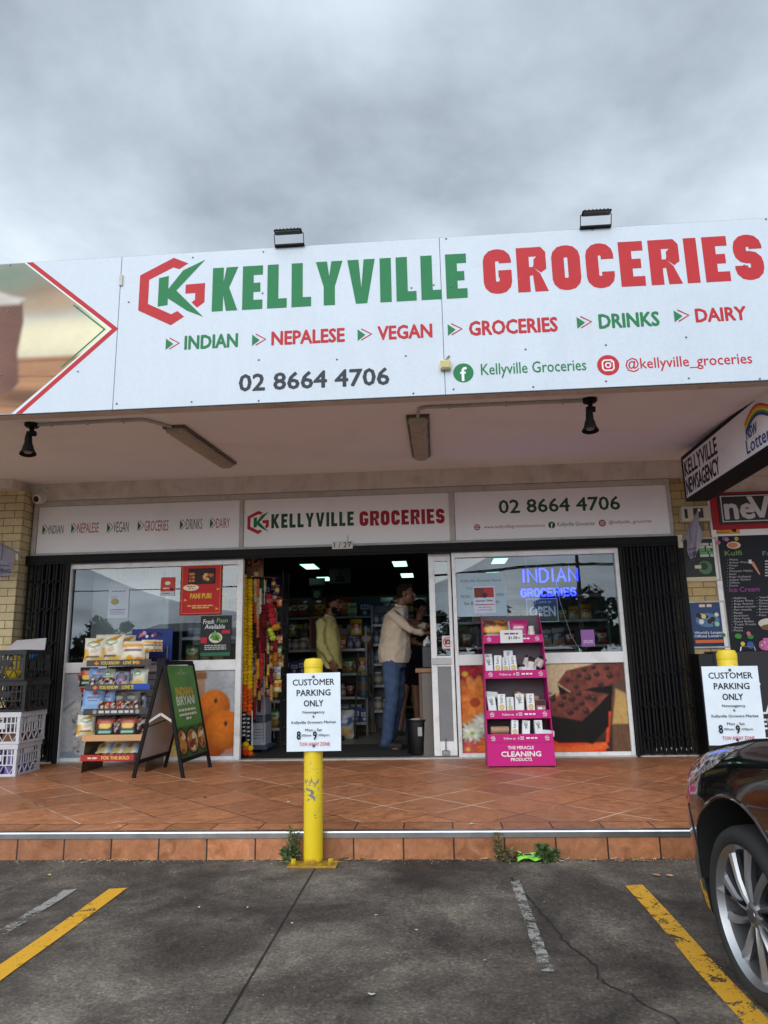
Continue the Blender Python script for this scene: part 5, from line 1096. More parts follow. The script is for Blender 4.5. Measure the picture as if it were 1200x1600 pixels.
def cake(front, side, top, chips):
    for pts, c, sd in ((front, S(20,12,11), 5), (side, S(13,8,8), 6)):
        m_ = P.poly(pts, .02); P.a = P.a*(1-m_[..., None]) + m_[..., None]*np.array(c)*(.5+1.0*P.nz(22, sd))[..., None]
    m_ = P.poly(top, .02); P.a = P.a*(1-m_[..., None]) + m_[..., None]*np.array(S(126,66,56))*(.35+1.15*P.nz(14, 8))[..., None]
    for x, y, r in chips:
        P.put(P.ell(x+.008, y-.012, r*1.1, r*.85, 0, .02), S(48,26,24)); P.put(P.ell(x, y, r, r*.78, 0, .015), S(62,34,32)); P.put(P.ell(x-r*.25, y+r*.3, r*.45, r*.25, 0, .02)*.8, S(124,86,80))
cake([(-.02,.62),(.22,.62),(.28,.5),(-.02,.4)], [(.22,.62),(.30,.66),(.28,.5)], [(-.02,.84),(.08,.80),(.20,.68),(.26,.66),(.1,.6),(-.02,.62)], [(.05,.72,.035),(.12,.78,.03)])
cake([(.33,.76),(.50,.66),(.52,.56),(.36,.62)], [(.50,.66),(1.08,.82),(1.02,.44),(.52,.52)], [(.33,.78),(.46,.92),(.78,.98),(1.22,.98),(1.2,.80),(1.05,.74),(.8,.72),(.52,.66)], [(.46,.82,.03),(.57,.74,.03),(.62,.87,.03),(.74,.84,.035),(.86,.88,.034),(.9,.76,.036),(1.03,.86,.04),(.7,.93,.025),(1.0,.95,.03),(.82,.96,.028)])
cake([(-.02,.42),(.62,.36),(.72,.10),(.3,.10),(-.02,.22)], [(.62,.36),(1.0,.62),(.97,.28),(.74,.08),(.66,.1)], [(-.02,.5),(.12,.56),(.3,.62),(.62,.70),(1.0,.64),(.86,.52),(.62,.34),(.3,.40),(-.02,.44)], [(.16,.53,.034),(.25,.60,.03),(.36,.54,.034),(.5,.60,.036),(.6,.66,.03),(.47,.45,.04),(.55,.50,.034),(.63,.55,.034),(.72,.62,.036),(.68,.46,.04),(.8,.6,.034),(.4,.62,.03)])
xb0 = xz(835, 1110, YP)[0]; xb1 = 1.893
P.a = np.clip(P.a*1.02*(.8+.4*P.nz(34, 77, 3))[..., None], 0, 1)
sheet('brownie_poster', 'window panel poster of chocolate brownies with chips on an orange plate', 'poster', xb0, xb1, ZS+.052, 1.066, YP, P=P)
# --- flowers, left of it, partly behind the display
W_, H_ = 72, 104; P = Pic(W_, H_, S(30,26,26), asp=.72); r = random.Random(8)
def bloom(cx_, cy_, R, n, c1, c2, cc, layers=3):
    for l in range(layers):
        rr = R*(1-.26*l)
        for k in range(n):
            a = 2*math.pi*(k+.5*(l % 2))/n + .2*l; j = r.uniform(.75, 1.1); f = r.uniform(0, 1); col = tuple(c1[i]*(1-f)+c2[i]*f for i in range(3))
            P.put(P.ell(cx_+rr*.55*math.cos(a), cy_+rr*.55*math.sin(a), rr*.48, rr*.16, a, .015), tuple(q*(.75+.25*l/layers*2)*j for q in col))
    P.put(P.ell(cx_, cy_, R*.18, R*.18, 0, .02), cc)
for c in ((.05,.9,.16),(.28,.95,.15),(.5,.85,.16),(.2,.72,.15),(.62,.95,.14),(.42,.7,.15)): bloom(*c, 11, S(130,20,44), S(190,40,50), S(206,180,50), 2)
bloom(.14,.57,.30, 18, S(220,110,40), S(240,150,70), S(170,70,30), 4); bloom(.55,.5,.24,16,S(200,60,40),S(226,110,60),S(190,150,50),3)
bloom(.24,.32,.14, 16, S(220,226,206), S(240,244,236), S(130,180,70), 3); bloom(.10,.22,.13, 14, S(206,216,190), S(236,240,226), S(150,190,80), 3); bloom(.36,.2,.12,14,S(226,226,220),S(240,240,236),S(170,190,90),3); bloom(.55,.26,.14,14,S(216,220,206),S(240,240,230),S(150,180,80),3)
for c in ((.05,.04,.12),(.24,.06,.13),(.46,.05,.12),(.64,.1,.12)): bloom(*c, 12, S(200,60,110) if c[0] < .1 or c[0] > .6 else S(230,100,40), S(236,130,60), S(226,190,60), 2)
P.a = np.clip(P.a*(.8+.4*P.nz(26, 78, 3))[..., None], 0, 1)
sheet('flower_poster', 'window panel poster of orange, red and white flowers beside the pink display', 'poster', .232, xb0-.004, ZS+.052, 1.066, YP, P=P)
# --- marble, striped straw and oranges
W_, H_ = 180, 92; A_ = 1.865/.864; P = Pic(W_, H_, S(186,190,194), asp=A_); X, Y = P.X, P.Y
n = P.nz(4, 3, 5); P.put(P.sh(.46-n, .2)*.6, S(156,160,166)); P.put(P.sh(np.abs(P.nz(3, 9, 4)-.5)-.008, .03)*.5, S(140,146,152)); P.put(P.sh(Y-.07, .02), S(140,158,174))
gl = P.poly([(.12,.64),(.11,.56),(.17,.06),(.24,.02),(.62,.02),(.68,.1),(.74,.6),(.66,.66)], .02); P.put(gl, S(196,198,196)); P.put(gl*P.sh(.57-P.nz(16, 21, 3), .04)*.7, S(150,150,144)); P.put(gl*P.sh(.68-P.nz(26, 23, 2), .02), S(96,90,84))
P.put(P.poly([(.13,.58),(.17,.64),(.4,.72),(.66,.68),(.73,.6),(.4,.56)], .03), S(208,206,200)); P.put(P.ell(.62,.72,.08,.06), S(200,200,196)); 
for k in range(5):
    a = .98-.075*k; P.put(P.poly([(.155+.022*k,a),(.235+.022*k,a),(.255+.022*k,a-.075),(.175+.022*k,a-.075)], .01), S(186,50,50) if k % 2 == 0 else S(230,226,222))
P.put(P.poly([(-.02,.56),(.14,.68),(.15,.65),(-.02,.51)], .02)*.7, S(112,110,108))
def fruit(cx_, cy_, R, c=(214,116,30), st=True):
    m_ = P.ell(cx_, cy_, R, R*.96, 0, .02); d = ((X-cx_+R*.35)**2+(Y-cy_-R*.4)**2)/(R*R)
    P.a = P.a*(1-m_[..., None]) + m_[..., None]*np.array(S(*c))*np.clip(1.25-.35*d+.15*(P.nz(40, 4, 2)-.5), .3, 1.4)[..., None]
    if st: P.put(P.ell(cx_+.02, cy_+R*.3, .022, .03), S(70,60,36))
P.put(P.poly([(1.62,1.0),(1.62,.55),(1.78,.55),(1.78,1.0)], .02)*.9, S(176,134,92)); P.put(P.poly([(1.6,.98),(1.6,.9),(1.8,.9),(1.8,.98)], .02), S(140,96,62))
P.put(P.poly([(1.2,.04),(1.3,.01),(2.2,.02),(2.2,.12),(1.3,.12)], .02), S(190,120,96))
fruit(1.34,.36,.22,(206,84,30), False); fruit(1.52,.22,.2,(216,130,44), False); fruit(1.9,.58,.2); fruit(1.83,.2,.26,(206,96,30), False); fruit(2.03,.30,.24)
P.put(P.ell(1.52,.06,.26,.13,.1,.02), S(214,180,60)); P.put(P.ell(1.52,.03,.22,.11,.1,.02), S(226,206,120))
P.a = np.clip(P.a*(.86+.28*P.nz(34, 79, 3))[..., None], 0, 1)
sheet('orange_poster', 'window panel poster of oranges and a milkshake with striped straw on marble', 'poster', -3.988, -2.127, ZS+.052, 1.066, YP, P=P)
# --- on the left window's glass
YG = YF+.013
def d_pani(q, pl, x, z, w, h):
    pl.rect(q, x+.01, z+.01, x+w-.01, z+h-.01, S(196,34,36)); pl.path(q, [(x+.02,z+.02),(x+w-.02,z+.02),(x+w-.02,z+h-.02),(x+.02,z+h-.02)], .003, S(226,170,70), True)
    pl.rect(q, x+w*.18, z+h*.54, x+w*.84, z+h*.82, S(44,28,26)); r = random.Random(4)
    for k in range(9): pl.disc(q, x+w*(.23+.04*(k % 3)), z+h*(.60+.06*(k//3)), .015, r.choice([S(206,130,50), S(170,90,40)]), n=10)
    pl.disc(q, x+w*.66, z+h*.65, w*.16, S(70,50,44), ry=h*.09); 
    for k in range(10): pl.disc(q, x+w*(.66+r.uniform(-.11,.11)), z+h*(.66+r.uniform(-.05,.05)), .018, r.choice([S(216,120,60), S(200,80,50), S(226,180,120)]), n=9)
    pl.disc(q, x+w*.26, z+h*.48, w*.19, S(232,226,214), ry=h*.055); pl.bars(q, x+w*.26, z+h*.49, w*.2, .016, S(200,150,40), 2, 'C'); pl.bars(q, x+w*.26, z+h*.455, w*.12, .014, S(200,150,40), 3, 'C')
    pl.text(q, 'PANI PURI', x+w*.5, z+h*.29, .052, S(236,196,60), w=w*.5, bold=.05, align='C'); pl.bars(q, x+w*.5, z+h*.15, w*.62, .014, S(226,190,90), 5, 'C'); pl.bars(q, x+w*.5, z+h*.115, w*.4, .014, S(226,190,90), 6, 'C')
    for a, c in ((.1,.24),(.88,.42),(.86,.08)): pl.poly(q, [(x+w*a,z+h*c),(x+w*a+.04,z+h*c+.012),(x+w*a,z+h*c+.03)], S(226,170,60))
pxsheet('pani_puri_poster', 'tall red poster with yellow PANI PURI lettering in the left window', 'poster', 282, 872, 347, 961, YG, col=S(120,24,28), draw=d_pani)
def d_paan(q, pl, x, z, w, h):
    pl.text(q, 'Fresh', x+w*.08, z+h*.80, .05, WHT, w=w*.36, bold=.012, shear=.15); pl.text(q, 'Paan', x+w*.52, z+h*.83, .045, S(150,190,130), w=w*.36, shear=.15); pl.text(q, 'Available', x+w*.14, z+h*.68, .048, WHT, w=w*.66, bold=.012, shear=.15)
    pl.disc(q, x+w*.5, z+h*.46, w*.22, S(222,214,190), ry=h*.13)
    for k, (a, c) in enumerate(((-.1,0),(.02,.03),(.1,-.01),(-.03,-.04),(.05,-.05),(-.02,.08))): pl.poly(q, [(x+w*(.5+a)-.03, z+h*(.45+c)), (x+w*(.5+a)+.03, z+h*(.45+c)-.01), (x+w*(.5+a), z+h*(.45+c)+.055)], (S(90,150,60), S(60,120,50), S(120,170,80))[k % 3])
    pl.rect(q, x+w*.7, z+h*.56, x+w*.96, z+h*.64, S(196,44,56)); pl.rect(q, x+w*.02, z+h*.33, x+w*.22, z+h*.47, S(196,44,56))
    for k in range(3): pl.bars(q, x+w*.5, z+h*(.26-.045*k), w*.7, .011, S(190,196,190), k+3, 'C')
    pl.rect(q, x+w*.02, z+h*.02, x+w*.98, z+h*.10, S(50,110,80))
pxsheet('paan_poster', 'dark poster reading Fresh Paan Available below the red one', 'poster', 313, 962, 361, 1026, YG, col=S(36,40,42), draw=d_paan)
def d_flyer(q, pl, x, z, w, h):
    pl.bars(q, x+w*.5, z+h*.9, w*.7, .012, S(120,130,150), 1, 'C'); pl.disc(q, x+w*.33, z+h*.56, w*.2, S(150,160,110), ry=h*.1); pl.disc(q, x+w*.3, z+h*.56, w*.08, S(206,150,80)); 
    for k in range(6): pl.bars(q, x+w*.12, z+h*(.38-.05*k) if k > 1 else z+h*(.72-.05*k), w*(.7 if k > 1 else .3), .007, S(150,156,170), k)
    pl.rect(q, x+w*.1, z+h*.29, x+w*.9, z+h*.305, S(190,70,70))
pxsheet('flyer', 'pale blue paper flyer stuck alone on the left window', 'flyer', 169, 920, 201, 966, YG, col=S(196,208,222), draw=d_flyer)
def d_rc(q, pl, x, z, w, h):
    pl.rect(q, x+w*.0, z, x+w, z+h*.24, S(196,200,206)); pl.disc(q, x+w*.5, z+h*.68, w*.2, S(232,226,220), ry=h*.1); pl.bars(q, x+w*.2, z+h*.38, w*.4, .012, S(236,220,210), 2); pl.disc(q, x+w*.8, z+h*.34, w*.11, S(40,30,34)); pl.bars(q, x+w*.1, z+h*.1, w*.6, .01, S(120,120,130), 2)
pxsheet('flyer', 'small orange red flyer left of the tall red poster', 'flyer', 251, 902, 273, 931, YG, col=S(196,70,52), draw=d_rc)
# faint neon word behind the left glass
t = thing('neon_sign', 'unlit thin neon word PANIPURI hung behind the left window', 'neon sign', (xz(204,898,YF+.1)[0], YF+.1, 2.0)); q = MB()
x0, z0 = xz(162, 907, YF+.1); x1, z1 = xz(247, 893, YF+.1); pl = Fp(YF+.10); pl.text(q, 'PANIPURI', x0, z0-.01, .10, S(96,118,96), w=x1-x0); q.build('letters', M['plastic'], t)
q = MB(S(90,96,92)); q.tube([(x0+.1, YF+.104, z0+.09), (x0+.1, YF+.104, 2.88)], .002, 5); q.tube([(x1-.1, YF+.104, z0+.09), (x1-.1, YF+.104, 2.88)], .002, 5); q.build('wire', M['plastic'], t)
# --- on the right window
def d_hours(q, pl, x, z, w, h):
    K = S(86,96,108); pl.text(q, 'Kellyville Grocery Store', x+w*.5, z+h*.79, .030, K, w=w*.82, align='C'); pl.text(q, 'Trading Hours', x+w*.42, z+h*.62, .028, K, w=w*.45, align='C')
    pl.text(q, 'MON - FRI', x+w*.08, z+h*.42, .034, K, w=w*.34); pl.text(q, '9PM', x+w*.8, z+h*.44, .034, K, w=w*.14); pl.text(q, 'Sat & Sun', x+w*.14, z+h*.27, .032, K, w=w*.34); pl.text(q, 'PM', x+w*.74, z+h*.28, .032, K, w=w*.1)
pxsheet('opening_hours', 'large pale blue opening hours sheet in the right window, partly covered by a notice', 'notice', 714, 895, 791, 963, YG, col=S(168,192,206), draw=d_hours)
def d_not(q, pl, x, z, w, h):
    pl.rect(q, x+w*.04, z+h*.58, x+w*.48, z+h*.95, S(120,60,54)); pl.rect(q, x+w*.48, z+h*.58, x+w*.94, z+h*.95, S(170,60,66)); pl.disc(q, x+w*.52, z+h*.66, w*.12, S(60,50,60)); pl.text(q, 'Special Offer', x+w*.5, z+h*.43, .018, S(40,40,60), w=w*.8, bold=.04, align='C')
    pl.rect(q, x+w*.05, z+h*.30, x+w*.55, z+h*.33, S(120,60,90)); pl.rect(q, x+w*.55, z+h*.30, x+w*.95, z+h*.33, S(180,60,60)); pl.bars(q, x+w*.5, z+h*.2, w*.6, .010, S(140,150,180), 2, 'C'); pl.bars(q, x+w*.5, z+h*.1, w*.7, .010, S(140,150,180), 4, 'C')
pxsheet('notice', 'white notice with a red photo strip stuck over the opening hours sheet', 'notice', 740, 916, 774, 958, YG-.004, col=S(206,210,226), draw=d_not)
def d_open(q, pl, x, z, w, h):
    pl.rect(q, x+.008, z+.008, x+w-.008, z+h-.008, S(66,84,84)); pl.text(q, 'Come in', x+w*.54, z+h*.80, .030, S(190,206,206), w=w*.5, align='C', shear=.12); pl.text(q, 'OPEN', x+w*.5, z+h*.25, .10, S(190,206,206), w=w*.82, bold=.035, align='C')
pxsheet('open_sign', 'grey Come in OPEN sign hung behind the right window glass', 'sign', 823, 935, 872, 972, YF+.06, col=S(190,200,200), draw=d_open)
pxsheet('paper', 'small purple paper low in the right window', 'notice', 908, 984, 929, 1010, YG, col=S(150,104,170), draw=lambda q, pl, x, z, w, h: (pl.bars(q, x+w*.5, z+h*.3, w*.7, .012, S(206,186,216), 2, 'C'), pl.bars(q, x+w*.5, z+h*.2, w*.7, .012, S(206,186,216), 3, 'C')))
def d_cam(q, pl, x, z, w, h):
    cx_, cy_ = x+w/2, z+h/2; pl.rect(q, cx_-.032, cy_-.022, cx_+.032, cy_+.02, S(30,30,34)); pl.rect(q, cx_-.016, cy_+.02, cx_+.016, cy_+.03, S(30,30,34)); pl.disc(q, cx_, cy_, .014, S(206,206,206), n=14); pl.ring(q, cx_, cy_, .052, .009, S(186,40,50)); pl.path(q, [(cx_-.033, cy_+.033), (cx_+.033, cy_-.033)], .008, S(186,40,50))
xa, za = xz(691, 1013, YF+.078); xb, zb_ = xz(709, 993, YF+.078); sheet('no_camera_sticker', 'square no photography sticker low on the sliding door glass', 'sticker', xa, xb, za-.005, zb_, YF+.078, draw=d_cam, col=S(220,206,206))
# blue neon words
t = thing('neon_sign', 'lit blue neon words INDIAN GROCERIES in the right window', 'neon sign', (xz(860,912,YF+.05)[0], YF+.05, 1.9)); YN = YF+.05
def neon(st, u0, u1, vb, vt, w):
    x0, z0 = xz(u0, vb, YN); x1, _ = xz(u1, vb, YN); _, z1 = xz(u0, vt, YN); h = z1-z0; wd = (x1-x0)/len(st); q = MB(S(30,40,255))
    G = {'I':[[(0,0),(0,1)]],'N':[[(0,0),(0,1),(1,0),(1,1)]],'D':[[(0,0),(0,1),(.55,1),(.95,.75),(.95,.25),(.55,0),(0,0)]],'A':[[(0,0),(.5,1),(1,0)],[(.2,.35),(.8,.35)]],
         'G':[[(1,.8),(.7,1),(.25,1),(0,.7),(0,.3),(.25,0),(.75,0),(1,.25),(1,.48),(.55,.48)]],'R':[[(0,0),(0,1),(.7,1),(.95,.8),(.95,.62),(.7,.48),(0,.48)],[(.55,.48),(1,0)]],'O':[[(.3,0),(0,.3),(0,.7),(.3,1),(.7,1),(1,.7),(1,.3),(.7,0),(.3,0)]],
         'C':[[(1,.8),(.7,1),(.25,1),(0,.7),(0,.3),(.25,0),(.7,0),(1,.2)]],'E':[[(1,0),(0,0),(0,1),(1,1)],[(0,.5),(.85,.5)]],'S':[[(1,.82),(.75,1),(.25,1),(0,.8),(.1,.58),(.9,.42),(1,.2),(.75,0),(.25,0),(0,.18)]]}
    tot = sum(.25 if c == 'I' else 1 for c in st); gp = .42*(x1-x0)/(tot+.42*(len(st)-1)); un = (x1-x0)/(tot+.42*(len(st)-1)); x = x0
    for c in st:
        W = 0 if c == 'I' else un; off = .125*un if c == 'I' else 0
        for ln in G[c]: q.tube([(x+off+p[0]*W, YN, z0+p[1]*h) for p in ln], w, 6)
        x += (.25*un if c == 'I' else un)+gp
    return q
q = neon('INDIAN', 817, 903, 910, 890, .0095); q2 = neon('GROCERIES', 815, 900, 932, 921, .0105); q.build('first_word', M['neon_blue'], t); q2.build('second_word', M['neon_blue'], t)
q = MB(S(190,196,200)); xm = xz(868, 900, YN)[0]; q.tube([(xm, YN+.012, 1.95), (xm+.03, YN+.012, 1.7), (xm+.12, YN+.012, 1.35), (xm+.2, YN+.012, 1.19)], .003, 5); q.tube([(xm-.3, YN+.012, 2.0), (xm-.3, YN+.012, 2.22)], .0015, 4); q.tube([(xm+.15, YN+.012, 2.0), (xm+.15, YN+.012, 2.22)], .0015, 4); q.build('cord', M['plastic'], t)
# ================================================================ around the tan pier and the newsagency
def fposter(u0, v0, u1, v1, label, draw, col):
    uc, vc = (u0+u1)/2, (v0+v1)/2; Y = YF-.004; x0, x1 = xz(u0, vc, Y)[0], xz(u1, vc, Y)[0]; z0, z1 = xz(uc, v1, Y)[1], xz(uc, v0, Y)[1]
    t = thing('framed_poster', label, 'poster frame', ((x0+x1)/2, Y, z0), 0, 'framed posters on the pier'); q = MB(S(196,198,200)); f = .018
    for b in ((x0,x1,z0,z0+f),(x0,x1,z1-f,z1),(x0,x0+f,z0+f,z1-f),(x1-f,x1,z0+f,z1-f)): q.box(b[0],b[1],Y-.02,Y+.002,b[2],b[3],bev=.003)
    q.build('frame', M['alu_frame'], t); q = MB(col); q.box(x0+f, x1-f, Y-.008, Y, z0+f, z1-f); pl = Fp(Y-.008, .0004); draw(q, pl, x0+f, z0+f, x1-x0-2*f, z1-z0-2*f); q.build('poster', M['print'], t)
def d_fp1(q, pl, x, z, w, h):
    for k, (tx_, c) in enumerate((('DON', S(206,210,200)), ('STOP', S(206,210,200)), ('FUEL', S(110,180,120)), ('TO CASH', S(110,180,120)), ('ONLINE', S(206,210,200)))): pl.bars(q, x+w*.5, z+h*(.84-.07*k), w*.42, .026, c, k+2)
    pl.disc(q, x+w*.62, z+h*.30, .07, S(80,130,90)); pl.disc(q, x+w*.58, z+h*.33, .04, S(60,66,60)); pl.rect(q, x+w*.3, z+h*.28, x+w*.5, z+h*.36, S(206,200,170)); pl.rect(q, x, z, x+w, z+h*.07, S(206,196,150))
fposter(1066, 840, 1122, 909, 'silver framed green and black poster behind the hanging flag', d_fp1, S(52,58,56))
def d_fp2(q, pl, x, z, w, h):
    pl.rect(q, x, z, x+w, z+h*.2, S(40,56,96)); pl.bars(q, x+w*.5, z+h*.9, w*.4, .028, S(220,200,190), 4, 'C'); r = random.Random(1)
    pl.disc(q, x+w*.5, z+h*.6, w*.34, S(90,130,160), ry=h*.16)
    for k in range(12): pl.disc(q, x+w*r.uniform(.25,.8), z+h*r.uniform(.48,.74), r.uniform(.015,.03), r.choice([S(226,206,120), S(206,150,90), S(160,200,190), S(60,40,40), S(220,220,210)]), n=12)
    pl.text(q, "World's Largest", x+w*.5, z+h*.29, .024, WHT, w=w*.84, bold=.02, align='C'); pl.text(q, 'Official Lotteries', x+w*.5, z+h*.21, .024, WHT, w=w*.86, bold=.02, align='C'); pl.rect(q, x+w*.08, z+h*.08, x+w*.92, z+h*.15, S(220,110,60))
fposter(1076, 939, 1136, 1013, 'silver framed blue lottery poster low on the tan brick pier', d_fp2, S(56,76,116))
# beige boxes high on the pier
t = thing('alarm_box', 'cream alarm box with dark louvres on the brick pier under the hanging sign', 'alarm box', (2.72, YF, 2.5)); x0, z0 = xz(1080, 815, YF-.08); x1, z1 = xz(1103, 790, YF-.08)
q = MB(S(196,190,170)); q.box(x0-.09, x1+.04, YF-.085, YF-.001, z0, z1, bev=.008); q.build('box', M['plastic'], t); q = MB(BLK); q.box(x0+.03, x0+.13, YF-.088, YF-.085, z0+.035, z1-.025); q.box(x0-.06, x0-.03, YF-.088, YF-.085, z0+.035, z1-.03); q.box(x0+.05, x0+.14, YF-.04, YF-.001, z0-.09, z0-.02, S(90,76,56)); q.build('louvre', M['plastic'], t)
# hanging flags
def flag(label, base, tip, wd, hh, txt_, dirx):
    t = thing('hanging_flag', label, 'flag', base, 0, 'small hanging flags'); q = MB(S(150,146,150)); q.tube([base, tip], .011, 8); q.ell(tip, .016, 8, 6, S(226,222,214)); q.build('pole', M['plastic'], t, smooth=True)
    B, T = Vector(base), Vector(tip); q = MB(S(166,166,182)); nx, ny = 12, 14; vs = []
    for j in range(ny+1):
        for i in range(nx+1):
            p = B.lerp(T, .22+.74*i/nx); v = j/ny; ln = hh*(1-.28*abs(2*i/nx-1)**1.0 if v > .0 else 1)
            vs.append(p + Vector((.012*math.sin(7*v+i*.7)*v + dirx*.02*v, .016*math.sin(5*v+i)*v, -.012-v*ln)))
    m_ = nx+1; q.add(vs, [(j*m_+i, j*m_+i+1, (j+1)*m_+i+1, (j+1)*m_+i) for j in range(ny) for i in range(nx)]); c = q.build('cloth', M['cloth'], t, smooth=True, angle=0)
    u = (T-B); u.z = 0; u.normalize(); up = Vector((0,0,1)); pl = Plane(B.lerp(T, .28)+Vector((0,0,-hh*.84)) , u if u.x > 0 else -u, up); q = MB(); pl.k = 1; 
    o_ = pl.n if pl.n.y < 0 else -pl.n; pl.o = pl.o + o_*.03 + (Vector((0,0,0)) if u.x > 0 else u*wd*.7)
    pl.text(q, txt_, .02, .03, .04, S(60,64,100), w=wd*.62, bold=.03); pl.bars(q, .03, .10, wd*.5, .012, S(90,90,120), 3); pl.bars(q, .03, -.02, wd*.6, .012, S(90,90,120), 4); pl.text(q, 'l', .08, .16, .2, S(110,110,136), w=.012); q.build('lettering', M['print'], c)
bR = onY(1066, 846, YF-.04); tR = onY(1092, 797, YF-.32); flag('grey hanging flag on a slanted pole at the tan brick pier', tuple(bR), tuple(tR), .26, .34, 'LIVING', .3)
bL = onY(36, 868, YF-.22); tL = onY(-28, 834, YF-.5); flag('grey hanging flag on a slanted pole at the cream brick pier', tuple(bL), tuple(tL), .26, .34, 'LIVING', .3)
# surveillance strip and menu board
def d_sur(q, pl, x, z, w, h): pl.text(q, 'Surveillance', x+w*.08, z+h*.56, h*.26, S(40,36,30), w=w*.46); pl.text(q, 'cameras in use', x+w*.08, z+h*.18, h*.26, S(40,36,30), w=w*.5); pl.disc(q, x+w*.8, z+h*.5, h*.28, S(40,36,30)); pl.rect(q, x+w*.68, z+h*.5, x+w*.82, z+h*.72, S(40,36,30))
x0, z0 = xz(1115, 835, YF-.016); x1, z1 = xz(1155, 823, YF-.016); sheet('warning_sticker', 'yellow surveillance sticker under the red news sign', 'sticker', x0, x1, z0, z1, YF-.016, draw=d_sur, col=S(214,160,60))
mx0, mz1 = xz(1119, 838, YF-.02); mz0 = xz(1140, 1017, YF-.02)[1]; mx0 = 2.965
def d_menu(q, pl, x, z, w, h):
    pp = lambda u, v: xz(u, v, YF-.022)
    a = pp(1133, 868); pl.text(q, 'Kulfi', a[0], a[1], .048, S(120,160,80), w=.17, bold=.02); a = pp(1140, 925); pl.text(q, 'Ice Cream', a[0], a[1], .048, S(150,70,140), w=.30, bold=.02); a = pp(1192, 868); pl.text(q, 'Falooda', a[0], a[1], .045, S(110,150,180), w=.3)
    r = random.Random(9); K = S(190,192,196)
    for k, st in enumerate(('Malai', 'Kesar Pista', 'Mango', 'Pan', 'Panjabi Malai', 'Rose', 'Kaju Gulkand', 'Anjeer Badam', 'Chikoo', 'Guava')): a = pp(1136, 876+4.5*k); pl.text(q, '- '+st, a[0], a[1], .019, K, w=.018*len(st)+.02)
    for k, st in enumerate(('Rajbhog', 'Kesar Pista', 'Kaju Anjeer', 'Butterscotch', 'Pan masala', 'Mango', 'American', 'Dry Fruit', 'Honey Badam', 'Tutti Frutti', 'Guava', 'Mutka')): a = pp(1143, 936+4.6*k); pl.text(q, '- '+st, a[0], a[1], .019, K, w=.018*len(st)+.02)
    for k, st in enumerate(('Vanilla', 'Strawberry', 'Chocolate', 'Green Tea', 'Brownie', 'Coconut', 'Kaju')): a = pp(1182, 935+4.6*k); pl.text(q, '- '+st, a[0], a[1], .019, K, w=.018*len(st)+.02)
    for k in range(6): a = pp(1195, 878+4.5*k); pl.bars(q, a[0], a[1], .25, .014, K, k)
    a = pp(1146, 852); pl.disc(q, a[0], a[1], .07, S(222,206,190), ry=.038); pl.disc(q, a[0]-.01, a[1], .05, S(206,130,80), ry=.028)
    a = pp(1180, 888); pl.poly(q, [(a[0]-.05,a[1]+.07),(a[0]-.01,a[1]+.07),(a[0]+.04,a[1]-.06),(a[0]+.03,a[1]-.07)], S(206,150,110)); pl.rect(q, a[0]-.06, a[1]+.05, a[0]-.03, a[1]+.09, S(226,226,220))
    a = pp(1197, 974); pl.disc(q, a[0]+.02, a[1], .1, S(216,210,200), ry=.05); pl.disc(q, a[0]+.02, a[1]-.04, .08, S(120,90,66), ry=.03)
    a = pp(1153, 994); pl.disc(q, a[0], a[1], .034, S(76,150,60), ry=.026); a = pp(1172, 995); pl.disc(q, a[0], a[1], .03, S(70,140,56), ry=.022); a = pp(1130, 992); pl.disc(q, a[0], a[1], .02, S(56,130,60)); a = pp(1172, 1008); pl.disc(q, a[0], a[1], .036, S(50,100,170)); a = pp(1193, 1008); pl.disc(q, a[0], a[1], .05, S(190,100,150)); pl.rect(q, a[0], a[1]-.07, a[0]+.3, a[1]+.07, S(214,110,170))
    for u, v, c in ((1122,848,S(206,110,150)),(1131,842,S(80,110,150)),(1135,843,S(200,120,160)),(1150,842,S(206,170,90)),(1169,990,S(206,110,130)),(1160,1006,S(226,200,90))): a = pp(u, v); pl.disc(q, a[0], a[1], .022, c, n=10)
    for k in range(8): a = pp(1193, 1008); pl.disc(q, a[0]-.02+.03*k, a[1]+.03*math.sin(k*2), .008, S(236,220,230), n=8)
sheet('menu_board', 'tall black menu board of kulfi and ice cream with coloured fruit shapes', 'menu board', mx0, 5.2, mz0, mz1, YF-.018, draw=d_menu, col=S(30,32,40))
# dark panels low on the newsagency
x0, z1 = xz(1092, 1041, YF-.05); x1, z0 = xz(1118, 1118, YF-.05)
def d_bu(q, pl, x, z, w, h):
    pl.rect(q, x+.02, z+.02, x+w-.0, z+h-.02, S(34,33,34)); pl.rect(q, x+.05, z+h*.84, x+.10, z+h*.92, S(214,140,60)); pl.text(q, 'B', x+.11, z+h*.84, .04, WHT, bold=.02); pl.text(q, 'Bu', x+.04, z+h*.64, .09, S(206,190,160), bold=.0); pl.text(q, 'ri', x+.05, z+h*.5, .09, S(206,190,160)); pl.bars(q, x+.06, z+h*.36, .12, .03, S(130,126,120), 2)
sheet('small_board', 'small black board with light frame low on the tan pier behind the parking sign', 'sign', x0, x0+.26, z0, z1, YF-.03, draw=d_bu, col=S(150,150,150))
t = thing('display_case', 'dark advertising case with an orange chevron behind the leaning parking sign', 'advertising case', (3.5, YF-.2, ZS)); cx0 = xz(1103, 1100, YF-.3)[0]; zt = xz(1160, 1017, YF-.3)[1]
q = MB(BLK); q.box(cx0-.02, cx0+.12, YF-.30, YF-.06, ZS, zt-.02, bev=.005); q.box(cx0+.12, cx0+2.0, YF-.30, YF-.06, ZS, zt, bev=.004); q.build('case', M['plastic'], t)
pl = Fp(YF-.3, .0006); q = MB(S(52,52,56)); q.box(cx0+.14, cx0+1.98, YF-.3015, YF-.3, ZS+.05, zt-.01); pl.k = 4
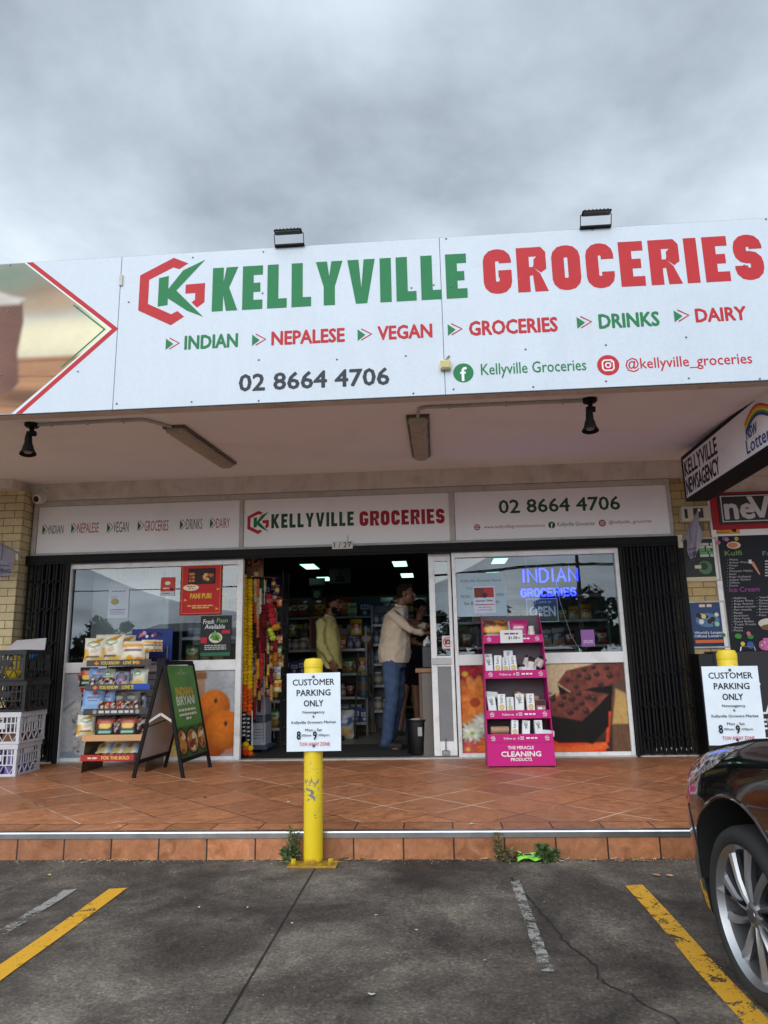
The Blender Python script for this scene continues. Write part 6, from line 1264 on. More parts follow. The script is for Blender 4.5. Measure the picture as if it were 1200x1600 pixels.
a = (cx0+.15, zt-.012); pl.poly(q, [(cx0+.14, zt-.012), (cx0+1.2, zt-.012), (cx0+1.0, zt-.06), (cx0+.42, zt-.16), (cx0+.2, zt-.05)], S(222,146,70)); pl.poly(q, [(cx0+.14, zt-.012),(cx0+.2,zt-.05),(cx0+.17,zt-.2),(cx0+.14,zt-.2)], S(70,70,76))
ax, az = xz(1188, 1085, YF-.302); pl.text(q, 'EAT', ax-.30, az-.02, .125, WHT, bold=.04); ax, az = xz(1190, 1110, YF-.302); pl.text(q, 'LAT', ax-.02, az-.03, .09, WHT, bold=.04); pl.text(q, 'ER', ax-.02, az-.17, .09, WHT, bold=.04); q.build('poster', M['print'], t)
q = MB(S(206,206,206)); ax = xz(1168, 1012, YF-.28)[0]; q.tube([(ax-.07, YF-.28, zt), (ax-.06, YF-.28, zt+.04), (ax+.06, YF-.28, zt+.04), (ax+.07, YF-.28, zt)], .006); q.build('handle', M['metal'], t)
# the bulge of cables behind: green fizz of papers stacked near the wall is left to the shop inside
# ================================================================ inside the shop
PR = []
def proto_box(w, h, d, c1, c2, k):
    q = MB(c1); q.box(-w/2, w/2, -d/2, d/2, 0, h, bev=.004); pl = Plane((-w/2,-d/2,0),(1,0,0),(0,0,1)); pl.rect(q, .006, h*.42, w-.006, h*.72, c2)
    pl.bars(q, w/2, h*.52, w*.6, h*.09, c1, k, 'C'); pl.disc(q, w/2, h*.22, w*.22, c2, ry=h*.13, n=12); return q
def proto_jar(r, h, c1, c2, lid):
    q = MB(c1); q.lathe([(0,0),(r,0),(r*1.03,.01),(r*1.03,h*.25),(r*1.03,h*.62),(r*1.03,h*.78),(r*.8,h*.86),(r*.86,h*.87),(r*.86,h),(0,h*1.005)], (0,0,0), (0,0,1), 14, cols=[c1,c1,c1,c2,c1,c1,lid,lid,lid]); return q
def p_any(c1, c2, c3):
    def f(P):
        P.a[:] = c1; P.put(P.ell(.5*P.asp,.62,.36,.16), c2); P.put(P.ell(.5*P.asp,.25,.3,.16), c3); P.put(P.sh(np.abs(P.Y-.62)-.03,.02)*P.sh(np.abs(P.X-.5*P.asp)-.2*P.asp), c1)
    return f
defs = [('red and gold bag', packet('packet', .15, .21, .07, p_any(S(150,30,34), S(220,180,70), S(200,120,50)), sub=(8,10))), ('green bag', packet('packet', .15, .20, .06, p_any(S(60,110,60), S(210,206,160), S(180,140,70)), sub=(8,10))),
        ('yellow bag', packet('packet', .16, .22, .07, p_any(S(206,170,50), S(170,50,40), S(220,206,170)), sub=(8,10))), ('clear bag of brown grain', packet('packet', .17, .23, .09, p_any(S(130,100,70), S(206,196,176), S(110,80,50)), sub=(8,10))),
        ('maroon bag', packet('packet', .14, .19, .05, p_any(S(90,24,40), S(200,170,150), S(150,60,50)), sub=(8,10))), ('white bag', packet('packet', .17, .24, .08, p_any(S(190,190,186), S(60,90,140), S(190,150,90)), sub=(8,10)))]
defs += [('blue box', proto_box(.11,.19,.06,S(50,74,130),S(206,206,210),1).build('box', M['print'])), ('orange box', proto_box(.12,.17,.06,S(196,104,44),S(230,220,190),2).build('box', M['print'])), ('white box', proto_box(.13,.15,.07,S(196,194,190),S(150,50,60),3).build('box', M['print'])),
         ('blue lidded jar', proto_jar(.045,.17,S(96,110,120),S(150,160,176),S(40,76,140)).build('jar', M['plastic'], smooth=True)), ('pale jar', proto_jar(.05,.15,S(150,140,120),S(206,196,176),S(206,206,206)).build('jar', M['plastic'], smooth=True)), ('brown jar', proto_jar(.042,.16,S(110,66,40),S(206,170,90),S(150,40,36)).build('jar', M['plastic'], smooth=True))]
cats = ['packet']*6+['box']*3+['jar']*3; widths = [.15,.15,.16,.17,.14,.17,.12,.13,.14,.10,.11,.095]
def goods(x0, x1, y, z, rz, where, grp, r, only=None, along=(1,0), sc=(.9,1.15), skip=.06):
    x = x0; k = r.choice(only or range(12)); run = 0
    while x < x1-.08:
        if run <= 0: k = r.choice(only or range(12)); run = r.randint(1, 4)
        run -= 1; w_ = widths[k]*1.04
        if r.random() > skip:
            s_ = r.uniform(*sc); pos = (x+w_/2, y+r.uniform(-.03,.03), z) if along == (1,0) else (y+r.uniform(-.03,.03), x+w_/2, z)
            place(defs[k][1], cats[k], defs[k][0]+' '+where, cats[k], pos, rz+r.uniform(-.12,.12), -.06 if k < 6 else 0, grp, s_)
        x += w_
def shelving(label, x0, x1, y0, y1, levels, top, col=S(84,84,86), back='+y', grp=None, wire=False):
    t = thing('shelving_unit', label, 'shelving', ((x0+x1)/2, (y0+y1)/2, ZS), 0, grp)
    for x in (x0, x1):
        for y in (y0, y1): q = MB(col); q.box(x-.014, x+.014, y-.014, y+.014, ZS+.002, top); q.build('upright', M['plastic'], t)
    for z in levels:
        q = MB(S(120,120,120)); q.box(x0+.015, x1-.015, y0-.01, y1+.01, z-.022, z, bev=.003); s = q.build('shelf', M['plastic'], t); q = MB(S(176,178,176)); q.box(x0+.015, x1-.015, y0-.016, y0-.0105, z-.03, z+.004); q.build('price_strip', M['plastic'], s)
    q = MB(S(66,62,60)); 
    if back == '+y': q.box(x0+.015, x1-.015, y1-.005, y1+.005, ZS+.03, top)
    else: q.box(x0-.004, x0+.004, y0+.015, y1-.015, ZS+.03, top)
    q.build('back_panel', M['plastic'], t); return t
r = random.Random(21)
G1 = 'goods on the middle shelf unit'
shelving('low shelf unit in the shop behind the man in the yellow shirt', -2.35, -.98, 10.05, 10.5, (.32, .66, .98, 1.31), 1.62)
for z in (.32, .66, .98, 1.31):
    goods(-2.32, -1.0, 10.12, z, 0, 'in front on the low shelf unit', G1, r); goods(-2.3, -1.0, 10.34, z, 0, 'at the back of the low shelf unit', G1, r)
G2_ = 'goods on the far shelf unit'
shelving('tall shelf unit far back in the dark shop', -3.6, .3, 13.0, 13.4, (.35, .75, 1.15, 1.55, 1.95), 2.35)
for z in (.35, .75, 1.15, 1.55, 1.95): goods(-3.4, .25, 13.1, z, 0, 'on the tall far shelf unit', G2_, r, sc=(1.2, 1.7), skip=.08)
shelving('narrow shelf unit of lidded jars beside the man in jeans', -.93, -.50, 10.45, 10.75, (.45, .80, 1.10, 1.38, 1.66), 1.95, S(60,70,90))
for z in (.45, .80, 1.10, 1.38, 1.66): goods(-.92, -.5, 10.52, z, 0, 'on the narrow shelf unit of jars', 'jars on the narrow shelf unit', r, only=[9,9,10], sc=(1.0,1.25), skip=0)
shelving('shelf unit standing close behind the left window', -3.02, -2.2, 8.35, 8.7, (.35, .75, 1.15, 1.45, 1.75), 2.1, S(150,150,150))
for z in (1.15, 1.45, 1.75): goods(-2.98, -2.22, 8.42, z, 0, 'on the shelf unit close behind the left window', 'goods behind the left window', r, sc=(.9,1.2))
shelving('tall shelf unit behind the shop counter at the right', .3, 2.4, 10.2, 10.5, (.6, .95, 1.3, 1.65, 2.0), 2.3)
for z in (.95, 1.3, 1.65, 2.0): goods(.34, 2.36, 10.28, z, 0, 'on the shelf unit behind the counter', 'goods behind the counter', r, skip=.25)
# grey board added behind the left window to imitate pale sky reflected in the pane
q = MB(S(150,156,160)); q.box(-3.96, -3.05, 8.0, 8.04, ZS+.3, 2.3, bev=.004); tag(q.build('added_grey_board', M['plastic'], base=(-3.5,8.02,ZS)), 'plain pale grey board added behind the left window pane in place of sky reflection', 'board')
# counter
t = thing('shop_counter', 'shop counter with wooden edge inside the doorway on the right', 'counter', (.4, 8.2, ZS))
q = MB(S(150,110,74)); q.box(-.235, 1.6, 7.78, 8.6, 1.00, 1.045, bev=.004); q.build('counter_top', M['wood'], t); q = MB(S(96,72,54)); q.box(-.20, -.17, 7.80, 8.58, ZS, .995); q.build('end_panel', M['wood'], t); q = MB(S(110,104,98)); q.box(-.168, 1.58, 7.80, 7.83, ZS, .995); q.build('front_panel', M['plastic'], t)
q = MB(S(60,62,66)); q.box(-.16,-.02, 7.95, 8.2, 1.047, 1.28, bev=.01); q.box(-.12,-.06, 8.0, 8.12, 1.28, 1.31, bev=.004); tag(q.build('till', M['plastic'], base=(-.1,8.1,1.047)), 'dark till at the end of the wooden counter', 'till')
# bin
bx = onZ(654, 1181, ZS); t = thing('rubbish_bin', 'black bin with a pale label by the wooden counter', 'bin', (bx.x, bx.y+.1, ZS))
q = MB(BLK); q.lathe([(0,.004),(.105,.004),(.112,.02),(.122,.34),(.13,.35),(.13,.365),(.118,.365),(.108,.03),(0,.03)], (bx.x, bx.y+.1, ZS), (0,0,1), 20); q.build('tub', M['plastic'], t, smooth=True, angle=35); q = MB(S(170,170,166)); q.box(bx.x+.0, bx.x+.045, bx.y-.024, bx.y-.02, ZS+.2, ZS+.29); q.build('label_sticker', M['print'], t)
q = MB(S(206,206,206)); q.ell((bx.x, bx.y+.1, ZS+.35), (.1,.1,.025), 12, 5); q.build('liner', M['foil'], t)
# door mat
q = MB(S(40,38,38)); a, c, d, e = onZ(397, 1186, ZS), onZ(640, 1184, ZS), onZ(640, 1162, ZS), onZ(440, 1162, ZS); q.box(-1.98, -.30, 7.62, 8.85, ZS+.002, ZS+.012, bev=.003); tag(q.build('door_mat', M['mat_black'], base=(-1.1,8.2,ZS+.002)), 'large black door mat just inside the doorway', 'mat')
# garlands hung at the left jamb
def garland(u0, v0, v1, Y, cols, rr, label, u1=None, grp='garlands hanging by the door'):
    a, b = onY(u0, v0, Y), onY(u1 or u0, v1, Y); q = MB(); n = int((b-a).length/(rr*1.15)); rg = random.Random(int(u0*7+v0))
    for i in range(n):
        t_ = (i+.5)/n; p = a.lerp(b, t_); c = cols[min(int(t_*len(cols)), len(cols)-1)]; k = rg.uniform(.8, 1.1); c = tuple(x*k for x in c)
        # a pompom: a ruffled ball
        b0 = len(q.v); seg, rings = 9, 5; rot = Matrix.Rotation(rg.uniform(0,3), 3, 'Z'); s_ = rg.uniform(.85,1.12)
        vs = []
        for jj in range(rings+1):
            th = math.pi*jj/rings
            for kk in range(seg): ph = 2*math.pi*kk/seg; w_ = rr*s_*(1+.18*((jj+kk) % 2)); vs.append(p+rot@Vector((w_*math.sin(th)*math.cos(ph), w_*math.sin(th)*math.sin(ph), w_*.72*math.cos(th))))
        q.add(vs, [(jj*seg+kk, (jj+1)*seg+kk, (jj+1)*seg+(kk+1)%seg, jj*seg+(kk+1)%seg) for jj in range(rings) for kk in range(seg)], c)
    return tag(q.build('garland', M['cloth'], base=tuple(a)), label, 'garland', grp)
YEL, ORG = S(226,186,30), S(226,96,30)
garland(382, 898, 1112, 7.74, [YEL]*9+[ORG]*2, .030, 'long yellow marigold garland with orange tail, nearest the door jamb'); garland(390, 905, 1118, 7.80, [YEL]*8+[ORG]*2, .034, 'long yellow marigold garland with orange tail, second from the door jamb')
BW = [S(40,40,44), S(200,200,196)]*6
garland(381, 1112, 1150, 7.74, BW, .018, 'black and white beaded tassel under the first yellow garland'); garland(388, 1118, 1158, 7.80, BW, .018, 'black and white beaded tassel under the second yellow garland')
garland(394, 1110, 1170, 7.80, [S(206,206,206)]*5, .008, 'thin white string tassel below the beads'); garland(384, 1160, 1180, 7.74, [YEL, ORG, S(190,50,30)], .035, 'yellow and orange flower cluster at the foot of the first garland'); garland(391, 1165, 1182, 7.76, [YEL, ORG], .034, 'yellow and orange flower cluster at the foot of the second garland')
rr_ = random.Random(4); decs = [(399,905,1010,[S(206,196,150),S(190,90,60),S(60,40,36)],.022,'cream and rust beaded hanging left of the roses'),(403,905,1060,[S(206,110,70),S(176,170,140),S(206,110,70),S(60,36,30),S(190,150,60)],.020,'salmon and gold hanging string beside the marigolds'),(407,920,1042,[S(206,206,190),S(60,50,46),S(190,40,40)],.016,'pale beaded string with red tail'),(401,1020,1075,[S(190,150,50),S(180,40,40),S(200,120,60)],.014,'gold and red beaded string low beside the marigolds'),(398,1055,1125,[S(190,150,70),S(120,40,40)],.016,'thin gold and maroon string low by the marigolds'),
       (412,945,1020,[S(120,26,40),S(90,24,34)],.030,'dark red garland behind the roses'),(409,985,1062,[S(120,30,44),S(176,60,40)],.020,'maroon hanging string under the red garland'),(419,1005,1055,[S(190,180,120),S(60,50,40),S(190,170,70)],.014,'gold drop hanging under the lime flowers')]
for u, v0, v1, c, w_, lb in decs: garland(u, v0, v1, 7.86, c, w_, lb)
garland(419, 928, 980, 7.95, [S(186,50,60), S(206,110,110), S(170,36,50)]*2, .046, 'garland of red and pink roses hanging by the door', 428); garland(424, 965, 985, 7.94, [S(196,60,70), S(226,150,50)], .048, 'short rose garland ending in orange beside the long one', 434); garland(421, 982, 1000, 7.93, [S(190,206,70)], .038, 'lime green flower garland below the roses', 428)
def d_card(q, pl, x, z, w, h):
    r_ = random.Random(6); pl.rect(q, x+w*.34, z+h*.55, x+w*.74, z+h*.85, S(176,160,130)); pl.rect(q, x+w*.42, z+h*.6, x+w*.68, z+h*.8, S(60,50,50))
    for k in range(16): pl.disc(q, x+w*r_.uniform(.05,.95), z+h*r_.uniform(.05,.95), r_.uniform(.012,.03), r_.choice([S(150,60,50), S(190,160,90), S(70,50,40), S(176,110,70)]), n=8)
x0, z0 = xz(385, 902, 7.85); x1, z1 = xz(412, 866, 7.85); sheet('hanging_card', 'brown patterned picture card hung high above the garlands', 'card', x0, x1, z0, z1, 7.85, draw=d_card, col=S(120,84,60))
x0, z0 = xz(425, 1043, 8.1); x1, z1 = xz(436, 990, 8.1); sheet('hanging_bag', 'dark blue packet with gold band hanging below the roses', 'packet', x0-.04, x1, z0, z1, 8.1, th=.02, draw=lambda q, pl, x, z, w, h: pl.rect(q, x, z+h*.06, x+w, z+h*.2, S(170,140,70)), col=S(40,42,70))
q = MB(S(150,150,150)); a = onY(413, 905, 7.9); b = onY(412, 1160, 7.9); q.tube([a, b], .006, 6); a2 = onY(401, 900, 7.9); q.tube([onY(378, 899, 7.9), onY(434, 903, 7.9)], .006, 6); tag(q.build('hook_rail', M['metal'], base=tuple(a)), 'thin metal hook rail and post carrying the garlands', 'display rail')
# boxes under the garlands
for k, (v0, v1, lb, c) in enumerate(((1165, 1129, 'white printed carton at the bottom of the pile under the garlands', S(176,178,186)), (1129, 1118, 'grey blue tub between the two white cartons', S(90,104,124)), (1118, 1082, 'white carton at the top of the pile under the garlands', S(170,172,180)))):
    Y = 8.25; x0, z0 = xz(391 if k == 0 else 399, v0, Y); x1, z1 = xz(415, v1, Y); q = MB(c); z0 = max(z0, ZS+.075); q.box(x0, x1, Y, Y+.3, z0, z1-.002, bev=.006); pl = Fp(Y, .0005)
    if k != 1:
        for j in range(4): pl.bars(q, x0+.04, z0+(z1-z0)*(.3+.13*j), (x1-x0)*.6, .008, S(110,112,120), j)
    tag(q.build('carton', M['print'], base=((x0+x1)/2, Y+.15, z0)), lb, 'box', 'pile under the garlands')
q = MB(S(70,84,104)); x0, z0 = xz(388, 1172, 8.2); x1, _ = xz(418, 1172, 8.2); q.box(x0, x1, 8.18, 8.56, ZS+.03, ZS+.075, bev=.01); t_ = q.build('trolley', M['plastic'], base=(x0, 8.3, ZS)); tag(t_, 'low grey blue wheeled trolley under the carton pile', 'trolley')
for dx in (.04, (x1-x0)-.04):
    q = MB(BLK); q.lathe([(0,-.012),(.03,-.012),(.03,.012),(0,.012)], (x0+dx, 8.22, ZS+.03), (0,1,0), 14); w_ = q.build('wheel', M['rubber'], t_)
# stand poles
def pole(u0, v0, u1, v1, Y, label, lean=False):
    a, b = onY(u0, v0, Y), onY(u1, v1, Y); b = Vector((b.x, b.y, ZS+.02)); q = MB(S(150,150,150)); q.tube([a, b], .012, 8); t = thing('stand_pole', label, 'pole', tuple(b)); q.build('shaft', M['metal'], t, smooth=True); q = MB(BLK); q.lathe([(0,-.018),(.045,-.018),(.04,.02),(.014,.03),(0,.03)], b, (0,0,1), 14); q.build('foot', M['rubber'], t, smooth=True)
pole(560, 1020, 554, 1140, 9.6, 'thin chrome pole standing beside the man in jeans'); pole(429, 1033, 428, 1150, 9.3, 'thin dark pole standing right of the carton pile')
# folded yellow floor sign, big jar, sack, posters at the back
p_ = onZ(580, 1143, ZS); q = MB(S(206,160,40))
for sgn in (-1, 1): q.add([(p_.x-.10, p_.y+.03*sgn, ZS+.002), (p_.x+.07, p_.y+.03*sgn, ZS+.002), (p_.x+.03, p_.y+.012*sgn, ZS+.40), (p_.x+.0, p_.y+.008*sgn, ZS+.43), (p_.x-.05, p_.y+.012*sgn, ZS+.36)], [(0,1,2,3,4) if sgn < 0 else (4,3,2,1,0)])
q.add([(p_.x-.10, p_.y-.03, ZS+.002), (p_.x-.05, p_.y-.012, ZS+.36), (p_.x-.05, p_.y+.012, ZS+.36), (p_.x-.10, p_.y+.03, ZS+.002)], [(0,1,2,3)]); pl = Plane((p_.x-.07, p_.y-.0305, ZS+.03), (1,0,0), (0,.05,1)); pl.poly(q, [(.02,.04),(.09,.04),(.07,.24),(.05,.26)], S(190,110,50)); tag(q.build('floor_sign', M['plastic'], base=tuple(p_)), 'folded yellow floor sign leaning by the shelf of jars', 'floor sign')
xj, zj = xz(569, 1098, 10.0); q = proto_jar(.075, .33, S(60,84,96), S(110,96,80), S(150,140,90)); place(q.build('big_jar', M['plastic'], smooth=True), 'big_jar', 'large glass jar with gold lid right of the chrome pole', 'jar', (xj, 9.98, .665))
def p_rice(P): P.a[:] = S(190,176,120); P.put(P.ell(.5*P.asp,.62,.2,.16), S(60,56,60)); P.put(P.sh(.3-np.abs(P.Y-.16),.1)*P.sh(P.Y-.34,.05), S(170,90,70)); P.put(P.ell(.5*P.asp,.85,.3,.04), S(120,100,60))
pq = onZ(441, 1150, ZS); place(packet('rice_sack', .36, .52, .16, p_rice), 'rice_sack', 'cream rice sack with dark print standing left of the parking sign', 'sack', (onY(442,1110,9.75).x, 9.75, ZS+.02), .05, -.06); place(defs[5][1], 'rice_sack', 'white rice sack on the floor right of the parking sign', 'sack', (onY(537,1110,9.5).x, 9.55, ZS+.005), .1, -.05, None, 1.5)
def d_city(q, pl, x, z, w, h):
    for a in (.35,.45,.5,.55,.65): pl.rect(q, x+w*a-.012, z+h*.1, x+w*a+.012, z+h*(.5+.3*(a == .5)), S(40,42,46))
    pl.rect(q, x+w*.28, z+h*.1, x+w*.72, z+h*.3, S(40,42,46))
for u0, v0, u1, v1, lb, c, Y in ((515, 888, 548, 912, 'grey poster with towers on the dark back wall', S(110,110,110), 12.95), (483, 903, 508, 915, 'pale striped panel high at the back of the shop', S(90,90,92), 12.95), (487, 920, 504, 938, 'dark poster with a pale flower at the back of the shop', S(50,52,56), 12.95)):
    x0, z0 = xz(u0, v1, Y); x1, z1 = xz(u1, v0, Y); sheet('wall_poster', lb, 'poster', x0, x1, z0, z1, Y, th=.01, col=c, draw=d_city if u0 == 515 else (lambda q, pl, x, z, w, h: [pl.disc(q, x+w*.5+w*.18*math.cos(k), z+h*.5+h*.2*math.sin(k), w*.14, S(140,140,130), n=10) for k in range(6)]) if u0 == 487 else (lambda q, pl, x, z, w, h: [pl.rect(q, x+w*k/12, z+.02, x+w*k/12+.012, z+h-.02, S(140,140,140)) for k in range(1, 12)]))
a, b = xz(484, 1016, 9.95), xz(506, 963, 9.95); t = thing('picture_frame', 'empty orange wooden frame standing left of the man in yellow', 'frame', ((a[0]+b[0])/2, 9.95, a[1])); q = MB(S(150,84,46)); f = .022
for bb in ((a[0],b[0],a[1],a[1]+f),(a[0],b[0],b[1]-f,b[1]),(a[0],a[0]+f,a[1]+f,b[1]-f),(b[0]-f,b[0],a[1]+f,b[1]-f)): q.box(bb[0],bb[1],9.94,9.97,bb[2],bb[3])
q.build('wooden_edge', M['wood'], t); q = MB(S(74,50,40)); q.box(a[0]+f, b[0]-f, 9.955, 9.965, a[1]+f, b[1]-f); q.build('backing', M['print'], t)
# more things hung thickly inside the left jamb, and a second rack reaching back from it
decs = [(396,900,985,[S(150,60,40),S(206,170,120),S(90,40,34)],.026,'rust and cream beads hanging beside the yellow garland'),(409,895,960,[S(70,110,60),S(206,196,150)],.022,'green and cream beads high by the hook post'),(416,1020,1075,[S(176,40,50),S(120,30,40),S(206,150,70)],.022,'red and gold tassel string under the lime flowers'),(405,1062,1112,[S(160,40,44),S(206,160,70),S(90,30,36)],.020,'small red and gold string above the white carton'),(424,1045,1095,[S(120,40,60),S(190,150,80)],.018,'maroon and gold string near the dark pole'),(395,1075,1120,[S(206,190,150),S(60,50,44)],.018,'pale beads low beside the yellow garland'),(430,1000,1040,[S(150,40,50),S(206,120,60)],.024,'red and orange flower string right of the lime flowers')]
for u, v0, v1, c, w_, lb in decs: garland(u, v0, v1, 7.98, c, w_, lb)
shelving('dark shelf unit standing behind the garlands', -2.75, -1.95, 9.0, 9.35, (.35, .68, 1.0, 1.32, 1.64, 1.96), 2.3, S(50,48,48))
for z in (.35, .68, 1.0, 1.32, 1.64, 1.96): goods(-2.72, -1.97, 9.08, z, 0, 'on the dark shelf unit behind the garlands', 'goods behind the garlands', r, sc=(.95,1.2), skip=.03)
for z in (1.31,): goods(-2.3, -1.0, 10.2, z+.19, .1, 'piled highest on the low shelf unit', G1, r, sc=(.9,1.1), skip=.35)
# small packets clipped in columns inside the left jamb
rr2 = random.Random(12); NMS = [(0,'red and gold packet'),(1,'green packet'),(2,'yellow packet'),(4,'maroon packet'),(5,'white packet'),(7,'orange box'),(11,'brown jar')]
for i, u in enumerate((394, 402, 410, 418, 426, 434)):
    for j in range(9):
        v = 915+20*j+rr2.uniform(-6,6)
        if v > 1085 or rr2.random() < .15: continue
        k, nm = rr2.choice(NMS); pp_ = onY(u+rr2.uniform(-3,3), v, 8.05+rr2.uniform(-.03,.06))
        place(defs[k][1], 'hanging_packet', nm+' clipped up among the garlands inside the left jamb', 'packet', (pp_.x, pp_.y, pp_.z-.06), rr2.uniform(-.4,.4), rr2.uniform(-.1,.1), 'packets clipped up by the door', rr2.uniform(.5,.75))
# ================================================================ people
def px(u, v, Y): return onY(u, v, Y)
class Clay(MB):
    def cap(s, a, ra, b, rb, seg=14):
        a, b = Vector(a), Vector(b); d = (b-a).normalized(); pts = []; rr = []
        for k in range(4): t = math.pi/2*(1-k/4); pts.append(a-d*ra*math.sin(t)); rr.append(max(ra*math.cos(t), 1e-3))
        n = 5
        for k in range(n+1): pts.append(a.lerp(b, k/n)); rr.append(ra+(rb-ra)*k/n)
        for k in range(1, 5): t = math.pi/2*k/4; pts.append(b+d*rb*math.sin(t)); rr.append(max(rb*math.cos(t), 1e-3))
        return s.tube(pts, rr, seg)
    def limb(s, *pr):
        for (a, ra), (b, rb) in zip(pr[:-1], pr[1:]): s.cap(a, ra, b, rb)
        return s
    def loft(s, rings, seg=28):        # rings: (centre, rx, ry)
        vs = []
        for c, rx, ry in rings:
            for k in range(seg): a = 2*math.pi*k/seg; vs.append(Vector(c)+Vector((rx*math.cos(a), ry*math.sin(a), 0)))
        n = len(rings); fs = [(i*seg+k, (i+1)*seg+k, (i+1)*seg+(k+1)%seg, i*seg+(k+1)%seg) for i in range(n-1) for k in range(seg)]
        fs += [tuple(range(seg)), tuple(range(n*seg-1, (n-1)*seg-1, -1))]
        return s.add(vs, fs)
def meld(clay, name, col, mt, parent, voxel=.008, it=4, fold=None, seed=1):
    me = bpy.data.meshes.new('clay'); me.from_pydata([tuple(v) for v in clay.v], [], clay.f); bm = bmesh.new(); bm.from_mesh(me); bmesh.ops.recalc_face_normals(bm, faces=bm.faces[:]); bm.to_mesh(me); bm.free()
    o = bpy.data.objects.new('clay', me); COL.objects.link(o)
    rm = o.modifiers.new('r', 'REMESH'); rm.mode = 'VOXEL'; rm.voxel_size = voxel; sm = o.modifiers.new('s', 'SMOOTH'); sm.factor = .5; sm.iterations = it
    m2 = bpy.data.meshes.new_from_object(o.evaluated_get(bpy.context.evaluated_depsgraph_get())); bpy.data.objects.remove(o); bpy.data.meshes.remove(me)
    V = np.zeros(len(m2.vertices)*3); m2.vertices.foreach_get('co', V); V = V.reshape(-1, 3)
    if fold:
        Nn = np.zeros(len(V)*3); m2.vertices.foreach_get('normal', Nn); Nn = Nn.reshape(-1, 3); V += Nn*fold(V)[:, None]
    V -= np.array(world_loc(parent)) if parent else 0
    m2.vertices.foreach_set('co', V.ravel()); m2.name = name; m2.materials.clear(); m2.materials.append(M[mt])
    at = m2.color_attributes.new('Col', 'FLOAT_COLOR', 'POINT')
    C = np.ones((len(V), 4)); C[:, :3] = col(V+np.array(world_loc(parent))) if callable(col) else np.array(col); at.data.foreach_set('color', C.ravel())
    m2.shade_smooth(); m2.update(); oo = bpy.data.objects.new(name, m2); COL.objects.link(oo); oo.parent = parent; return oo
def folds(amp, fz, fx, seed):
    rg = np.random.default_rng(seed); ph = rg.random(6)*6.28
    def f(V):
        x, y, z = V.T; a = 1-2*np.abs(np.sin(.5*z*fz+1.1*np.sin(x*fx+ph[0])+.9*np.sin(y*fx*1.3+ph[1])+ph[2]))**.7; b = 1-2*np.abs(np.sin(.3*z*fz-x*fx*.8+ph[3]+.8*np.sin(z*9+ph[4])))**.7; return amp*(.6*a+.5*b)
    return f
def head(cl, c, fwd, s=1.0, tilt=0.0):            # c = centre of the skull; fwd = where the face looks
    f = Vector(fwd).normalized(); l = Vector((-f.y, f.x, 0)); u = Vector((0,0,1)); Rm = Matrix((f, l, u)).transposed()
    P_ = lambda a, b, c_: Vector(c)+Rm@Vector((a*s, b*s, c_*s))
    cl.ell(P_(-.012,0,.025), (.098*s,.078*s,.095*s), 16, 10, rot=Rm); cl.ell(P_(.022,0,-.045), (.068*s,.062*s,.075*s), 14, 10, rot=Rm); cl.ell(P_(.052,0,-.092), (.032*s,.034*s,.026*s), 12, 8, rot=Rm)
    cl.cap(P_(.088,0,.01), .010*s, P_(.108,0,-.028), .014*s, 10); cl.ell(P_(.092,0,-.035), (.016*s,.019*s,.010*s), 10, 6, rot=Rm)
    for q in (-1, 1):
        cl.ell(P_(.074,q*.03,.022), (.014*s,.026*s,.010*s), 10, 6, rot=Rm); cl.ell(P_(.055,q*.045,-.03), (.03*s,.022*s,.026*s), 10, 6, rot=Rm); cl.ell(P_(-.01,q*.080,-.008), (.020*s,.010*s,.032*s), 10, 8, rot=Rm)
    cl.ell(P_(.078,0,-.062), (.016*s,.024*s,.007*s), 10, 6, rot=Rm); cl.ell(P_(.076,0,-.074), (.015*s,.021*s,.008*s), 10, 6, rot=Rm)
    return P_, Rm
def eyes(P_, Rm, s, parent):
    for q in (-1, 1):
        m_ = MB(S(150,140,132)); m_.ell(P_(.068,q*.031,.004), (.011*s,.012*s,.007*s), 10, 8, rot=Rm); m_.ell(P_(.0765,q*.031,.004), (.004*s,.005*s,.005*s), 8, 6, S(30,22,18), rot=Rm); m_.build('eye', M['skin'], parent, smooth=True)
def hand(cl, w, d, up, s=1.0, curl=.6, side=1):       # w = wrist, d = direction of the palm, up = back of the hand
    d = Vector(d).normalized(); up = Vector(up); up = (up-d*up.dot(d)).normalized(); l = d.cross(up)*side; w = Vector(w)
    for k in range(5): t = k/4; cl.cap(w+d*.0+l*(t-.5)*.05*s, .019*s, w+d*.085*s+l*(t-.5)*.062*s, .014*s, 8)
    for k, ln in enumerate((.070,.080,.074,.058)):
        o = w+d*.09*s+l*(-.030+.020*k)*s; a = curl*(.7+.1*k); d1 = (d*math.cos(a)-up*math.sin(a)); d2 = (d*math.cos(a*2.1)-up*math.sin(a*2.1)); m1 = o+d1*ln*.55*s; cl.cap(o, .0098*s, m1, .0092*s, 8); cl.cap(m1, .0092*s, m1+d2*ln*.5*s, .0078*s, 8)
    o = w+d*.03*s-l*.03*s; t1 = o+(d*.6-l*.8-up*.2)*.038*s; cl.cap(o, .014*s, t1, .0115*s, 8); cl.cap(t1, .0115*s, t1+(d*.9-l*.1-up*.35)*.036*s, .009*s, 8)
SK = S(120,78,56)
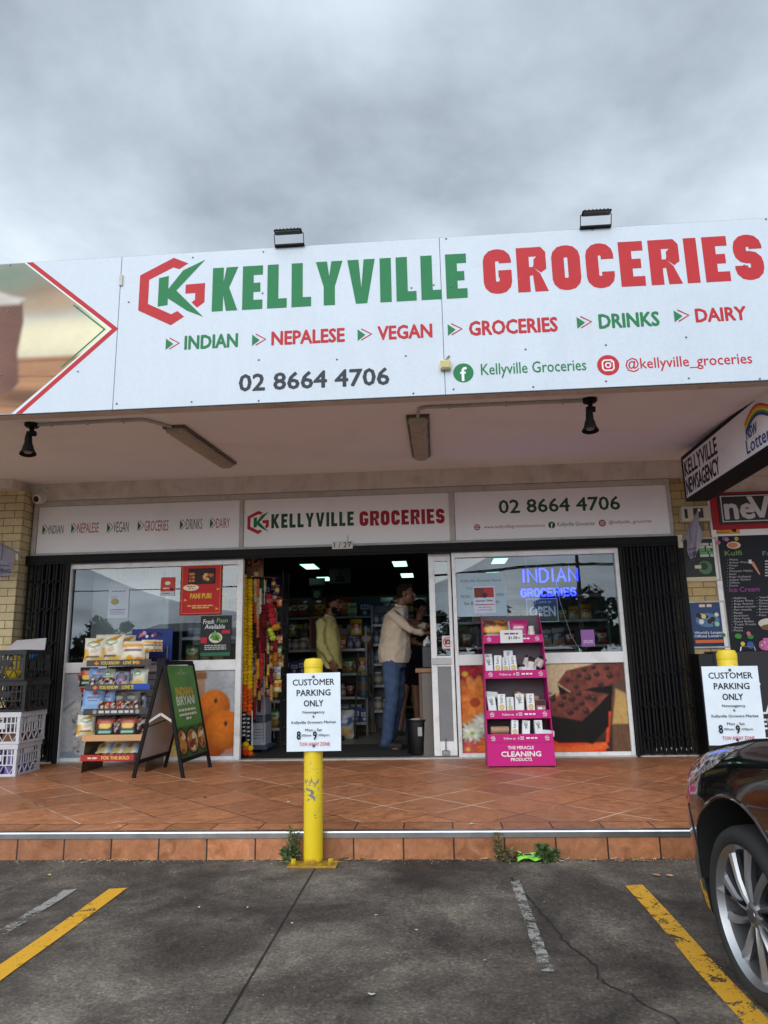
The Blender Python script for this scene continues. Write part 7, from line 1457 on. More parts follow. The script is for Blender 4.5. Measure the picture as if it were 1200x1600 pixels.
# ---- the man in the cream shirt at the counter
Y0 = 8.42
t = thing('person', 'man in cream shirt, jeans and black shoes reaching towards the counter', 'person', (px(607,1165,Y0).x, Y0, ZS))
q1 = lambda u, v, dy=0: px(u, v, Y0) + Vector((0, dy, 0))
def ring(ub, uf, v, ry, dy=0): a, b = q1(ub, v), q1(uf, v); return ((a+b)/2+Vector((0,dy,0)), (b-a).length/2, ry)
hc = q1(634.5, 928); cl = Clay(); P_, Rm = head(cl, hc, (1,-.12,0), 1.0)
cl.limb((q1(629,937), .060), (q1(625,954), .068)); cl.loft([ring(609,632,955,.15), ring(600,637,975,.19), ring(597,640,1000,.18), ring(597,636,1030,.17)])
WR = q1(661.5,989.5,-.20); WL = q1(668,978.5,.10)
cl.limb((q1(616,962,-.17), .058), (q1(643,983,-.235), .046), (WR, .031)); cl.limb((q1(622,960,.17), .058), (q1(648,973,.22), .044), (WL, .030))
hand(cl, WR+Vector((.01,0,.0)), (.95,.25,.05), (0,-.35,.9), 1.0, .75, 1); hand(cl, WL+Vector((.01,0,0)), (.9,-.25,-.25), (0,.4,.9), 1.0, .7, -1)
cl.limb((q1(613,1035,-.10), .10), (q1(613,1090,-.11), .066), (q1(606,1156,-.11), .045)); cl.limb((q1(618,1035,.10), .10), (q1(621,1090,.10), .066), (q1(612,1154,.12), .045)); cl.cap(q1(600,1163,-.11), .04, q1(622,1167,-.14), .035); cl.cap(q1(606,1161,.12), .04, q1(628,1163,.10), .035)
meld(cl, 'body', SK, 'skin', t, .0072, 3); eyes(P_, Rm, 1.0, t)
h = Clay(); h.ell(P_(-.022,0,.045), (.096,.083,.088), 18, 12, rot=Rm); h.ell(P_(-.05,0,.0), (.062,.076,.085), 16, 10, rot=Rm); h.ell(P_(.05,0,.098), (.045,.05,.022), 12, 8, rot=Rm); meld(h, 'hair', S(34,26,22), 'cloth', t, .007, 2, folds(.002, 90, 60, 3))
b = Clay()
b.ell(P_(.064,0,-.098), (.024,.036,.024), 10, 8, rot=Rm); b.ell(P_(.083,0,-.053), (.010,.024,.006), 10, 6, rot=Rm); meld(b, 'beard', S(78,54,44), 'cloth', t, .006, 2)
for k in (-1, 1): e = MB(S(30,22,18)); e.tube([P_(.081,k*.014,.020), P_(.084,k*.03,.026), P_(.07,k*.05,.021)], [.004,.005,.003], 6); e.build('eyebrow', M['cloth'], t)
c = Clay(); c.loft([ring(617.5,636,946,.075), ring(609,638,952,.150), ring(601.5,639.5,960,.205), ring(597,640.5,975,.225), ring(594.5,642,990,.222), ring(591.5,643.5,1005,.218), ring(590.5,643.5,1020,.216), ring(590.5,642.5,1031,.214), ring(592,640.5,1037,.205)])
c.limb((q1(615.5,963,-.185), .070), (q1(643,984,-.240), .056), (q1(658,989.5,-.205), .047)); c.limb((q1(622,961,.185), .070), (q1(648,974,.225), .055), (q1(664.5,978,.12), .046))
meld(c, 'shirt', S(206,190,166), 'cloth', t, .009, 2, lambda V: folds(.0085, 25, 15, 5)(V)+folds(.005, 12, 34, 6)(V)+folds(.0016, 70, 30, 7)(V))
col_ = Clay(); a_ = [q1(618,947,.03), q1(619,946,-.055), q1(627,948.5,-.082), q1(635.5,951,-.04), q1(637,953,.0)]
col_.tube(a_, [.012,.016,.016,.015,.012], 8); meld(col_, 'collar', S(212,198,176), 'cloth', t, .006, 2)
jn = Clay(); jn.loft([ring(596,640,1020,.185), ring(596,638,1034,.195), ring(599,636,1044,.19)]); jn.limb((q1(613,1036,-.10), .118), (q1(613.5,1088,-.115), .088), (q1(606.5,1148,-.115), .072), (q1(604.5,1158,-.115), .074)); jn.limb((q1(619,1036,.10), .115), (q1(621,1088,.10), .085), (q1(611,1148,.12), .07), (q1(610,1156,.12), .07))
def jcol(V):
    base = np.array(S(64,80,108)); f = np.exp(-((V[:,2]-.95)/.28)**2)*.5+.12*np.sin(V[:,2]*60+V[:,0]*30); return base[None,:]*(1+.55*f)[:,None]+np.array([.012,.014,.012])*f[:,None]
meld(jn, 'jeans', jcol, 'cloth', t, .009, 3, lambda V: folds(.005, 45, 14, 8)(V)+folds(.005, 17, 26, 18)(V))
for ua, va, ub, vb, dy, dz in ((597,1163.5,627,1169,-.115,-.03), (606,1160.5,634,1165,.12,-.02)):
    s_ = Clay(); a, bb = q1(ua,va,dy), q1(ub,vb,dy-.03); a.z = ZS+.055; bb.z = ZS+.048; s_.cap(a, .042, bb, .036); s_.cap(a+Vector((.03,0,.03)), .043, a+Vector((.05,0,.06)), .044); s_.cap(Vector((a.x,a.y,ZS+.03)), .034, Vector((bb.x,bb.y,ZS+.03)), .032); meld(s_, 'shoe', S(30,29,31), 'rubber', t, .008, 2)
# white bag he is handing over
bg_ = Clay(); o = q1(667,1006,-.13); bg_.ell(o+Vector((0,0,-.0)), (.05,.035,.06), 14, 10); bg_.cap(o+Vector((.005,0,.05)), .022, q1(669,993,-.15), .010); 
tag(meld(bg_, 'carry_bag', S(216,216,206), 'foil', None, .008, 2, folds(.004, 60, 40, 2)), 'small white plastic bag held in the hand of the man in cream', 'bag')
# ---- the man in the yellow shirt
Y0 = 9.2; SK2 = S(128,84,62)
t = thing('person', 'bearded man in pale yellow shirt standing behind the parking sign', 'person', (px(512,1150,Y0).x, Y0, ZS))
hc = q1(522, 945.5); cl = Clay(); P_, Rm = head(cl, hc, (1,-.35,0), 1.02)
cl.limb((q1(517,954), .057), (q1(513,966), .066)); cl.loft([ring(501,519,968,.14), ring(497,526,985,.18), ring(497,529,1010,.165), ring(499,530,1042,.165)])
WR = q1(520,1033,-.20); cl.limb((q1(506,974,-.19), .055), (q1(507,1007,-.235), .044), (WR, .030)); hand(cl, WR+Vector((.005,0,-.01)), (.35,.1,-.9), (-.3,-.9,0), 1.0, .4, 1)
WL = q1(527,1030,.16); cl.limb((q1(514,973,.19), .055), (q1(518,1005,.23), .044), (WL, .030)); hand(cl, WL, (.3,-.1,-.9), (.2,.9,0), 1.0, .4, -1)
cl.limb((q1(511,1045,-.10), .09), (q1(511,1092,-.10), .062), (q1(509,1140,-.10), .045)); cl.limb((q1(519,1045,.10), .09), (q1(520,1092,.10), .062), (q1(517,1138,.10), .045)); cl.cap(q1(506,1146,-.10), .04, q1(519,1149,-.13), .034); cl.cap(q1(513,1145,.10), .04, q1(526,1147,.07), .034)
meld(cl, 'body', SK2, 'skin', t, .0075, 3); eyes(P_, Rm, 1.02, t)
h = Clay(); h.ell(P_(-.02,0,.05), (.098,.084,.086), 18, 12, rot=Rm); h.ell(P_(-.05,0,.005), (.062,.078,.08), 16, 10, rot=Rm); h.ell(P_(.045,0,.105), (.05,.055,.026), 12, 8, rot=Rm); meld(h, 'hair', S(28,22,20), 'cloth', t, .007, 2, folds(.003, 90, 60, 3))
b = Clay()
for k in (-1, 1): b.ell(P_(.032,k*.054,-.066), (.048,.020,.048), 12, 8, rot=Rm)
b.ell(P_(.066,0,-.108), (.036,.044,.044), 12, 8, rot=Rm); b.ell(P_(.086,0,-.052), (.013,.03,.009), 10, 6, rot=Rm); meld(b, 'beard', S(24,20,19), 'cloth', t, .006, 2, folds(.002, 120, 70, 5))
for k in (-1, 1): e = MB(S(26,20,17)); e.tube([P_(.082,k*.014,.020), P_(.085,k*.03,.026), P_(.071,k*.05,.021)], [.005,.006,.003], 6); e.build('eyebrow', M['cloth'], t)
c = Clay(); c.loft([ring(508,521,961,.075), ring(501,524,967,.150), ring(497,527.5,976,.205), ring(494,531,990,.215), ring(493.5,532,1005,.205), ring(494.5,533,1020,.20), ring(496,535,1035,.20), ring(498,536.5,1046,.20)])
c.limb((q1(505,975,-.20), .074), (q1(506.5,1008,-.245), .062), (q1(518,1029,-.21), .054)); c.limb((q1(514,974,.20), .074), (q1(518,1006,.235), .060), (q1(525,1026,.17), .052))
meld(c, 'shirt', S(206,196,128), 'cloth', t, .009, 2, lambda V: folds(.009, 25, 15, 15)(V)+folds(.0055, 12, 34, 16)(V)+folds(.0018, 70, 30, 17)(V))
col_ = Clay(); col_.tube([q1(508.5,963,.03), q1(509.5,961.5,-.055), q1(516,963.5,-.082), q1(523,967,-.04)], [.012,.017,.017,.014], 8); meld(col_, 'collar', S(210,200,136), 'cloth', t, .006, 2)
jn = Clay(); jn.loft([ring(498,533,1034,.17), ring(498,533,1046,.18), ring(500,531,1054,.18)]); jn.limb((q1(510,1046,-.10), .108), (q1(511,1090,-.10), .082), (q1(508,1142,-.10), .066)); jn.limb((q1(520,1046,.10), .108), (q1(521,1090,.10), .082), (q1(517,1140,.10), .066)); meld(jn, 'trousers', S(34,38,52), 'cloth', t, .011, 3, folds(.005, 40, 12, 9))
for ua, va, ub, vb, dy in ((504,1148,518,1150,-.10), (511,1146,526,1148,.10)):
    s_ = Clay(); a, bb = q1(ua,va,dy), q1(ub,vb,dy-.03); a.z = ZS+.05; bb.z = ZS+.044; bb = a+(bb-a).normalized()*.19; s_.cap(a, .042, bb, .034); s_.cap(a+Vector((.02,0,.03)), .042, a+Vector((.03,0,.06)), .042); meld(s_, 'shoe', S(28,27,29), 'rubber', t, .009, 2)
# ---- the third one, in black, half hidden behind the man in cream
Y0 = 10.45 - .55; SK3 = S(132,88,66)
t = thing('person', 'person in black top and shorts, mostly hidden behind the man in cream', 'person', (px(640,1140,Y0).x, Y0, ZS))
hc = q1(657, 950); cl = Clay(); P_, Rm = head(cl, hc, (.6,-.8,0), .92); cl.limb((q1(656,958), .05), (q1(655,970), .056)); cl.loft([ring(646,666,972,.12), ring(642,667,990,.14), ring(643,666,1010,.13), ring(640,668,1030,.15)])
W1 = q1(661,1008,-.2); cl.limb((q1(645,978,-.1), .046), (q1(648,1004,-.2), .038), (W1, .026)); hand(cl, W1, (.9,-.2,.1), (0,0,1), .9, .5, 1); W2 = q1(668,1006,-.1); cl.limb((q1(666,978,.05), .046), (q1(671,1000,0), .038), (W2, .026)); hand(cl, W2, (-.5,-.8,.1), (0,0,1), .9, .5, -1)
K1, A1_ = q1(651,1093,-.05), q1(655,1146,-.05); K2, A2_ = q1(630,1095,.08), q1(624,1147,.08); A1_.z = A2_.z = ZS+.07
cl.limb((q1(649,1035,-.05), .088), (K1, .052), (K1.lerp(A1_, .35), .054), (A1_, .034)); cl.limb((q1(640,1035,.06), .088), (K2, .052), (K2.lerp(A2_, .35), .054), (A2_, .034))
for A in (A1_, A2_): cl.cap(A+Vector((-.01,0,-.03)), .034, A+Vector((.04,-.13,-.042)), .026)
meld(cl, 'body', SK3, 'skin', t, .008, 3); eyes(P_, Rm, .92, t)
h = Clay(); h.ell(P_(-.02,0,.04), (.1,.09,.09), 16, 10, rot=Rm); h.ell(P_(-.06,0,-.06), (.06,.08,.11), 14, 10, rot=Rm); meld(h, 'hair', S(26,21,20), 'cloth', t, .008, 2)
c = Clay(); c.loft([ring(648,664,970,.10), ring(643,667,975,.14), ring(641,668,990,.155), ring(642,667,1010,.145), ring(640,668,1022,.16)]); c.limb((q1(645,979,-.11), .056), (q1(647,994,-.18), .05)); c.limb((q1(666,979,.06), .056), (q1(670,992,.02), .05)); meld(c, 'top', S(24,24,26), 'cloth', t, .011, 3, folds(.004, 34, 14, 25))
jn = Clay(); jn.loft([ring(640,668,1018,.16), ring(637,668,1035,.17)]); jn.limb((q1(650,1035,-.05), .105), (q1(651,1062,-.05), .098)); jn.limb((q1(640,1035,.06), .105), (q1(637,1062,.07), .098)); meld(jn, 'shorts', S(22,22,25), 'cloth', t, .011, 3, folds(.004, 34, 14, 26))
for A in (A1_, A2_):
    s_ = Clay(); a = Vector((A.x-.01, A.y+.01, ZS+.025)); s_.cap(a, .03, a+Vector((.055,-.15,0)), .03); s_.cap(a+Vector((.045,-.11,.025)), .025, a+Vector((.01,-.1,.03)), .02); meld(s_, 'sandal', S(36,32,32), 'rubber', t, .009, 2)
# ================================================================ the black car nosed in at the right
CARL, CARR = Vector((.986, 2.64, 0)), R_(5.5); CW = .865
car = thing('parked_car', 'black sedan with silver alloy wheels parked nose to the step at the right', 'car', tuple(CARL + Matrix.Rotation(CARR, 3, 'Z') @ Vector((CW-.015, 0, 0))), CARR)
def lerp_tab(t, tab):
    if t <= tab[0][0]: return tab[0][1]
    for (a, b), (c, d) in zip(tab[:-1], tab[1:]):
        if t <= c: u = (t-a)/(c-a); u = u*u*(3-2*u) if False else u; return b+(d-b)*u
    return tab[-1][1]
HT = [(-3.75,.74),(-3.6,.88),(-3.0,.93),(-2.4,.92),(-1.4,.90),(-.75,.885),(-.3,.855),(0,.82),(.3,.762),(.5,.70),(.64,.63),(.74,.56),(.80,.50),(.845,.42)]   # height of the shoulder / bonnet edge
WT = [(-3.75,.60),(-3.62,.74),(-3.3,.82),(-2.6,.862),(-1.0,.866),(0,.866),(.25,.860),(.42,.832),(.56,.775),(.66,.70),(.74,.59),(.80,.42),(.845,.18)]
ZL = [(-3.75,.34),(-3.5,.22),(-.6,.17),(.3,.13),(.6,.125),(.845,.17)]
def section(y):
    w, h, z0 = lerp_tab(y, WT), lerp_tab(y, HT), lerp_tab(y, ZL); hd = .035 if y > -.7 else .02
    return [(w*.93, z0), (w*.965, z0+.06), (w*.985, z0+(h-z0)*.33), (w*1.0, z0+(h-z0)*.58), (w*.992, z0+(h-z0)*.74), (w*.972, z0+(h-z0)*.86), (w*.935, z0+(h-z0)*.95), (w*.885, h-.004), (w*.84, h+.008), (w*.6, h+hd), (w*.3, h+hd+.02), (0, h+hd+.026)]
def surf(y, t, off=0.0):      # t in 0..11 along the left half section
    def pt(yy, tt):
        s = section(yy); i = min(int(tt), 10); f = tt-i
        # smooth through the points
        p0, p1, p2, p3 = s[max(i-1,0)], s[i], s[i+1], s[min(i+2,11)]
        c = [0.5*((2*p1[k])+(-p0[k]+p2[k])*f+(2*p0[k]-5*p1[k]+4*p2[k]-p3[k])*f*f+(-p0[k]+3*p1[k]-3*p2[k]+p3[k])*f**3) for k in (0,1)]
        return Vector((-c[0], yy, c[1]))
    p = pt(y, t)
    if off:
        e = .01; du = pt(min(y+e, .843), t)-pt(y-e, t); dv = pt(y, min(t+.05, 10.99))-pt(y, max(t-.05, 0)); n = dv.cross(du); n = n.normalized() if n.length > 1e-9 else Vector((-1,0,0))
        if n.x > 0 and t < 7: n = -n
        if t >= 7 and n.z < 0: n = -n
        p = p+n*off
    return p
ys = [-3.75+.1*i for i in range(29)] + [-.85+.05*i for i in range(20)] + [.14,.18,.22,.26,.30,.34,.38,.42,.46,.50,.54,.58,.62,.66,.69,.72,.745,.77,.79,.805,.82,.832,.84,.845]
ts = [i*.5 for i in range(23)]
bm = bmesh.new(); grid = []
for y in ys:
    Lf = [surf(y, min(t, 10.999)) for t in ts]; row = [bm.verts.new(p) for p in Lf] + [bm.verts.new((-p.x, p.y, p.z)) for p in Lf[-2::-1]]; grid.append(row)
n = len(grid[0])
for a, b in zip(grid[:-1], grid[1:]):
    for i in range(n): bm.faces.new((a[i], b[i], b[(i+1) % n], a[(i+1) % n]))
bm.faces.new(grid[0]); bm.faces.new(grid[-1][::-1]); bmesh.ops.recalc_face_normals(bm, faces=bm.faces[:])
me = bpy.data.meshes.new('body'); bm.to_mesh(me); bm.free(); bo = bpy.data.objects.new('body', me); COL.objects.link(bo)
cut = []
for y in (0, -2.72):
    for sx in (-1, 1):
        c = MB(); c.lathe([(0,-.17),(.338,-.17),(.338,.17),(0,.17)], (sx*.80, y, .295), (1,0,0), 40); c.box(sx*.80-.17, sx*.80+.17, y-.337, y+.337, -.2, .296); me2 = bpy.data.meshes.new('cut'); me2.from_pydata(c.v, [], c.f)
        b2 = bmesh.new(); b2.from_mesh(me2); bmesh.ops.remove_doubles(b2, verts=b2.verts[:], dist=1e-4); bmesh.ops.recalc_face_normals(b2, faces=b2.faces[:]); b2.to_mesh(me2); b2.free()
        oc = bpy.data.objects.new('cut', me2); COL.objects.link(oc); cut.append(oc); md = bo.modifiers.new('b', 'BOOLEAN'); md.operation = 'DIFFERENCE'; md.object = oc; md.solver = 'EXACT'; md.use_self = True
m3 = bpy.data.meshes.new_from_object(bo.evaluated_get(bpy.context.evaluated_depsgraph_get()))
for o in cut + [bo]: bpy.data.objects.remove(o)
# inside of the wheel wells reads as dark liner
m, nt, b = mat('car_black'); b.inputs['Base Color'].default_value = (*S(16,15,17), 1); b.inputs['Roughness'].default_value = .12; b.inputs['Coat Weight'].default_value = 1; b.inputs['Coat Roughness'].default_value = .02; bump(nt, b, noise(nt, geo(nt), 900, 2), .02, .001)
m, nt, b = mat('liner'); b.inputs['Base Color'].default_value = (.012,.012,.012,1); b.inputs['Roughness'].default_value = .9
m, nt, b = mat('tyre'); b.inputs['Base Color'].default_value = (*S(38,37,37),1); b.inputs['Roughness'].default_value = .78; bump(nt, b, noise(nt, geo(nt), 260, 3), .25, .002)
m, nt, b = mat('alloy'); b.inputs['Base Color'].default_value = (.40,.40,.41,1); b.inputs['Metallic'].default_value = .9; b.inputs['Roughness'].default_value = .36
m, nt, b = mat('car_glass'); b.inputs['Base Color'].default_value = (.01,.012,.014,1); b.inputs['Roughness'].default_value = .03
m, nt, b = mat('lamp_lens'); g = objc(nt); wv = noise(nt, g, 9, 3, .5, 3); L(nt, ramp(nt, wv, [(.36, (.02,.02,.024)), (.46, (.09,.09,.10)), (.54, (.62,.63,.65)), (.6, (.12,.11,.12)), (.68, (.4,.42,.42))]), b.inputs['Base Color']); b.inputs['Roughness'].default_value = .1; b.inputs['Metallic'].default_value = .5; b.inputs['Coat Weight'].default_value = 1; b.inputs['Coat Roughness'].default_value = .01  # streaky reflections are painted into the lens colour along with the lamp's interior
m3.name = 'body'; m3.materials.clear(); m3.materials.append(M['car_black']); m3.materials.append(M['liner'])
for p in m3.polygons:
    c = p.center; 
    for wy in (0, -2.72):
        rr = math.hypot(c.y-wy, c.z-.295)
        if rr < .3385 and abs(c.x) < .985 and (abs(abs(p.normal.x)) > .9 and abs(abs(c.x)-.63) < .01 or rr > .325 and abs(p.normal.x) < .15 and abs(c.x) > .62): p.material_index = 1
m3.shade_smooth(); m3.set_sharp_from_angle(angle=R_(32)); bo = bpy.data.objects.new('body', m3); COL.objects.link(bo); bo.parent = car
# arch lip, bonnet gap, bumper gap
def seam(pts, rr, nm, mt, c=(.01,.01,.01), mirror=True):
    q = MB(c); q.tube([surf(y, t, .0012) for y, t in pts], rr, 6); o = q.build(nm, M[mt], car, local=True, smooth=True)
    if mirror: o2 = o.copy(); COL.objects.link(o2); o2.parent = car; o2.scale = (-1,1,1)
seam([(-.75+.05*i, 7.7) for i in range(25)] + [(.55,8.0),(.62,8.6),(.68,9.5),(.7,10.9)], .0035, 'bonnet_gap', 'liner')
q = MB((.02,.02,.02)); pts = []
for k in range(33):
    a = math.pi*(k/32); yy, z = .345*math.cos(a), .295+.345*math.sin(a)
    s_ = section(yy); 
    x = None
    for (x0, z0), (x1, z1) in zip(s_[:-1], s_[1:]):
        if z0 <= z <= z1: x = x0+(x1-x0)*(z-z0)/(z1-z0)
    if x: pts.append(Vector((-x-.001, yy, z)))
q.tube(pts, .006, 6); lp = q.build('arch_lip', M['car_black'], car, local=True, smooth=True)
# headlights: a lens lying on the wing
def lens_patch(off, ylo, yhi, nm, mt, c, sx=1, tt=None):
    q = MB(c); ny, nt_ = 26, 10; vs = []
    for j in range(ny+1):
        y = ylo+(yhi-ylo)*j/ny; f = j/ny
        tl, th = 3.9+1.9*(1-f)**1.6, 6.9-.35*f
        if tt: tl, th = tt
        e = min(1, 6*f, 8*(1-f)); mid = (tl+th)/2; tl, th = mid-(mid-tl)*e, mid+(th-mid)*e
        for i in range(nt_+1): p = surf(y, tl+(th-tl)*i/nt_, off*(1 if 0 < i < nt_ and 0 < j < ny else .1)); vs.append(Vector((p.x*sx, p.y, p.z)))
    m_ = nt_+1; q.add(vs, [(j*m_+i, j*m_+i+1, (j+1)*m_+i+1, (j+1)*m_+i)[::(1 if sx > 0 else -1)] for j in range(ny) for i in range(nt_)]); return q.build(nm, M[mt], car, local=True, smooth=True, angle=0)
lens_patch(.006, .02, .76, 'headlight', 'lamp_lens', (.1,.1,.1)); lens_patch(.006, .02, .76, 'headlight', 'lamp_lens', (.1,.1,.1), -1)
m, nt, b = mat('amber'); b.inputs['Base Color'].default_value = (*S(190,60,30),1); b.inputs['Roughness'].default_value = .1; b.inputs['Coat Weight'].default_value = 1  # amber indicator, its colour reddened to take in the pink display's reflection
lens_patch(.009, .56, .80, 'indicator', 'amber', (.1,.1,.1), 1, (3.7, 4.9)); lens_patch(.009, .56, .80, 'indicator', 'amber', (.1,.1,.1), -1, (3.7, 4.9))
# bumper seam below the lamp, chrome badge on the wing
seam([(.33,2.2),(.36,3.0),(.40,3.7)], .003, 'bumper_gap', 'liner')
q = MB(S(206,206,210)); o_ = surf(-.42, 6.3, .004); q.lathe([(0,.006),(.012,.006),(.020,.003),(.022,0)], o_, (-1,0,.25), 16); q.build('badge', M['metal'], car, local=True, smooth=True)
# cabin
q = MB(); prof = [(-.62,.90,.70),(-1.15,1.22,.60),(-1.45,1.32,.57),(-2.2,1.34,.57),(-2.75,1.20,.60),(-3.15,.94,.68)]; vs = []
for y, z, w in prof: vs += [(-.80 if z < 1 else -w, y, .90 if z < 1 else z), ((.80 if z < 1 else w), y, .90 if z < 1 else z)]
q.add([(-.80,-.62,.88),(.80,-.62,.88),(-.60,-1.40,1.30),(.60,-1.40,1.30),(-.60,-2.35,1.31),(.60,-2.35,1.31),(-.78,-3.2,.90),(.78,-3.2,.90)], [(0,1,3,2),(4,5,7,6),(0,2,4,6),(1,7,5,3),(0,6,7,1)]); q.build('windows', M['car_glass'], car, local=True)
q = MB(); q.add([(-.605,-1.36,1.30),(.605,-1.36,1.30),(.605,-2.4,1.315),(-.605,-2.4,1.315),(-.5,-1.5,1.345),(.5,-1.5,1.345),(.5,-2.25,1.35),(-.5,-2.25,1.35)], [(0,1,5,4),(1,2,6,5),(2,3,7,6),(3,0,4,7),(4,5,6,7)])
for sx in (-1, 1): q.bar((sx*.80,-.62,.885), (sx*.605,-1.38,1.305), .04, .03); q.bar((sx*.70,-1.75,.9), (sx*.605,-1.75,1.31), .05, .02, (0,1,0)); q.bar((sx*.78,-3.2,.9), (sx*.605,-2.38,1.31), .05, .03)
q.build('roof', M['car_black'], car, local=True)
for sx in (-1, 1):
    q = MB(); q.ell((sx*.93, -.78, .96), (.09,.06,.065), 14, 8); q.bar((sx*.80,-.74,.91), (sx*.90,-.78,.94), .05, .03); q.build('side_mirror', M['car_black'], car, local=True, smooth=True)
# wheels:  wheel > tyre, rim
def wheel(x, y, sx):
    w = bpy.data.objects.new('wheel', None); COL.objects.link(w); w.parent = car; w.location = (x, y, .274); w.scale = (1, .945, .945)
    ax = (-1,0,0) if sx < 0 else (1,0,0); T = .10; q = MB()
    q.lathe([(.205,-T),(.25,-T),(.272,-T+.008),(.286,-T+.03),(.289,-T+.06),(.289,-.02),(.286,.018),(.277,.036),(.262,.046),(.246,.046),(.228,.040),(.222,.03),(.222,-.02),(.205,-T)], (0,0,0), ax, 64); q.build('tyre', M['tyre'], w, local=True, smooth=True, angle=60)
    q = MB(); q.lathe([(.200,-T),(.205,-.02),(.208,.018),(.222,.036),(.2245,.040),(.2235,.032)], (0,0,0), ax, 64)
    A = Vector(ax); ex = Vector((0,1,0)); ez = Vector((0,0,1)); rot = 1 if sx < 0 else -1
    def P3(r, a, h): return A*h + (ex*math.cos(a)+ez*math.sin(a))*r
    for k in range(10):
        a0 = 2*math.pi*k/10+.1; tw = .20*rot
        rs = [.030, .07, .12, .17, .215]; wd = [.016, .021, .025, .031, .043]; hh = [.018, .024, .024, .020, .018]; th_ = [.03,.03,.028,.026,.026]; vs = []
        for r_, wv_, h_, dd in zip(rs, wd, hh, th_):
            a = a0+tw*(r_-.03)/.185; da = wv_/2/r_
            vs += [P3(r_, a-da, h_-.012), P3(r_, a-da*.35, h_+.004), P3(r_, a+da*.55, h_), P3(r_, a+da, h_-.010), P3(r_, a+da*.8, h_-dd), P3(r_, a-da*.8, h_-dd)]
        n_ = len(rs); q.add(vs, [(i*6+j, i*6+(j+1) % 6, (i+1)*6+(j+1) % 6, (i+1)*6+j) for i in range(n_-1) for j in range(6)])
    q.lathe([(.05,-.02),(.048,.014),(.036,.024),(.03,.026),(.0,.027)], (0,0,0), ax, 24)
    q.build('rim', M['alloy'], w, local=True, smooth=True, angle=28)
    q = MB(); q.lathe([(.0,-.05),(.13,-.05),(.2,-.06),(.2,-.09)], (0,0,0), ax, 32); q.build('brake_disc', M['liner'], w, local=True)
    q = MB(S(150,150,154)); q.lathe([(.026,.027),(.024,.030),(0,.031)], (0,0,0), ax, 20); q.build('centre_cap', M['metal'], w, local=True, smooth=True)
for y in (0, -2.72): wheel(-.805, y, -1); wheel(.805, y, 1)
# ================================================================ small growth and scraps along the kerb
r = random.Random(31)
def weed(px_, label, kind, h, n, spread):
    b = onZ(px_[0], px_[1], 0.0); b = Vector((b.x, min(b.y, YK-.03), 0)); t = thing('weed', label, 'weed', tuple(b)); st = MB(S(110,100,70)); lf = MB()
    for k in range(n):
        a = r.uniform(0, 6.28); ln = h*r.uniform(.45, 1.0); o = b+Vector((r.uniform(-1,1)*spread*.4, -abs(r.gauss(0,.02)), 0)); tip = o+Vector((math.cos(a)*spread*r.uniform(.3,1), -abs(math.sin(a))*spread*.45, ln)); mid = o.lerp(tip, .5)+Vector((0,0,ln*.12)); st.tube([o, mid, tip], [.0022,.0018,.001], 4)
        for j in range(34 if kind != 'dry' else 9):
            f = r.uniform(.12, 1); p = (o.lerp(mid, f*2) if f < .5 else mid.lerp(tip, f*2-1)); d = Vector((r.gauss(0,1), r.gauss(0,.7), r.gauss(.4,.6))).normalized(); L_ = r.uniform(.012,.03) if kind == 'fine' else r.uniform(.02,.045); sd_ = d.cross(Vector((r.gauss(0,1),r.gauss(0,1),r.gauss(0,1)))).normalized()*L_*(.13 if kind == 'fine' else .22)
            c = {'fine': r.choice([S(70,96,50), S(88,112,62), S(54,78,44), S(120,130,84)]), 'grass': r.choice([S(74,96,50), S(96,116,66), S(60,80,44)]), 'dry': r.choice([S(120,100,64), S(96,76,50), S(146,126,84), S(80,96,54)])}[kind]
            lf.add([p-sd_*.4, p+d*L_*.5-sd_, p+d*L_, p+d*L_*.5+sd_], [(0,1,2,3)], c)
    st.build('stem', M['leafy'], t); lf.build('leaves', M['leafy'], t)
weed((462, 1343), 'bushy fine leaved weed at the foot of the step left of the yellow bollard', 'fine', .21, 14, .06); weed((455, 1343), 'pale low weed hugging the kerb left of the bollard', 'grass', .08, 8, .05)
weed((779, 1343), 'tall thin dried weed growing against the step', 'dry', .17, 8, .03); weed((795, 1343), 'brown dry tangle of weed at the kerb beside the green wrapper', 'dry', .07, 16, .08); weed((846, 1341), 'short green grass tuft at the kerb behind the green wrapper', 'grass', .09, 8, .03); weed((858, 1341), 'low green leafy weed right of the green wrapper', 'grass', .055, 9, .04)
# green wrapper
b = onZ(836, 1346, .0); q = MB(S(126,212,60)); nx, ny = 10, 5; vs = []
for j in range(ny+1):
    for i in range(nx+1): u, v = i/nx, j/ny; vs.append((b.x-.10+.19*u+.012*v, b.y-.03+.085*v, .006+.018*abs(math.sin(6*u+2*v))+.02*v*(1-u)+.008*math.sin(9*v)))
q.add(vs, [(j*(nx+1)+i, j*(nx+1)+i+1, (j+1)*(nx+1)+i+1, (j+1)*(nx+1)+i) for j in range(ny) for i in range(nx)]); pl = Plane((b.x-.06, b.y-.01, .034), (1,0,0), (0,1,.2)); pl.poly(q, [(0,0),(.05,0),(.04,.02),(0,.02)], S(30,50,70)); tag(q.build('wrapper', M['foil'], base=(b.x,b.y,0)), 'bright green crumpled wrapper lying at the kerb', 'wrapper')
def scrap(u, v, z, w, c, label, cat='scrap', grp='scraps on the asphalt', nm='scrap'):
    b = onZ(u, v, z); q = MB(c); n = 7; vs = [(b.x, b.y, z+.008)]
    for k in range(n): a = 2*math.pi*k/n; rr = w*r.uniform(.5,1); vs.append((b.x+rr*math.cos(a), b.y+rr*.7*math.sin(a), z+.0045+r.uniform(0,.006)))
    q.add(vs, [(0, 1+k, 1+(k+1) % n) for k in range(n)]); tag(q.build(nm, M['print'], base=(b.x,b.y,z)), label, cat, grp)
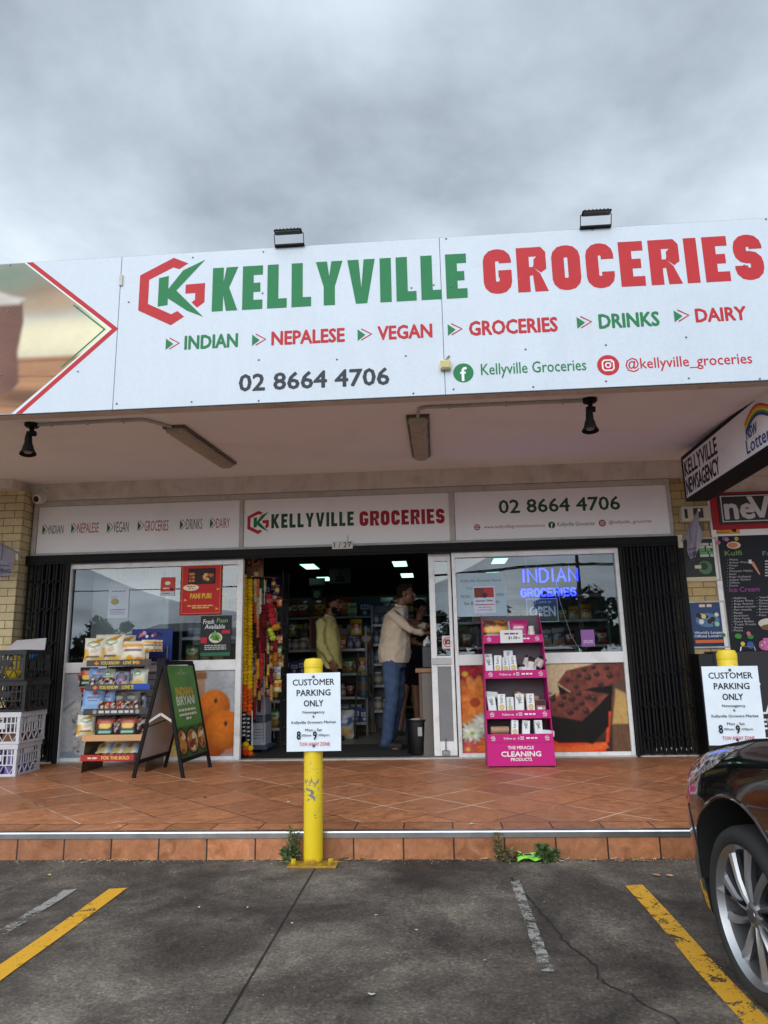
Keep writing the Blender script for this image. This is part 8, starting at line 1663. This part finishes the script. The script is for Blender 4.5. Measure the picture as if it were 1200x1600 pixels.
WS, LB = S(206,206,200), S(166,130,92)
for u, v, w, c, lb in ((77,1369,.018,S(206,190,110),'yellow scrap on the asphalt near the left white line'),(100,1371,.008,S(190,180,120),'tiny yellow scrap beside a larger one at left'),(1025,1369,.028,LB,'pale brown leaf lying near the right yellow line'),(1046,1370,.026,S(190,150,120),'pinkish brown leaf beside another by the black car'),(1002,1342,.018,WS,'white paper scrap at the kerb near the black car'),(928,1345,.03,S(196,130,96),'thin orange strip lying at the kerb'),(588,1432,.012,WS,'white chip on the asphalt right of the bollard'),(582,1556,.02,S(176,178,176),'flattened pale scrap on the asphalt low in the middle'),(757,1503,.008,WS,'tiny white chip left of the broken white line'),(651,1456,.009,S(176,176,172),'small grey disc on the dark asphalt patch'),(850,1412,.011,S(186,184,180),'small pale disc right of the broken white line'),(311,1420,.008,WS,'tiny white chip near the left yellow line'),(386,1420,.008,S(206,190,150),'tiny cream chip in the middle of the left bay'),(456,1445,.008,WS,'tiny white chip left of the joint'),(500,1341,.03,S(196,160,110),'flat straw coloured debris left of the bollard base'),(440,1344,.035,S(206,166,100),'orange straw at the kerb left of the bollard'),(357,1342,.014,WS,'small white scrap at the foot of the step'),(565,1342,.016,S(200,196,186),'pale scrap right of the bollard base'),(752,1341,.014,WS,'white scrap left of the dry weeds'),(760,1343,.022,S(196,160,80),'yellowish scrap under the dry weeds')):
    scrap(u, v, .0, w, c, lb)
scrap(737, 1289, ZS, .03, S(206,196,190), 'white crumpled scrap on the tiles above the dry weed', grp=None); scrap(420, 1208, ZS, .02, S(190,186,180), 'small white scrap on the tiles before the doorway', grp=None); scrap(320, 1247, ZS, .028, S(60,50,44), 'dark curled leaf on the tiles right of the folding board', 'leaf', None, 'leaf'); scrap(450, 1254, ZS, .016, S(200,196,186), 'small pale scrap on the tiles left of the bollard', grp=None)
q = MB(S(196,196,196)); o_ = onZ(232, 1203, ZS); q.ell((o_.x, o_.y, ZS+.025), (.03,.02,.024), 8, 5); tag(q.build('tissue', M['cloth'], base=(o_.x,o_.y,ZS)), 'crumpled white tissue under the folding board', 'tissue')
# grit along the foot of the kerb
q = MB()
for k in range(900):
    x = r.uniform(-3.3, 2.4); y = YK-abs(r.gauss(0,.035))-.004; s_ = r.uniform(.0012,.0042); c = r.choice([S(120,110,98), S(80,70,60), S(160,140,110), S(60,54,48), S(176,160,130)])
    q.add([(x-s_,y-s_*.6,.001),(x+s_,y-s_*.4,.001),(x+s_*.3,y+s_,.001),(x,y,.001+s_)], [(0,1,3),(1,2,3),(2,0,3)], c)
for k in range(500):
    x, y = r.uniform(-2.6, 2.2), r.uniform(2.2, YK-.1); s_ = r.uniform(.001,.0028); c = r.choice([S(130,126,120), S(50,48,46), S(170,164,150)])
    q.add([(x-s_,y-s_*.6,.001),(x+s_,y-s_*.4,.001),(x+s_*.3,y+s_,.001),(x,y,.001+s_)], [(0,1,3),(1,2,3),(2,0,3)], c)
tag(q.build('gravel', M['print']), kind='stuff')
# ================================================================ across the car park, behind the camera (seen in the glass and the car's paint)
def tree(x, y, h, w, label, proto=[]):
    if proto:
        t = dup(proto[0], (x, y, 0), r.uniform(0,6), label); t.scale = (w/5, w/5, h/5.5); return t
    t = thing('tree', label, 'tree', (x, y, 0), 0, 'trees across the car park'); q = MB(S(70,58,48)); q.tube([(0,0,0),(.05,0,1),(0,.05,2.4),(.1,0,3.6)], [.22,.17,.13,.05], 8)
    for k in range(6): a = k*1.05; q.tube([(0,.03,1.6+.2*k), (math.cos(a)*.8, math.sin(a)*.8, 2.5+.25*k), (math.cos(a)*1.5, math.sin(a)*1.5, 3.2+.25*k)], [.08,.05,.02], 5)
    q.build('trunk', M['leafy'], t, local=True); q = MB(); cl = [(r.gauss(0,1.1), r.gauss(0,1.1), r.uniform(1.9,4.7), r.uniform(.5,1.1)) for _ in range(26)]
    for k in range(2600):
        c = r.choice(cl); d = Vector((r.gauss(0,1), r.gauss(0,1), r.gauss(0,1))).normalized(); p = Vector(c[:3])+d*c[3]*r.uniform(.5,1.05); p.z = max(p.z, 1.2); s_ = r.uniform(.18,.36); u = Vector((r.gauss(0,1), r.gauss(0,1), r.gauss(0,1))).normalized(); v = u.cross(d).normalized()
        q.add([p-u*s_, p+v*s_*.5, p+u*s_, p-v*s_*.5], [(0,1,2,3)], r.choice([S(58,76,44), S(72,92,52), S(48,64,40), S(88,102,60)]))
    q.build('crown', M['leafy'], t, local=True); proto.append(t); return t
for k, (x, y, h, w) in enumerate(((-30,-48,5,8),(-17,-50,4.4,7),(-4,-52,4.8,8),(4,-50,6.2,9),(12,-49,7.0,9),(21,-50,6.4,10),(31,-52,7.5,9),(-44,-52,6,9))): tree(x, y, h, w, 'leafy tree across the car park, number %d from one end' % (k+1) if False else 'leafy green tree standing across the car park')
t = thing('house', 'low brick house with grey hip roof across the car park', 'house', (-20, -42, 0)); q = MB(); q.box(-26,-14,-46,-38,0,2.7); q.build('wall', M['brick_tan'], t)
q = MB(); q.add([(-26.5,-46.5,2.7),(-13.5,-46.5,2.7),(-13.5,-37.5,2.7),(-26.5,-37.5,2.7),(-22.5,-42,4.6),(-17.5,-42,4.6)], [(0,1,5,4),(1,2,5),(2,3,4,5),(3,0,4),(3,2,1,0)]); q.build('roof', M['roof_sheet'], t)
for x in (-24,-20.5,-17): q = MB(S(40,46,52)); q.box(x-.8,x+.8,-38.02,-37.98,.9,2.2); q.build('window', M['car_glass'], t)
t = thing('power_pole', 'timber power pole with crossarm and wires across the car park', 'power pole', (9,-30,0)); q = MB(S(96,84,72)); q.tube([(9,-30,0),(9,-30,7.6)], [.15,.11], 10); q.build('post', M['wood'], t); q = MB(S(96,84,72)); q.box(8,10,-30.06,-29.94,6.9,7.05); q.build('crossarm', M['wood'], t)
for dx in (-.9, 0, .9):
    q = MB(S(40,40,42)); q.tube([(-46, -31+dx*.3, 6.6)]+[(9+dx-55*(1-k/8)*.0+(-46-9)*(1-k/8), -30.5, 7.05-.9*4*(k/8)*(1-k/8)) for k in range(1,8)]+[(9+dx,-30,7.07)]+[(9+dx+50*k/8, -30.3, 7.05-.9*4*(k/8)*(1-k/8)) for k in range(1,9)], .03, 5); q.build('wire', M['rubber'], t)
t = thing('paling_fence', 'brown paling fence along the far side of the car park', 'fence', (0,-36,0)); q = MB(S(110,92,74))
for k in range(180): q.box(-45+.5*k, -45+.5*k+.47, -36.02, -35.98, .05, 1.55+.03*math.sin(k*3))
q.build('palings', M['wood'], t)
# straw, dead leaves and crumbs gathered along the foot of the step
q = MB()
for k in range(260):
    cxs = r.choice([-.95, -.6, .42, .5, .6, 1.1, -2.0, None]); x = r.gauss(cxs, .12) if cxs is not None else r.uniform(-3.2, 2.3); y = YK-abs(r.gauss(0,.03))-.006; a = r.uniform(0, 3.14); l_ = r.uniform(.008,.035); w_ = r.uniform(.0012,.005); dx, dy = math.cos(a)*l_, math.sin(a)*l_*.5
    z = .003+r.uniform(0,.006); q.add([(x-dx-dy*w_/l_,y-dy+dx*w_/l_,z),(x-dx+dy*w_/l_,y-dy-dx*w_/l_,z),(x+dx+dy*w_/l_,y+dy-dx*w_/l_,z+.003),(x+dx-dy*w_/l_,y+dy+dx*w_/l_,z+.004)], [(0,1,2,3)], r.choice([S(190,150,96), S(150,112,70), S(120,86,54), S(206,180,130), S(90,70,48), S(200,196,186)]))
tag(q.build('leaf_litter', M['print']), kind='stuff')
